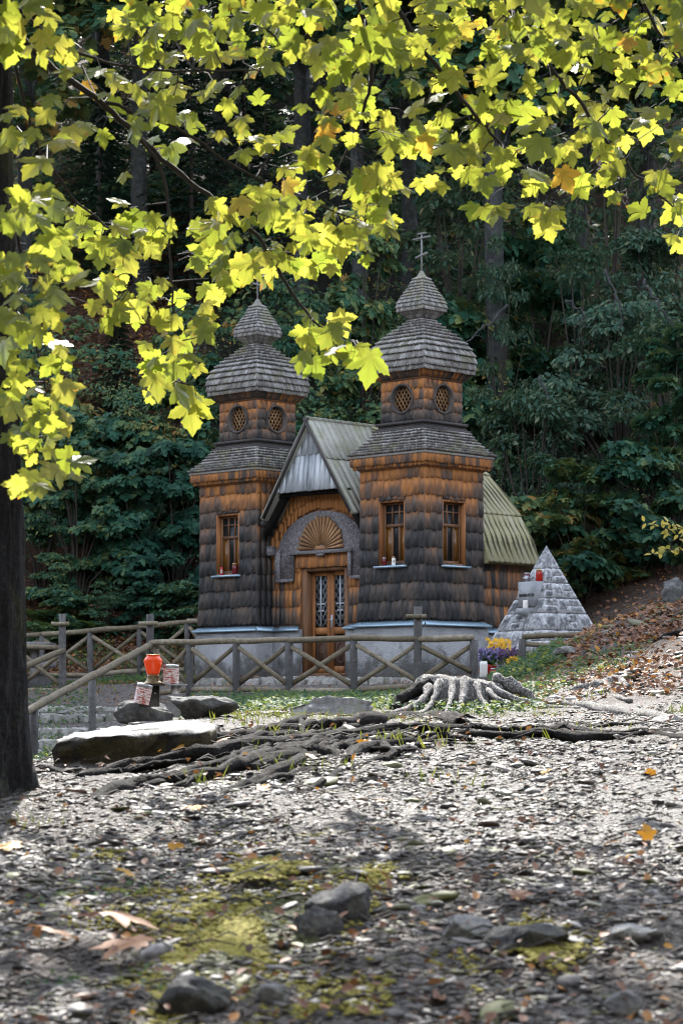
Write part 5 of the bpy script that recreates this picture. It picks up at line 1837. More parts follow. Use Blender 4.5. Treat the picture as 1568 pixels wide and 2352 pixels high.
# leaf masses: (X, Y, radius, count, distance)
BL = []
def blob(X, Y, r, n, d=9.1):
    BL.append((X, Y, r, n, 10.6 + (10.6 - d) * .6))
for X in range(300, 1600, 80):
    blob(X, random.uniform(-50, 20), 60, 6, 9.3); blob(X + 30, random.uniform(50, 110), 55, 7 if X > 650 else 4, 9.2)
for X, Y, r, n in ((320, 40, 35, 4), (400, 90, 45, 5), (500, 60, 55, 6), (560, 130, 40, 3), (640, 40, 50, 6),
                   (730, 250, 45, 6), (720, 350, 40, 5), (800, 200, 60, 7), (850, 280, 55, 7), (880, 400, 45, 5), (860, 470, 40, 5), (900, 340, 35, 4), (800, 420, 45, 4),
                   (950, 140, 60, 7), (980, 240, 60, 7), (1000, 330, 55, 8), (990, 400, 35, 3), (1080, 180, 60, 7), (1100, 270, 60, 7), (1090, 370, 55, 6), (1120, 440, 45, 5),
                   (1180, 130, 60, 6), (1200, 240, 60, 7), (1200, 340, 55, 6), (1220, 430, 45, 5), (1250, 490, 38, 5), (1290, 180, 60, 6), (1310, 290, 60, 7), (1330, 390, 50, 5),
                   (1400, 140, 60, 6), (1410, 250, 60, 6), (1420, 350, 55, 6), (1400, 410, 40, 3), (1500, 180, 55, 5), (1510, 290, 55, 6), (1500, 380, 45, 4), (1560, 330, 40, 4), (1500, 490, 22, 1), (1555, 540, 25, 2), (1550, 460, 26, 2),
                   # upper left, thinner and darker
                   (60, 30, 60, 6), (30, 110, 50, 4), (130, 90, 45, 4), (190, 150, 50, 6), (250, 190, 50, 6), (330, 190, 55, 7), (400, 220, 50, 6), (480, 220, 50, 5), (560, 230, 45, 4), (330, 260, 50, 6), (420, 290, 45, 5), (520, 300, 50, 5), (580, 320, 40, 4),
                   (130, 270, 55, 4), (40, 290, 50, 4), (200, 300, 45, 3), (110, 330, 50, 3), (270, 400, 30, 1), (640, 330, 40, 3), (600, 410, 40, 3), (680, 400, 40, 3), (380, 340, 40, 3),
                   # middle
                   (470, 480, 45, 4), (540, 500, 45, 5), (600, 480, 40, 5), (660, 460, 45, 5), (720, 500, 45, 6), (780, 520, 45, 6), (820, 560, 40, 5), (850, 500, 40, 4), (900, 520, 25, 2),
                   (480, 560, 45, 5), (550, 580, 40, 5), (620, 570, 40, 5), (700, 570, 40, 5), (770, 590, 30, 3), (480, 640, 40, 3), (640, 610, 25, 2), (530, 620, 30, 2), (560, 660, 30, 0),
                   # left
                   (20, 470, 50, 5), (90, 470, 50, 6), (160, 500, 50, 6), (230, 510, 45, 5), (300, 500, 45, 5), (350, 540, 35, 3), (260, 570, 40, 4), (150, 570, 45, 4), (60, 560, 50, 5), (380, 500, 30, 2),
                   (20, 620, 45, 5), (100, 620, 45, 4), (150, 650, 35, 3), (240, 650, 35, 3), (290, 700, 40, 5), (230, 710, 30, 3), (350, 690, 35, 4), (390, 650, 30, 2),
                   (30, 720, 45, 5), (100, 730, 40, 4), (30, 800, 45, 5), (120, 810, 35, 4), (150, 860, 25, 1), (370, 790, 45, 5), (440, 720, 40, 5), (460, 770, 35, 4), (350, 840, 30, 3), (420, 850, 40, 5), (370, 900, 35, 4), (450, 910, 35, 3),
                   (20, 890, 40, 4), (110, 900, 45, 4), (60, 960, 35, 3), (140, 970, 30, 2), (30, 1010, 30, 2), (100, 1030, 40, 4), (160, 1060, 30, 3), (70, 1090, 35, 3), (40, 660, 35, 3),
                   # sprig between the towers
                   (700, 740, 30, 3), (750, 740, 30, 3), (710, 800, 28, 3), (770, 800, 28, 2), (830, 808, 22, 2)):
    blob(X, Y, r, n)
# crown above the frame
for _ in range(110):
    blob(random.uniform(-300, 1900), random.uniform(-900, -130), 120, 10, random.uniform(7.6, 11.8))
MV, MF, MBv = maple_hi()
pos = []; nr_ = []; tp = []; sz = []; dark = []
for X, Y, r, n, d in BL:
    inframe = Y > -60
    n = int(round(n * (.85 if 60 < X < 660 and 120 < Y < 430 else 1.3)))
    for _ in range(n):
        rr, a = r * math.sqrt(random.random()), random.uniform(0, 2 * pi)
        x, y = X + rr * math.cos(a), Y + rr * math.sin(a)
        dd = d + random.uniform(-.7, .7)
        if x < 170: dd = random.uniform(9.3, 10.1)
        pos.append(P(x, y, dd))
        shade = (x < 640 and y < 430 and y > 130)
        tilt = random.gauss(.45, .55) if not shade else random.gauss(.9, .5)
        nr_.append((random.gauss(-.05, .55), -1.0, tilt))
        tp.append((random.gauss(0, .55), random.gauss(-.3, .4), -1.0 if random.random() < .9 else .5))
        sz.append(min(.158, random.lognormvariate(math.log(.084), .24)) * (1 if inframe else 1.3))
for _i in range(470):                         # extra crown leaves, unseen above the frame, added to shade those in view
    pos.append(P(random.uniform(-500, 2000 if _i < 300 else 650), random.uniform(-950, -140), random.uniform(12.2, 16.5)))
    nr_.append((random.gauss(0, .4), -1.0, random.gauss(.8, .4))); tp.append((random.gauss(0, .6), random.gauss(-.3, .4), -1.0)); sz.append(random.uniform(.12, .19))
pos = np.array(pos); N = len(pos)
locp = pos - np.array([TR[0], TR[1], TR[2] - .1])
R = frames(np.array(nr_), np.array(tp))
sz = np.array(sz)
hue = np.clip(rng.beta(2.0, 2.2, N), 0, 1); old = rng.random(N) < .018; hue[old] = rng.uniform(.9, 1, old.sum())
dist = np.linalg.norm(MV[:, :2] - np.array([0, .12]), axis=1)
age = np.clip(rng.normal(-.09, .15, N), -.3, .45)
edge = np.clip((dist / 1.0 - .62) * .8, 0, .35)
col = np.zeros((N, len(MV), 3))
col[..., 0] = hue[:, None]; col[..., 1] = np.clip(age[:, None] + edge[None], 0, 1); col[..., 2] = MBv[None]
# individual curl per leaf
tvar = [MV.copy() for _ in range(6)]
for i, t_ in enumerate(tvar):
    c_ = rng.uniform(-.22, .28); c2 = rng.uniform(-.2, .2)
    t_[:, 2] += c_ * t_[:, 0] ** 2 * -1 - abs(c2) * .6 * t_[:, 1] ** 2 + c2 * t_[:, 0] * t_[:, 1]
    t_[:, :2] *= rng.uniform(.9, 1.1, 2)
allV = []; allL = []; allT = []; allC = []
off = 0
grp = rng.integers(0, 6, N)
lp = np.concatenate([np.array(f) for f in MF]); ttl = np.array([len(f) for f in MF])
for gi in range(6):
    ix = np.where(grp == gi)[0]
    t_ = tvar[gi]
    V_ = np.einsum('nij,nkj->nki', R[ix], t_[None] * sz[ix][:, None, None]) + locp[ix][:, None, :]
    allV.append(V_.reshape(-1, 3))
    allL.append((off + np.arange(len(ix))[:, None] * len(t_) + lp[None]).ravel()); allT.append(np.tile(ttl, len(ix)))
    allC.append(col[ix].reshape(-1, 3)); off += len(ix) * len(t_)
me = arrays_to_mesh('crown', np.concatenate(allV), np.concatenate(allL), np.concatenate(allT), np.concatenate(allC), True)
me.materials.append(MT['maple'])
link(bpy.data.objects.new('crown', me), maple)
# petioles and fine twigs
for i in range(N):
    base = locp[i]
    k = np.argmin(((allb - base) ** 2).sum(1) + np.where(allb[:, 2] < base[2] - .05, .08, 0))
    q = allb[k]; v = q - base; L = np.linalg.norm(v)
    if pos[i][2] / pos[i][1] > 1700 / F and random.random() > .25: continue
    if L < .5:
        e_ = base + v * min(1, .16 / (L + 1e-6))
        e_ = e_ + np.array([0, 0, .02])
        brm.tube([base, (base + e_) / 2 + np.array([0, 0, .015]), e_], [.0014, .0016, .002], 4, caps=False)
for X, Y, r, n, d in BL:
    if n < 2: continue
    b = ML(P(X, Y, d))
    if Y < -200: continue
    k = np.argmin(((allb - b) ** 2).sum(1)); q = allb[k]
    if np.linalg.norm(q - b) > .04:
        m_ = (q + b) / 2 + np.array([random.uniform(-.03, .03), random.uniform(-.03, .03), random.uniform(0, .05)])
        brm.tube([q, m_, b], [.0042, .003, .0018], 5, caps=False)
brm.build('branch', MT['twig'], maple, True)

# ------------------------------------------------------------------ forest on the hillside


def col1(n, lo=0, hi=1, a=2, b=2.4, hot=0.03):
    h = lo + (hi - lo) * rng.beta(a, b, n)
    k = rng.random(n) < hot
    h[k] = rng.uniform(.9, 1, k.sum())
    return np.stack([h, rng.random(n), np.zeros(n)], -1)


def shrub_mesh(kind, seed, wide, tall, nclump, per, size):
    """foliage of one shrub around the origin, in layered sprays"""
    global rng
    keep = rng; rng = np.random.default_rng(seed)
    u = rng.uniform(0, 1, nclump) ** 1.15
    a = rng.uniform(0, 2 * pi, nclump)
    rad_ = wide * np.sqrt(rng.uniform(.05, 1, nclump)) * np.sqrt(np.clip(1.06 - u ** 1.6, .05, 1))
    C = np.stack([rad_ * np.cos(a), rad_ * np.sin(a) * .85, tall * u + .05], -1)
    rr = rng.uniform(.28, .6, nclump) * wide * .42
    tmpl = {'maple': MAPLE_LO, 'ovate': OVATE, 'lance': LANCE}[kind]
    p, Rm, s = clump_leaves(C, rr, per, .9, .45, .45, size, .42)
    me = scatter_mesh('foliage', *tmpl, p, Rm, s, col1(len(p)))
    st = MB()
    for i in range(0, nclump, 2):
        c = C[i]
        st.tube([(0, 0, -.3), (c[0] * .3, c[1] * .3, c[2] * .5), tuple(c)], [.03 * tall / 3 + .01, .018, .006], 5, caps=False)
    rng = keep
    return me, st


SH = []
def add_shrub_kind(mat, *a):
    me, st = shrub_mesh(*a)
    me.materials.append(MT[mat])
    o = st.build('stems', MT['twig']); ms = o.data; bpy.data.objects.remove(o)
    SH.append((me, ms))


add_shrub_kind('shrub', 'maple', 1, 1.3, 2.6, 38, 84, (.095, .165))
add_shrub_kind('shrub', 'maple', 2, 1.0, 3.4, 40, 78, (.09, .155))
add_shrub_kind('shrub', 'ovate', 3, 1.2, 2.2, 44, 120, (.06, .10))
add_shrub_kind('vine', 'ovate', 4, 1.5, 2.4, 56, 140, (.07, .12))
add_shrub_kind('vine', 'ovate', 5, 1.1, 3.2, 42, 80, (.07, .12))
add_shrub_kind('shrub', 'maple', 6, 1.7, 2.0, 46, 78, (.10, .18))


def shrub(kind, X, Y, d, s, label, grp='bushes on the slope behind the chapel', rz=None, sz=1.0):
    p = P(X, Y, d)
    p[2] = float(tz(p[0], p[1])[0]) - .1
    o = empty('bush', tuple(p), random.uniform(0, 6.28) if rz is None else rz, label, 'bush', grp)
    o.scale = (s, s, s * sz)
    me, ms = SH[kind]
    link(bpy.data.objects.new('foliage', me), o); link(bpy.data.objects.new('stems', ms), o)
    return o


for k, X, d, s, sz, lab in (
        (0, 300, 53.2, 1.15, 1.1, 'broad maple bush with yellowish leaf tips, left of the left tower'),
        (1, 180, 53.0, 1.2, 1.1, 'tall dark green maple bush behind the crosspiece fence post on the left'),
        (2, 100, 53.5, 1.15, 1.0, 'small leaved dark bush next to the maple trunk, above the ferns'),
        (0, 400, 53.0, 1.15, 1.2, 'maple bush touching the left tower wall at window height'),
        (5, 250, 55.5, 1.3, 1.1, 'wide bluish maple bush below the leaf-covered bank'),
        (2, 360, 55.5, 1.4, 1.2, 'dense fine leaved bush level with the eaves of the left tower'),
        (1, 440, 55.0, 1.3, 1.3, 'tall bush rising behind the skirt roof of the left tower'),
        (5, 110, 56.5, 1.3, 1.1, 'bluish bush beside the maple trunk below the hanging leaves'),
        (3, 560, 55.5, 1.2, 1.4, 'creeper covered bush just behind the left tower'),
        (5, 700, 54.5, 1.3, 1.3, 'maple bush filling the gap above the gabled roof'),
        (2, 780, 54.0, 1.2, 1.5, 'small leaved bush behind the gable ridge beside the right tower'),
        (1, 830, 57.0, 1.4, 1.4, 'tall teal maple sapling between the two onion domes'),
        (4, 1120, 53.0, 1.2, 1.3, 'creeper hung bush directly right of the right tower belfry'),
        (3, 1220, 52.5, 1.35, 1.4, 'big arching creeper mound right of the right tower eaves'),
        (5, 1240, 51.0, 1.2, 1.1, 'maple bush above the mossy nave roof'),
        (0, 1330, 50.2, 1.05, 1.1, 'maple bush with large teal leaves behind the pyramid tip'),
        (5, 1450, 50.5, 1.15, 1.2, 'low broad maple bush over the dark hollow at the right'),
        (1, 1540, 50.5, 1.15, 1.3, 'maple sapling at the right edge above the leafy mound'),
        (3, 1420, 54.5, 1.5, 1.3, 'arching creeper thicket high on the right'),
        (4, 1330, 56.0, 1.4, 1.4, 'thin leaved creeper thicket right of the pale ivied trunk'),
        (3, 1530, 57.0, 1.6, 1.3, 'creeper curtain at the far right under the yellow leaves'),
        (0, 1240, 58.5, 1.6, 1.3, 'maple crown above the right tower cross, to its right'),
        (5, 1000, 58.5, 1.6, 1.3, 'maple crown behind the cross of the right tower'),
        (5, 150, 51.6, .62, .9, 'low bush between the ferns and the crosspiece fence post'),
        (2, 240, 51.8, .62, .9, 'low fine leaved bush on the leafy bank behind the fence'),
        (0, 330, 51.8, .6, .9, 'low yellow tipped maple bush on the bank behind the lantern'),
        (5, 420, 51.4, .6, 1.0, 'low maple bush at the foot of the left tower'),
        (4, 1145, 56.6, .9, 2.2, 'creeper climbing the thick pale trunk right of the right tower'),
        (3, 1050, 61, 1.6, 1.5, 'pale creeper mound uphill behind the right tower cross'),
        (4, 1400, 60, 1.7, 1.5, 'pale creeper curtain just under the yellow leaves on the right'),
        (3, 1540, 53, 1.3, 1.4, 'creeper thicket at the right edge above the dark hollow'),
        (2, 650, 58.5, 1.5, 1.4, 'fine leaved bush behind the cross of the left tower')):
    shrub(k, X, 1400, d, s, lab, sz=sz)

# undergrowth that nobody could count
def hill_points(n, y0, y1, margin=.17, keep=None):
    out = []
    while len(out) < n:
        y = rng.uniform(y0, y1); a = rng.uniform(-margin, margin)
        x = a * y; z = float(tz(x, y)[0])
        X, Y = CX + F * x / y, HY - F * z / y
        if keep is None or keep(X, Y, y): out.append((x, y, z))
    return np.array(out)


def keep_shrub(X, Y, y):
    if 80 < X < 430 and 660 < Y < 960: return random.random() < .12
    if X < 470 and Y > 1390: return False
    if X < 480 and 1300 < Y < 1390: return random.random() < .4
    if 1330 < X and 1300 < Y: return random.random() < .1
    if 1250 < X < 1480 and 1020 < Y < 1200: return random.random() < .25
    return True


VS = []; LS = []; TS = []; CS = []; off = 0
for (tm_, n, per, size, rr, hh) in ((MAPLE_LO, 620, 85, (.10, .18), (.5, 1.0), (.3, 2.6)), (OVATE, 640, 100, (.07, .125), (.4, .9), (.2, 2.4)), (OVATE, 380, 100, (.08, .14), (.5, 1.0), (1.0, 3.5))):
    C = hill_points(n, 52.5, 108, .175, keep_shrub)
    C[:, 2] += rng.uniform(*hh, n) * np.clip((C[:, 1] - 51) / 4, .25, 1)
    p, Rm, s = clump_leaves(C, rng.uniform(*rr, n), per, .9, .45, .45, size, .5)
    s = s * (p[:, 1] / 58)
    me = scatter_mesh('tmp', *tm_, p, Rm, s, col1(len(p)))
    k = len(me.vertices); v = np.empty(k * 3, np.float32); me.vertices.foreach_get('co', v)
    VS.append(v.reshape(-1, 3)); c = np.empty(k * 4, np.float32); me.attributes['tint'].data.foreach_get('color', c); CS.append(c.reshape(-1, 4)[:, :3])
    l = np.empty(len(me.loops), np.int32); me.loops.foreach_get('vertex_index', l); LS.append(l + off)
    t_ = np.empty(len(me.polygons), np.int32); me.polygons.foreach_get('loop_total', t_); TS.append(t_)
    off += k; bpy.data.meshes.remove(me)
me = arrays_to_mesh('undergrowth', np.concatenate(VS), np.concatenate(LS), np.concatenate(TS), np.concatenate(CS))
me.materials.append(MT['shrub'])
tag(link(bpy.data.objects.new('undergrowth', me)), 'dark green undergrowth covering the steep wooded hillside behind the chapel', 'undergrowth', kind='stuff')


# tall trees: trunk, limbs and a crown of leaf clumps above
def tree_crown(seed, kind, nclump, per, size, rx, h0, h1):
    global rng
    keep = rng; rng = np.random.default_rng(seed)
    a = rng.uniform(0, 2 * pi, nclump); u = rng.uniform(0, 1, nclump)
    prof = np.sin(np.clip(u * .9 + .08, 0, 1) * pi) ** .7
    r = rx * prof * np.sqrt(rng.uniform(.05, 1, nclump))
    C = np.stack([r * np.cos(a), r * np.sin(a), h0 + (h1 - h0) * u], -1)
    tm_ = {'maple': MAPLE_LO, 'ovate': OVATE}[kind]
    p, Rm, s = clump_leaves(C, rng.uniform(.6, 1.2, nclump), per, .8, .5, .1, size, .6)
    me = scatter_mesh('crown', *tm_, p, Rm, s, col1(len(p)))
    rng = keep
    return me, C


def trunk_mesh(seed, h, r, C):
    st = random.getstate(); random.seed(seed)
    m = MB(); n = 14
    pts = [(.10 * math.sin(i * .5 + seed), .1 * math.sin(i * .37 + seed * 2), -.8 + (h + .8) * i / n) for i in range(n + 1)]
    m.tube(pts, [r * (1.25 if i == 0 else 1.08 if i == 1 else 1) * (1 - .8 * (i / n) ** 1.3) for i in range(n + 1)], 14, jit=.05)
    for c in C[::3]:
        z = max(c[2] - random.uniform(1, 3), h * .35)
        k = min(int((z + .8) / (h + .8) * n), n)
        m.tube([pts[k], (c[0] * .5, c[1] * .5, (pts[k][2] + c[2]) / 2 + .3), tuple(c)], [.07, .045, .015], 5, caps=False)
    random.setstate(st)
    o = m.build('trunk', MT['trunk_far'], None, True); me = o.data; bpy.data.objects.remove(o)
    return me


TK = []
for seed, kind, nc, per, size, rx, h0, h1, h, r in ((31, 'maple', 120, 70, (.26, .42), 4.6, 8.5, 20, 18, .26), (32, 'ovate', 120, 90, (.20, .34), 4.0, 9.5, 21, 19, .22), (33, 'maple', 130, 70, (.26, .42), 5.0, 10, 22, 20, .31)):
    cm, C = tree_crown(seed, kind, nc, per, size, rx, h0, h1)
    cm.materials.append(MT['shrub'])
    TK.append((cm, trunk_mesh(seed, h, r, C)))


def tall_tree(k, X, d, s, label, grp='tall trees on the hillside'):
    x = (X - CX) * d / F
    z = float(tz(x, d)[0])
    o = empty('broadleaf_tree', (x, d, z - .1), random.uniform(0, 6.28), label, 'tree', grp)
    o.scale = (s, s, s)
    link(bpy.data.objects.new('trunk', TK[k][1]), o); link(bpy.data.objects.new('crown', TK[k][0]), o)


for k, X, d, s, lab in ((0, 328, 66, 1.0, 'tree with a pale slim trunk showing below the gap in the yellow leaves'), (2, 1140, 57.5, .90, 'tree with a thick pale ivied trunk right of the right tower'),
                        (1, 690, 64, .95, 'tree with a grey trunk behind the gap between the two crosses'), (0, 246, 69, 1.05, 'tree at the upper left whose trunk shows near the top edge'),
                        (2, 515, 70, 1.0, 'tree standing uphill between the left tower and the pale slim trunk'), (1, 930, 66, 1.05, 'tree hidden uphill behind the right tower cross'),
                        (0, 1320, 62, .90, 'tree uphill right of the thick ivied trunk'), (2, 1480, 60, .80, 'tree near the right edge above the creeper curtain'), (1, 60, 63, 1.05, 'tree on the slope behind the maple trunk at the left edge'),
                        (1, 820, 61, 1.0, 'tree rising behind the gabled roof, between the towers')):
    tall_tree(k, X, d, s, lab)
for i in range(16):
    d = 74 + 1.9 * i; X = (140 + i * 613) % 1700 - 60
    tall_tree(i % 3, X, d, random.uniform(.85, 1.1), 'tree of the dense wood high on the hillside, mostly hidden by the yellow leaves', 'trees of the high wood')
# trees beside the view that shade the forecourt
for k, x, y, s in ((0, -9, 60, .84), (2, -13, 57, .76), (1, 9.5, 58, .78), (2, 13, 57, .74), (0, -15, 66, .95), (1, 15, 66, .95)):
    o = empty('broadleaf_tree', (x, y, float(tz(x, y)[0]) - .1), x, 'tall broadleaf tree of the hillside forest, beyond the edges of the view', 'tree', 'forest trees beside the view')
    o.scale = (s, s, s)
    link(bpy.data.objects.new('trunk', TK[k][1]), o); link(bpy.data.objects.new('crown', TK[k][0]), o)


# spruce saplings with layered boughs
def spruce_mesh(seed, h, r):
    global rng
    keep = rng; rng = np.random.default_rng(seed)
    P_, Nn_, Tt_, S_ = [], [], [], []
    for z in np.arange(.5, h, .33):
        rr = r * (1 - z / h) ** .8 + .15
        nb = 9
        for b in range(nb):
            a = 2 * pi * b / nb + z * 3 + rng.uniform(-.2, .2)
            for f in np.linspace(.15, 1, int(8 + rr * 9)):
                for sd in (-1, 1):
                    c = np.array([math.cos(a), math.sin(a), 0]); sdv = np.array([-math.sin(a), math.cos(a), 0]) * sd
                    P_.append(c * rr * f + np.array([0, 0, z - .28 * rr * f * f + rng.uniform(-.03, .03)]) + sdv * .02)
                    Tt_.append(c * .8 + sdv * .8 + np.array([0, 0, -.25])); Nn_.append((rng.normal() * .2, rng.normal() * .2 - .2, 1)); S_.append(.12 + .18 * (1 - f * .6))
    Nn_ = np.array(Nn_, float); Tt_ = np.array(Tt_); P_ = np.array(P_)
    me = scatter_mesh('crown', np.array([(0, 0, 0), (.16, .3, 0), (.07, .8, -.02), (0, 1, -.05), (-.07, .8, -.02), (-.16, .3, 0)]), [(0, 1, 2, 3, 4, 5)], P_, frames(Nn_, Tt_), np.array(S_), col1(len(P_), hot=0))
    rng = keep
    me.materials.append(MT['needle'])
    m = MB(); m.tube([(0, 0, -.4), (0, 0, h)], [.09, .015], 8)
    o = m.build('trunk', MT['twig'], None, True); ms = o.data; bpy.data.objects.remove(o)
    return me, ms


SPR = spruce_mesh(51, 6.5, 1.9)
for X, d, s, lab in ((440, 66, 1.1, 'young spruce with layered boughs right of the pale slim trunk'), (560, 70, 1.2, 'young spruce higher up, seen over the left tower cross'), (230, 67, 1.0, 'young spruce left of the pale slim trunk'), (270, 60.5, .45, 'small dark spruce on the leaf-covered bank'), (350, 72, 1.2, 'young spruce under the yellow leaves at the upper left')):
    x = (X - CX) * d / F
    o = empty('spruce_sapling', (x, d, float(tz(x, d)[0]) - .1), random.uniform(0, 6), lab, 'spruce', 'young spruces on the slope')
    o.scale = (s, s, s)
    link(bpy.data.objects.new('crown', SPR[0]), o); link(bpy.data.objects.new('trunk', SPR[1]), o)


# dead branches hanging in the thicket
for pts, lab in (([(1165, 700, 54), (1120, 745, 53.6), (1080, 780, 53.2), (1052, 812, 53)], 'bare dead branch arching beside the right tower dome'), ([(1240, 860, 52.5), (1262, 930, 52.3), (1245, 1010, 52.2), (1258, 1080, 52)], 'upright crooked bare stem in the creepers right of the belfry'),
                 ([(1480, 640, 52.5), (1510, 700, 52.2), (1545, 745, 52), (1570, 760, 52)], 'bare branch drooping near the right edge'), ([(1390, 620, 53), (1420, 690, 52.6), (1428, 760, 52.4)], 'thin bare stem hanging under the yellow leaves on the right'),
                 ([(1300, 690, 54), (1340, 720, 53.6), (1330, 790, 53.4)], 'short hooked bare branch in the dark gap on the right')):
    w_ = [P(*q) for q in pts]; c = w_[0]
    q = np.array([v - c for v in w_]); t = np.linspace(0, len(q) - 1, 16)
    s_ = np.stack([np.interp(t, range(len(q)), q[:, k]) for k in range(3)], -1) + rng.normal(size=(16, 3)) * .03
    m = MB(); m.tube(list(s_), list(np.linspace(.035, .008, 16)), 6)
    for i in range(3, 15, 2):
        e = s_[i] + np.array([random.uniform(-.4, .4), random.uniform(-.2, .2), random.uniform(-.5, .1)])
        m.tube([s_[i], (s_[i] + e) / 2 + np.array([0, 0, .05]), e], [.012, .008, .003], 5, caps=False)
    o = m.build('dead_branch', MT['trunk_far'], None, True); o.location = tuple(c)
    tag(o, lab, 'branch', 'dead branches in the thicket')

# ferns by the fence
def fern_mesh(seed):
    global rng
    keep = rng; rng = np.random.default_rng(seed)
    P_, N_, T_, S_ = [], [], [], []
    for fr in range(14):
        a = 2 * pi * fr / 14 + rng.uniform(-.2, .2); L = rng.uniform(.55, .85)
        c = np.array([math.cos(a), math.sin(a), 0]); sd0 = np.array([-math.sin(a), math.cos(a), 0])
        for f in np.linspace(.12, 1, 22):
            p = c * L * f + np.array([0, 0, .75 * L * math.sin(f * 2.0) * .9])
            for sd in (-1, 1):
                P_.append(p); T_.append(sd0 * sd + c * .35 + np.array([0, 0, -.15])); N_.append((c[0] * -.2 + rng.normal() * .1, c[1] * -.2 - .2, 1)); S_.append(.20 * math.sin(pi * min(1, (1.08 - f))) ** .8 + .02)
    me = scatter_mesh('fronds', np.array([(0, 0, 0), (.12, .25, 0), (.07, .7, -.02), (0, 1, -.06), (-.07, .7, -.02), (-.12, .25, 0)]), [(0, 1, 2, 3, 4, 5)], np.array(P_), frames(np.array(N_, float), np.array(T_)), np.array(S_), col1(len(P_)))
    rng = keep
    me.materials.append(MT['fern'])
    return me


FM = [fern_mesh(1), fern_mesh(2)]
for i, (X, Y, d, s, lab) in enumerate(((80, 1445, 50.6, 1.0, 'green fern next to the maple trunk, behind the fence'), (125, 1440, 51.0, 1.1, 'arching fern behind the tall fence post with a crosspiece'), (185, 1438, 51.2, .95, 'small fern right of the crosspiece post'), (110, 1405, 52.0, 1.1, 'fern standing above the others on the bank'), (165, 1412, 51.8, .9, 'pale fern at the top of the bank behind the fence'))):
    x = (X - CX) * d / F
    o = bpy.data.objects.new('fern', FM[i % 2]); link(o)
    o.location = (x, d, float(tz(x, d)[0])); o.rotation_euler = (0, 0, i * 1.3); o.scale = (s, s, s)
    tag(o, lab, 'fern', 'ferns behind the fence')

# yellow sprig reaching in from the right
tw = empty('yellow_sapling', tuple(P(1620, 1420, 37)), 0, 'sapling with small yellow leaves reaching in at the right edge', 'sapling')
c = P(1620, 1420, 37)
m = MB(); lp_ = []
m.tube([(0, 0, -.4), P(1625, 1300, 37) - c, P(1618, 1190, 37) - c], [.02, .014, .006], 6)
for A in ([(1622, 1290), (1570, 1240), (1530, 1215), (1478, 1200)], [(1624, 1300), (1590, 1270), (1540, 1262), (1490, 1272)], [(1620, 1260), (1570, 1215), (1530, 1203)]):
    pts = [P(X, Y, 37 + random.uniform(-.2, .2)) - c for X, Y in A]
    m.tube(pts, [.010, .007, .005, .003][:len(pts)], 5)
    for i in range(len(pts) - 1):
        for f in np.linspace(0, 1, 9): lp_.append(pts[i] * (1 - f) + pts[i + 1] * f + rng.normal(size=3) * .02)
m.build('stems', MT['twig'], tw)
lp_ = np.array(lp_)
MT['yleaf'] = mk_leaf('yellow_leaf', [(0, (.20, .19, .03)), (.6, (.40, .31, .03)), (1, (.55, .42, .06))], [(0, (.4, .4, .05)), (1, (.6, .45, .05))], .35)
me = scatter_mesh('leaves', *OVATE, lp_, frames(rng.normal(size=(len(lp_), 3)) * .4 + [0, -.8, .8], rng.normal(size=(len(lp_), 3)) + [-.6, 0, -.4]), rng.uniform(.09, .15, len(lp_)), col1(len(lp_)))
me.materials.append(MT['yleaf']); link(bpy.data.objects.new('leaves', me), tw)
# ------------------------------------------------------------------ gravel
def merged(name, sub, pos, sc, rot, col, mat, jit=.18, seed=1, smooth=False):
    V, Fc = sub
    r_ = np.random.default_rng(seed)
    N = len(pos); k = len(V)
    var = [V * (1 + r_.uniform(-jit, jit, (k, 1))) for _ in range(24)]
    var = np.stack(var)[r_.integers(0, 24, N)]
    L = var * sc[:, None, :]
    ca, sa = np.cos(rot[:, 0]), np.sin(rot[:, 0]); cb, sb2_ = np.cos(rot[:, 1]), np.sin(rot[:, 1])
    x = L[..., 0] * cb[:, None] + L[..., 2] * sb2_[:, None]; z = -L[..., 0] * sb2_[:, None] + L[..., 2] * cb[:, None]
    X = x * ca[:, None] - L[..., 1] * sa[:, None]; Yv = x * sa[:, None] + L[..., 1] * ca[:, None]
    Vw = np.stack([X, Yv, z], -1) + pos[:, None, :]
    lp = np.array(Fc).ravel()
    loops = (np.arange(N)[:, None] * k + lp[None]).ravel()
    me = arrays_to_mesh(name, Vw.reshape(-1, 3), loops, np.full(N * len(Fc), 3), np.repeat(col, k, 0), smooth)
    me.materials.append(mat)
    return link(bpy.data.objects.new(name, me))


def ground_xy(n, d0, d1, X0=-150, X1=1720, pw=1.0, dens=None):
    """points spread evenly as seen from the path"""
    out_x = []; out_y = []
    tot = 0
    while tot < n:
        m = n * 2
        d = 1 / (1 / d1 + (1 / d0 - 1 / d1) * rng.uniform(0, 1, m) ** pw)
        X = rng.uniform(X0, X1, m); x = (X - CX) * d / F
        ok = np.ones(m, bool) if dens is None else rng.uniform(0, 1, m) < dens(x, d, X)
        out_x.append(x[ok]); out_y.append(d[ok]); tot += ok.sum()
    x = np.concatenate(out_x)[:n]; y = np.concatenate(out_y)[:n]
    return x, y, tz(x, y)


def gdens(x, d, X):
    n = fbm(x * 1.3, d * .6, 3, 77) + .5 * fbm(x * 4, d * 2, 2, 78)
    R, G, B = zones(x, d)
    return np.clip(.55 + 1.1 * n, .06, 1) * np.clip(1 - .75 * G, .1, 1) * np.clip((d - 4.5) / 5, .45, 1) * np.clip(1 - 2.6 * (B - .80), .25, 1) * (1 - .6 * np.clip((420 - X) / 200, 0, 1) * np.clip((d - 8) / 1.5, 0, 1) * np.clip((15 - d) / 2, 0, 1)) * np.clip(1 - .35 * R, .3, 1)


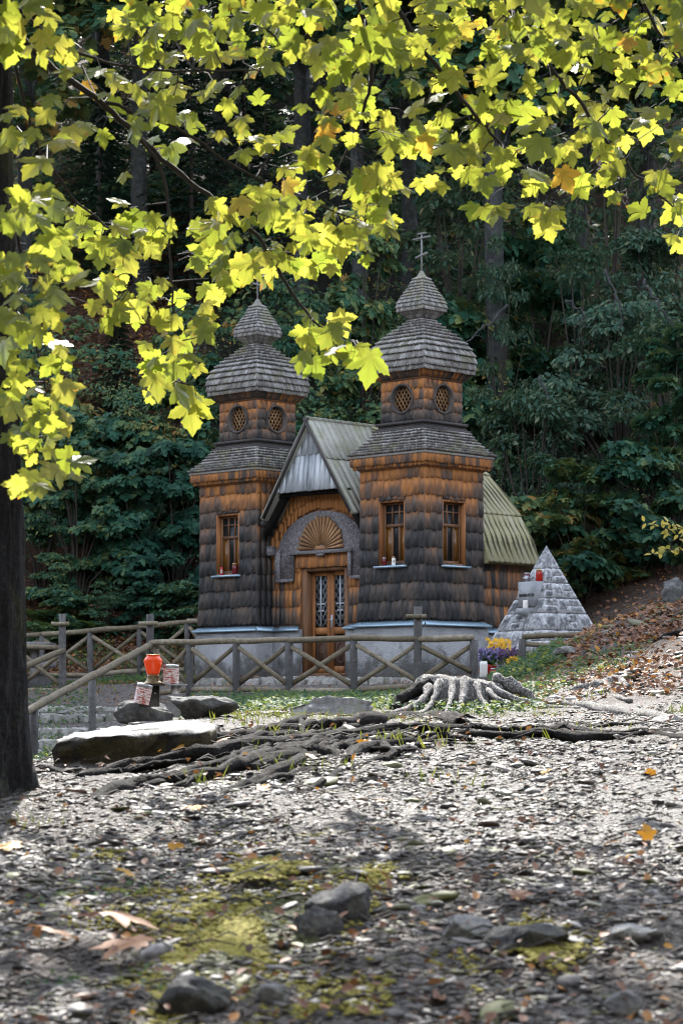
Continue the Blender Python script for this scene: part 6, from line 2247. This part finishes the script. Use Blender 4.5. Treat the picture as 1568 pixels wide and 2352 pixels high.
n = 130000
xa, ya, za = ground_xy(90000, 4.6, 36, dens=gdens, pw=.85)
xb, yb, zb_ = ground_xy(40000, 4.2, 36, -1100, 2700, dens=lambda x, d, X: gdens(x, d, X) * ((X < -150) | (X > 1720)), pw=.85)
x, y, z = np.concatenate([xa, xb]), np.concatenate([ya, yb]), np.concatenate([za, zb_])
mid_ = rng.random(n) < .20
s = np.exp(rng.normal(0, .42, n)) * np.where(mid_, .0125, .0065) * (1 + y / 55)
s = np.clip(s, .003, .045)
fine = np.clip((26 - y) / 10, 0, 1)
zz = z + fine * (.05 * fbm(x * 1.6, y * 1.0, 3, 31) + .028 * fbm(x * 7, y * 4.5, 3, 41) + .016 * np.abs(fbm(x * 24, y * 15, 2, 51)))
sc = np.stack([s * rng.uniform(.8, 1.7, n), s * rng.uniform(.6, 1.2, n), s * rng.uniform(.14, .48, n)], -1)
R_, G_, B_ = zones(x, y)
hue = np.clip(rng.beta(2.2, 1.9, n) * np.clip((y + 4) / 14, .75, 1), 0, 1)
cl = np.stack([hue, (rng.random(n) < .12 + .5 * G_) * rng.uniform(.3, 1, n), (rng.random(n) < .10) * rng.uniform(.3, 1, n)], -1)
o = merged('gravel', ICO1, np.stack([x, y, zz + sc[:, 2] * rng.uniform(-.5, .22, n)], -1), sc, np.stack([rng.uniform(0, 6.28, n), rng.normal(0, .19, n)], -1), cl, MT['pebble'], .30, 3, True)
tag(o, 'pale limestone gravel and chips covering the foreground slope', 'gravel', kind='stuff')

# individual larger stones in the gravel are part of the same spread, a little bigger
n = 330
x, y, z = ground_xy(n, 4.8, 22, dens=gdens, pw=.8)
s = np.exp(rng.normal(math.log(.024), .35, n)) * (1 + y / 40)
sc = np.stack([s * rng.uniform(.9, 1.6, n), s * rng.uniform(.7, 1.1, n), s * rng.uniform(.16, .4, n)], -1)
cl = np.stack([rng.beta(2.2, 1.9, n), (rng.random(n) < .25) * rng.uniform(.3, 1, n), np.zeros(n)], -1)
o = merged('rubble', ico(2), np.stack([x, y, z + .0 + sc[:, 2] * .2], -1), sc, np.stack([rng.uniform(0, 6.28, n), rng.normal(0, .2, n)], -1), cl, MT['pebble'], .13, 4)
tag(o, 'larger flat stones and shards bedded in the gravel', 'rubble', kind='stuff')

n = 420
X = rng.uniform(1150, 1720, n); y = rng.uniform(26, 35, n); x = (X - CX) * y / F
s = np.exp(rng.normal(math.log(.05), .45, n))
sc = np.stack([s * rng.uniform(.9, 1.7, n), s * rng.uniform(.7, 1.1, n), s * rng.uniform(.2, .5, n)], -1)
cl = np.stack([rng.beta(2.6, 1.6, n), (rng.random(n) < .3) * rng.uniform(.3, 1, n), np.zeros(n)], -1)
o = merged('stones', ico(2), np.stack([x, y, tz(x, y) + sc[:, 2] * .1], -1), sc, np.stack([rng.uniform(0, 6.28, n), rng.normal(0, .2, n)], -1), cl, MT['pebble'], .15, 14)
tag(o, 'pale stones scattered among the dead leaves on the right mound', 'stones', kind='stuff')

# thin sticks and needles lying about
m = MB()
for _ in range(900):
    X, d = random.uniform(-40, 1620), 1 / random.uniform(1 / 24, 1 / 5.2)
    x = (X - CX) * d / F
    L = random.uniform(.03, .12) * (1 + d / 30); a_ = random.gauss(.1, .7); z = float(_coef @ np.sqrt(((_warp(np.array([x]), np.array([d])) - _W) ** 2).sum(-1) + _c2))
    r = random.uniform(.0012, .003) * (1 + d / 20)
    c_, s_ = math.cos(a_) * L / 2, math.sin(a_) * L / 2
    m.tube([(x - c_, d - s_, z + .018), (x, d, z + .026 + random.uniform(0, .015)), (x + c_, d + s_, z + .018)], [r, r, r * .6], 4, caps=False)
tag(m.build('twigs', MT['twig']), 'thin dark twigs strewn over the gravel', 'twigs', kind='stuff')

# ------------------------------------------------------------------ fallen leaves


def litter(n, fn, size, name='leaf_litter'):
    x, y = fn(n)
    z = tz(x, y) + rng.uniform(.005, .05, len(x))
    p = np.stack([x, y, z], -1)
    nr = np.stack([rng.normal(0, .55, len(x)), rng.normal(-.25, .5, len(x)), np.ones(len(x))], -1)
    return p, frames(nr, rng.normal(size=(len(x), 3))), rng.uniform(size[0], size[1], len(x))


CUR = (np.array([(0, 0, .0), (.3, .3, .10), (.26, .62, .12), (0, 1, -.02), (-.26, .62, .10), (-.3, .3, .12), (0, .5, -.02)]), [(0, 1, 6), (1, 2, 6), (2, 3, 6), (3, 4, 6), (4, 5, 6), (5, 0, 6)])


def mound_xy(n):
    X = rng.uniform(1130, 1720, n * 3); d = rng.uniform(26, 34.5, n * 3)
    k = rng.random(n * 3) < np.clip((X - 1130) / 200, .1, 1) * np.clip((d - 25) / 5, .15, 1)
    X, d = X[k][:n], d[k][:n]
    return (X - CX) * d / F, d


def bank_xy(n):
    X = rng.uniform(-50, 520, n); d = rng.uniform(48.5, 53.5, n)
    return (X - CX) * d / F, d


def bare_xy(n):
    h = [];
    while len(h) < n:
        a = rng.uniform(60, 480); d = rng.uniform(58, 74)
        h.append(((a - CX) * d / F, d))
    h = np.array(h); return h[:, 0], h[:, 1]


def court_xy(n):
    X = rng.uniform(-50, 1300, n); d = rng.uniform(37.5, 46, n)
    return (X - CX) * d / F, d


def dark_xy(n):
    X = rng.uniform(1150, 1750, n); d = rng.uniform(36, 52, n)
    return (X - CX) * d / F, d


def fore_xy(n):
    x, y, z = ground_xy(n, 4.8, 30); return x, y


parts = [litter(4200, mound_xy, (.05, .11)), litter(6000, bank_xy, (.07, .14)), litter(7000, bare_xy, (.09, .17)), litter(1300, court_xy, (.04, .08)), litter(3000, dark_xy, (.06, .12)), litter(1500, fore_xy, (.015, .05))]
p = np.concatenate([q[0] for q in parts]); R = np.concatenate([q[1] for q in parts]); s = np.concatenate([q[2] for q in parts])
c = np.stack([np.clip(rng.beta(2, 2.2, len(p)), 0, .86), rng.random(len(p)), np.zeros(len(p))], -1)
hot = rng.random(len(p)) < .03; c[hot, 0] = .95
me = scatter_mesh('leaf_litter', *CUR, p, R, s, c)
me.materials.append(MT['litter'])
tag(link(bpy.data.objects.new('leaf_litter', me)), 'brown fallen leaves scattered on the banks, mound and gravel', 'leaf litter', kind='stuff')

# single large fallen leaves
me_leaf = []
for i in range(4):
    V_ = MV.copy(); V_[:, 2] = V_[:, 2] * 2.2 + .25 * V_[:, 0] ** 2 * rng.uniform(-.5, 1.2) + .3 * np.sin(V_[:, 1] * 3 + i) * .4
    c_ = np.stack([np.full(len(V_), (.96, .62, .75, .93)[i]), MBv * .2, MBv * 0], -1)
    lps = [q for f in MF for q in f]
    m_ = arrays_to_mesh('fallen_leaf', V_, lps, [len(f) for f in MF], c_, True); m_.materials.append(MT['litter']); me_leaf.append(m_)
for i, (X, Y, sz_, k, lab) in enumerate(((1487, 1945, .055, 0, 'amber yellow fallen leaf standing upright in the gravel at the right'), (1400, 1952, .05, 3, 'small orange fallen leaf left of the upright amber leaf'), (1500, 1795, .05, 0, 'bright orange fallen leaf by the mossy stone at the right edge'),
                                         (440, 1870, .075, 0, 'orange curled leaf on the gravel left of centre'), (400, 1735, .065, 3, 'ochre leaf leaning against the roots in front of the slab'), (500, 1855, .05, 3, 'orange leaf right of the curled orange one'),
                                         (300, 2030, .06, 0, 'rust orange leaf near the edge of the moss, left'), (250, 2145, .13, 2, 'large pale brown maple leaf flat on the ground, lower left'), (330, 2215, .14, 2, 'larger crumpled brown maple leaf below the pale one'), (130, 2190, .11, 2, 'brown maple leaf lying left of the crumpled one'),
                                         (600, 1830, .055, 3, 'yellow orange leaf on the bright gravel in the middle'), (830, 1720, .05, 0, 'small orange leaf behind the middle roots'), (520, 1712, .08, 2, 'grey folded leaf lying across the roots'), (1190, 2085, .06, 1, 'reddish brown leaf among the lower right stones'), (1250, 1790, .045, 0, 'small red orange leaf on the right gravel'), (30, 1965, .09, 0, 'orange brown leaf at the left edge'),
                                         (690, 1750, .04, 3, 'small yellow leaf between two roots'), (1130, 1910, .045, 1, 'dark red leaf in the gravel centre right'))):
    q = hit(X, Y)
    o = bpy.data.objects.new('fallen_leaf', me_leaf[k]); link(o)
    o.location = (q[0], q[1], q[2] + .03 + .02 * (sz_ > .09)); o.scale = (sz_, sz_, sz_)
    o.rotation_euler = (rad(75) if k in (0,) and i == 0 else random.uniform(-.1, .75), random.uniform(-.3, .3), random.uniform(0, 6.28) if i else .3)
    tag(o, lab, 'leaf', 'large fallen leaves in the foreground')

# ------------------------------------------------------------------ ground cover and grass


def cover(n, fn, size, up=.03):
    x, y = fn(n)
    z = tz(x, y) + rng.uniform(.01, up, len(x))
    nr = np.stack([rng.normal(0, .4, len(x)), rng.normal(-.35, .4, len(x)), np.ones(len(x))], -1)
    return np.stack([x, y, z], -1), frames(nr, rng.normal(size=(len(x), 3))), rng.uniform(*size, len(x))


def box_xy(X0, X1, d0, d1, patch=.0):
    def f(n):
        X = rng.uniform(X0, X1, n * 3); d = rng.uniform(d0, d1, n * 3)
        x = (X - CX) * d / F
        k = fbm(x * 1.4, d * .9, 3, 91) > patch
        return x[k][:n], d[k][:n]
    return f


parts = [cover(5200, box_xy(420, 985, 26, 37.6, -.15), (.05, .10), .09), cover(1300, box_xy(900, 1250, 25.2, 29, .0), (.05, .09), .10), cover(2600, box_xy(1130, 1290, 31, 36, -.3), (.06, .11), .14), cover(1200, box_xy(1180, 1568, 27, 33, .15), (.05, .09), .08),
         cover(1800, box_xy(-40, 460, 45.4, 48.3, -.1), (.05, .09), .07), cover(1500, box_xy(20, 480, 48.4, 52.5, .05), (.07, .12), .2), cover(700, box_xy(30, 220, 34, 42, .05), (.05, .09), .12), cover(500, box_xy(40, 130, 27, 33, -.2), (.05, .10), .15), cover(260, box_xy(60, 700, 6.2, 8.0, .1), (.02, .035), .02)]
p = np.concatenate([q[0] for q in parts]); R = np.concatenate([q[1] for q in parts]); s = np.concatenate([q[2] for q in parts])
me = scatter_mesh('ground_cover', *OVATE, p, R, s, col1(len(p), hot=.04))
me.materials.append(MT['ivy'])
tag(link(bpy.data.objects.new('ground_cover', me)), 'low leafy ground cover below the fence, round the stump and on the mound edge', 'ground cover', kind='stuff')

P_, T_ = [], []
tufts = [(X, Y) for X, Y in ((150, 1745), (95, 1885), (60, 1895), (450, 1700), (560, 1725), (620, 1690), (705, 1690), (880, 1700), (1010, 1690), (1020, 1712), (930, 1705), (700, 1760), (480, 1790), (1240, 1690), (1380, 1682), (560, 1660), (520, 1650), (600, 1655), (640, 1648), (760, 1648), (830, 1652), (960, 1648), (540, 1655),
                             (1330, 1520), (1290, 1545), (1250, 1560), (1200, 1580), (1410, 1540), (1550, 1640), (1360, 1605), (1180, 1622), (1250, 1610), (1080, 1640), (960, 1560), (1330, 1478), (1390, 1440), (1440, 1420), (1290, 1492), (1240, 1520), (230, 1590), (640, 1760), (770, 1770), (1100, 1800), (980, 1780))]
for X, Y in tufts:
    q = hit(X, Y)
    k = random.randint(10, 26)
    sc_ = .028 + .0034 * q[1]
    for _ in range(k):
        a = random.uniform(0, 6.28)
        P_.append((q[0] + random.gauss(0, .02 + .004 * q[1]), q[1] + random.gauss(0, .05 + .006 * q[1]), sc_ * random.uniform(.5, 1.2)))
        T_.append((math.cos(a) * .5, math.sin(a) * .5, 1.0))
# short turf along the bright edges
for (X0, X1, d0, d1, n_) in ((470, 1000, 14.8, 17.5, 900), (-40, 460, 45.6, 47.6, 1200), (560, 900, 22, 27, 500), (1100, 1300, 24, 30, 500)):
    n_ = n_ * 2; X = rng.uniform(X0, X1, n_); d = rng.uniform(d0, d1, n_); x = (X - CX) * d / F
    k = fbm(x * 2.2, d * 1.2, 3, 17) > -.05
    for xx, dd in zip(x[k], d[k]):
        a = random.uniform(0, 6.28)
        P_.append((xx, dd, random.uniform(.02, .055) * (.6 + dd / 40))); T_.append((math.cos(a) * .6, math.sin(a) * .6, 1.0))
P_ = np.array(P_); z = tz(P_[:, 0], P_[:, 1])
T_ = np.array(T_)
me = scatter_mesh('grass', np.array([(-.05, 0, 0), (.05, 0, 0), (.035, .6, .06), (0, 1, .22), (-.035, .6, .06)]), BLADE[1], np.stack([P_[:, 0], P_[:, 1], z - .005], -1), frames(np.stack([rng.normal(size=len(z)), rng.normal(size=len(z)) - .5, rng.normal(size=len(z)) * .1], -1), T_), P_[:, 2], col1(len(z), hot=.1))
me.materials.append(MT['grass'])
tag(link(bpy.data.objects.new('grass', me)), 'thin tufts of grass among the roots and along the fence', 'grass', kind='stuff')

# moss cushions in the near foreground
n = 26000
t_ = rng.uniform(0, 1, n)
Xm = 455 + 285 * t_ + rng.normal(0, 85, n); Ym = 2345 - 400 * t_ + rng.normal(0, 40, n)
Xm[:5000] = rng.uniform(150, 900, 5000); Ym[:5000] = rng.uniform(1960, 2340, 5000)
Xm[5000:8000] = rng.normal(1180, 70, 3000); Ym[5000:8000] = rng.normal(2190, 30, 3000)
d = np.interp(-Ym, [-2380, -2352, -2078, -1932, -1790], [5.9, 6, 7.5, 9, 11])
X = Xm
x = (X - CX) * d / F
k = fbm(x * 3.4, d * 1.6, 4, 33) + rng.normal(0, .10, n) > -.02
x, d = x[k], d[k]; n = len(x)
s = rng.uniform(.005, .013, n)
MT['moss'] = mk_stone('cushion_moss', (.05, .046, .008), (.21, .185, .03), (.44, .38, .09), 60, .8, None, 0, .01)
o = merged('moss', ICO1, np.stack([x, d, tz(x, d) + .006], -1), np.stack([s, s, s * .55], -1), np.stack([rng.uniform(0, 6, n), rng.normal(0, .1, n)], -1), np.stack([rng.random(n)] * 3, -1), MT['moss'], .25, 8)
tag(o, 'yellow green moss cushions in the near foreground', 'moss', kind='stuff')

# ------------------------------------------------------------------ roots
RT = [
    ('long dark root running left to the front of the bright slab', [(205, 1752), (270, 1732), (340, 1722), (420, 1712), (500, 1704), (560, 1690), (640, 1672), (700, 1655), (720, 1648)], (.012, .035)),
    ('thick dark root arching across the middle behind the others', [(640, 1682), (720, 1668), (800, 1665), (880, 1660), (950, 1645), (990, 1655), (1040, 1668), (1075, 1665)], (.02, .045)),
    ('short thick cut root ending right of the arching root', [(990, 1648), (1030, 1652), (1070, 1655)], (.04, .05)),
    ('pale root hump lying in the gravel in the middle', [(575, 1770), (640, 1745), (690, 1735), (740, 1738), (800, 1752)], (.014, .045)),
    ('root branching down from the thick arching one towards the gravel', [(820, 1668), (760, 1690), (700, 1712), (620, 1735), (540, 1752), (440, 1770), (330, 1800), (230, 1835)], (.010, .026)),
    ('dark humped root in front, left of centre', [(160, 1868), (230, 1840), (290, 1815), (350, 1800), (410, 1798)], (.012, .038)),
    ('dark arched root beside the pale hump', [(790, 1752), (830, 1728), (880, 1718), (915, 1735)], (.012, .045)),
    ('thin root winding from the maple trunk over the gravel', [(75, 1770), (150, 1782), (210, 1770), (270, 1778), (340, 1760), (430, 1750)], (.008, .014)),
    ('thin root along the right crest behind the gravel', [(1080, 1672), (1150, 1678), (1230, 1682), (1300, 1676), (1400, 1688), (1500, 1682), (1600, 1690)], (.010, .030)),
    ('second thin root on the right crest, running to the edge', [(1120, 1660), (1200, 1668), (1290, 1664), (1380, 1672), (1480, 1664), (1620, 1672)], (.008, .020)),
    ('pale root on the path right of the stump, forked at its end', [(1180, 1590), (1240, 1612), (1320, 1618), (1390, 1632), (1450, 1640), (1530, 1650), (1600, 1655)], (.02, .045)),
    ('curved pale root below the leafy mound', [(1250, 1612), (1300, 1595), (1360, 1585), (1400, 1570), (1425, 1562), (1440, 1580)], (.018, .06)),
    ('short pale root near the boulder on the mound', [(1330, 1605), (1390, 1600), (1450, 1612)], (.015, .035)),
    ('bare root at the right edge high on the mound', [(1500, 1478), (1545, 1462), (1600, 1450)], (.03, .06)),
    ('thin rootlet crossing under the slab end', [(500, 1692), (470, 1706), (430, 1716), (380, 1730), (330, 1748), (280, 1768)], (.006, .012)),
    ('small root descending vertically over the thick one, left', [(682, 1648), (690, 1665), (702, 1690)], (.012, .016)),
    ('root running low along the gravel from the thick one to the right', [(900, 1690), (960, 1696), (1020, 1694), (1080, 1702)], (.01, .022)),
]
RT += [('very long dark root sweeping from below the stump to the slab front', [(1090, 1672), (1000, 1680), (900, 1676), (800, 1692), (690, 1702), (580, 1722), (470, 1738), (360, 1756), (260, 1772), (180, 1790)], (.016, .042)),
       ('long dark root in front of the long sweeping one', [(960, 1702), (860, 1716), (760, 1722), (650, 1748), (540, 1768), (420, 1790), (320, 1812)], (.014, .036)),
       ('dark root along the right crest ending at the frame edge', [(1060, 1682), (1160, 1694), (1270, 1690), (1380, 1700), (1490, 1694), (1600, 1704)], (.014, .036))]
_st = random.getstate(); random.seed(5)
for i in range(24):
    X, Y = random.uniform(520, 1060), random.uniform(1662, 1700)
    pl_ = [(X, Y)]
    n = random.randint(4, 7); sl_ = random.uniform(.16, .42)
    for _ in range(n):
        st_ = random.uniform(45, 85); X -= st_; Y += st_ * sl_ * random.uniform(.3, 1.5)
        if X < 110 or (X < 500 and Y < 1765): break
        pl_.append((X, Y))
    if len(pl_) > 2:
        RT.append(('thin dark root of the tangle spreading left over the gravel', pl_, (.006, random.uniform(.012, .026))))
random.setstate(_st)
for lab, pl_, (ra, rb) in RT:
    q = np.array([hit(X, Y) for X, Y in pl_])
    t = np.linspace(0, len(q) - 1, (len(q) - 1) * 5 + 1)
    w_ = np.stack([np.interp(t, range(len(q)), q[:, k]) for k in range(3)], -1)
    for _ in range(4): w_[1:-1] = (w_[:-2] + 2 * w_[1:-1] + w_[2:]) / 4
    sfac = 1.0
    prof = np.sin(np.linspace(.15, pi - .25, len(w_)))
    r_ = (ra + (rb - ra) * prof) * (1 + .28 * np.convolve(rng.normal(size=len(w_) + 4), np.ones(5) / 5, 'valid'))
    w_[:, 0] += np.convolve(rng.normal(size=len(w_) + 4), np.ones(5) / 5, 'valid') * .02
    w_[:, 2] = np.maximum(tz(w_[:, 0], w_[:, 1]), w_[:, 2]) + r_ * .30 + rng.normal(size=len(w_)) * .006
    c = w_[len(w_) // 2].copy()
    m = MB(); m.tube(list(w_ - c), list(r_), 12, jit=.16)
    # side rootlets
    for _ in range(2):
        i = random.randint(2, len(w_) - 3)
        p0 = w_[i] - c; dv = np.array([random.uniform(-.3, .3), random.uniform(-.35, -.1), 0])
        p2 = p0 + dv; p2[2] = float(tz(p2[0] + c[0], p2[1] + c[1])[0]) - c[2] + .005
        p1 = (p0 + p2) / 2 + np.array([.03, 0, .02])
        m.tube([p0, p1, p2], [r_[i] * .4, r_[i] * .3, .003], 6, jit=.1)
    mat = 'stump' if 'pale' in lab and 'hump' not in lab else 'root'
    o = m.build('root', MT[mat], None, True); o.location = tuple(c)
    tag(o, lab, 'root', 'exposed tree roots')

# ------------------------------------------------------------------ stump with spreading roots
SD = 27.0
sp_ = P(1045, 1622, SD)
sp_[2] = float(tz(sp_[0], sp_[1])[0])
stump = empty('tree_stump', tuple(sp_), 0, 'bleached tree stump with spreading roots in front of the fence end', 'stump')
sx_ = SD / F


def SP(X, Y, dd=0.0): return P(X, Y, SD + dd) - sp_


m = MB()
prof = [(150, 0.0, .9), (128, .10, .95), (112, .18, 1), (104, .25, 1), (98, .295, 1), (82, .318, 1), (40, .322, 1)]
seg = 48; V = []; Fc = []
for i, (rw, z, _) in enumerate(prof):
    for k in range(seg):
        a = 2 * pi * k / seg
        lobes = 1 + .22 * math.sin(a * 7 + .8) * (1 - i / 7) ** .8 + .07 * math.sin(a * 3 + 1)
        r = rw * sx_ * .86 * lobes
        V.append((r * math.cos(a), r * math.sin(a) * .75, z + random.uniform(-.016, .016) + (.03 * math.cos(a) * -1 if i > 3 else 0)))
for i in range(len(prof) - 1):
    for k in range(seg):
        k2 = (k + 1) % seg
        Fc.append((i * seg + k, i * seg + k2, (i + 1) * seg + k2, (i + 1) * seg + k))
Fc.append(tuple((len(prof) - 1) * seg + k for k in range(seg)))
m.add(V, Fc)
m.build('stump_top', MT['stump'], stump, True)
for lab, pts, ra, rb in (('dark root', [(1000, 1565, -.1), (960, 1582, -.3), (930, 1600, -.5), (900, 1612, -.7)], .085, .05), ('', [(985, 1580, -.3), (970, 1612, -.7), (930, 1630, -.9), (885, 1648, -2.2)], .06, .018),
                     ('', [(1010, 1565, -.4), (1000, 1600, -.7), (985, 1625, -.9), (955, 1645, -2.0)], .05, .014), ('', [(1040, 1562, -.45), (1038, 1590, -.7), (1030, 1622, -1.2), (1018, 1640, -1.9)], .045, .014),
                     ('', [(1068, 1562, -.45), (1065, 1598, -.75), (1055, 1622, -1.0), (1042, 1648, -2.2)], .055, .014), ('', [(1095, 1570, -.4), (1100, 1600, -.7), (1118, 1628, -1.0), (1130, 1648, -2.2)], .04, .012),
                     ('', [(1125, 1575, -.2), (1150, 1592, -.4), (1200, 1612, -.6), (1260, 1622, -.8), (1330, 1640, -1.6)], .045, .016), ('', [(1130, 1560, .1), (1165, 1568, .1), (1200, 1590, .0), (1240, 1602, -.1)], .08, .04),
                     ('', [(1120, 1585, -.3), (1140, 1608, -.6), (1190, 1622, -.8), (1250, 1645, -2.0)], .035, .014)):
    q = np.array([SP(*p) for p in pts])
    t = np.linspace(0, len(q) - 1, (len(q) - 1) * 5 + 1)
    w_ = np.stack([np.interp(t, range(len(q)), q[:, k]) for k in range(3)], -1)
    for _ in range(3): w_[1:-1] = (w_[:-2] + 2 * w_[1:-1] + w_[2:]) / 4
    g_ = tz(w_[:, 0] + sp_[0], w_[:, 1] + sp_[1]) - sp_[2]
    w_[:, 2] = np.maximum(w_[:, 2], g_ + .01)
    w_[-3:, 2] = g_[-3:] + .005
    mm = MB(); mm.tube(list(w_), list(np.linspace(ra, rb, len(w_)) * (1 + .22 * rng.normal(size=len(w_)) * .6)), 12, jit=.16)
    mm.build('root', MT['root' if lab else 'stump'], stump, True)
# ------------------------------------------------------------------ sky, sun, camera
SUN_EL, SUN_AZ = rad(42), rad(-5)          # azimuth from straight ahead (+y), negative to the left
w = bpy.data.worlds.new('World'); scene.world = w
w.use_nodes = True
nt = w.node_tree
sky = nt.nodes.new('ShaderNodeTexSky')
sky.sky_type = 'NISHITA'; sky.sun_disc = False
sky.sun_elevation = SUN_EL; sky.sun_rotation = SUN_AZ
sky.altitude = 900; sky.air_density = 1.0; sky.dust_density = .6; sky.ozone_density = 1.5
bg = nt.nodes['Background']
hs = nt.nodes.new('ShaderNodeHueSaturation'); hs.inputs['Saturation'].default_value = .42
nt.links.new(sky.outputs[0], hs.inputs['Color']); nt.links.new(hs.outputs[0], bg.inputs[0])
bg.inputs[1].default_value = .15
sun = bpy.data.lights.new('sun', 'SUN'); sun.energy = 2.8; sun.angle = rad(.53); sun.color = (1.0, .955, .89)
so = bpy.data.objects.new('sun', sun); link(so)
sd_ = Vector((math.sin(SUN_AZ) * math.cos(SUN_EL), math.cos(SUN_AZ) * math.cos(SUN_EL), math.sin(SUN_EL)))
so.rotation_euler = sd_.to_track_quat('Z', 'Y').to_euler()
so.location = (0, 30, 60)

cam = bpy.data.cameras.new('camera')
co = bpy.data.objects.new('camera', cam); link(co)
co.location = (0, 0, 0); co.rotation_euler = (rad(90), 0, 0)
cam.sensor_fit = 'VERTICAL'; cam.sensor_height = 36; cam.sensor_width = 24
cam.lens = 85
cam.shift_y = (HY - 1176) / 2352
cam.clip_start = .1; cam.clip_end = 1000
cam.dof.use_dof = True; cam.dof.focus_distance = 21; cam.dof.aperture_fstop = 6.3
scene.camera = co
scene.view_settings.view_transform = 'Standard'; scene.view_settings.look = 'None'
scene.view_settings.exposure = 2.6; scene.view_settings.gamma = 1
scene.cycles.max_bounces = 6; scene.cycles.diffuse_bounces = 3; scene.cycles.glossy_bounces = 2; scene.cycles.transmission_bounces = 4
scene.cycles.use_denoising = True
scene.cycles.sample_clamp_indirect = 6
scene.cycles.pixel_filter_type = 'BLACKMAN_HARRIS'; scene.cycles.filter_width = 1.0
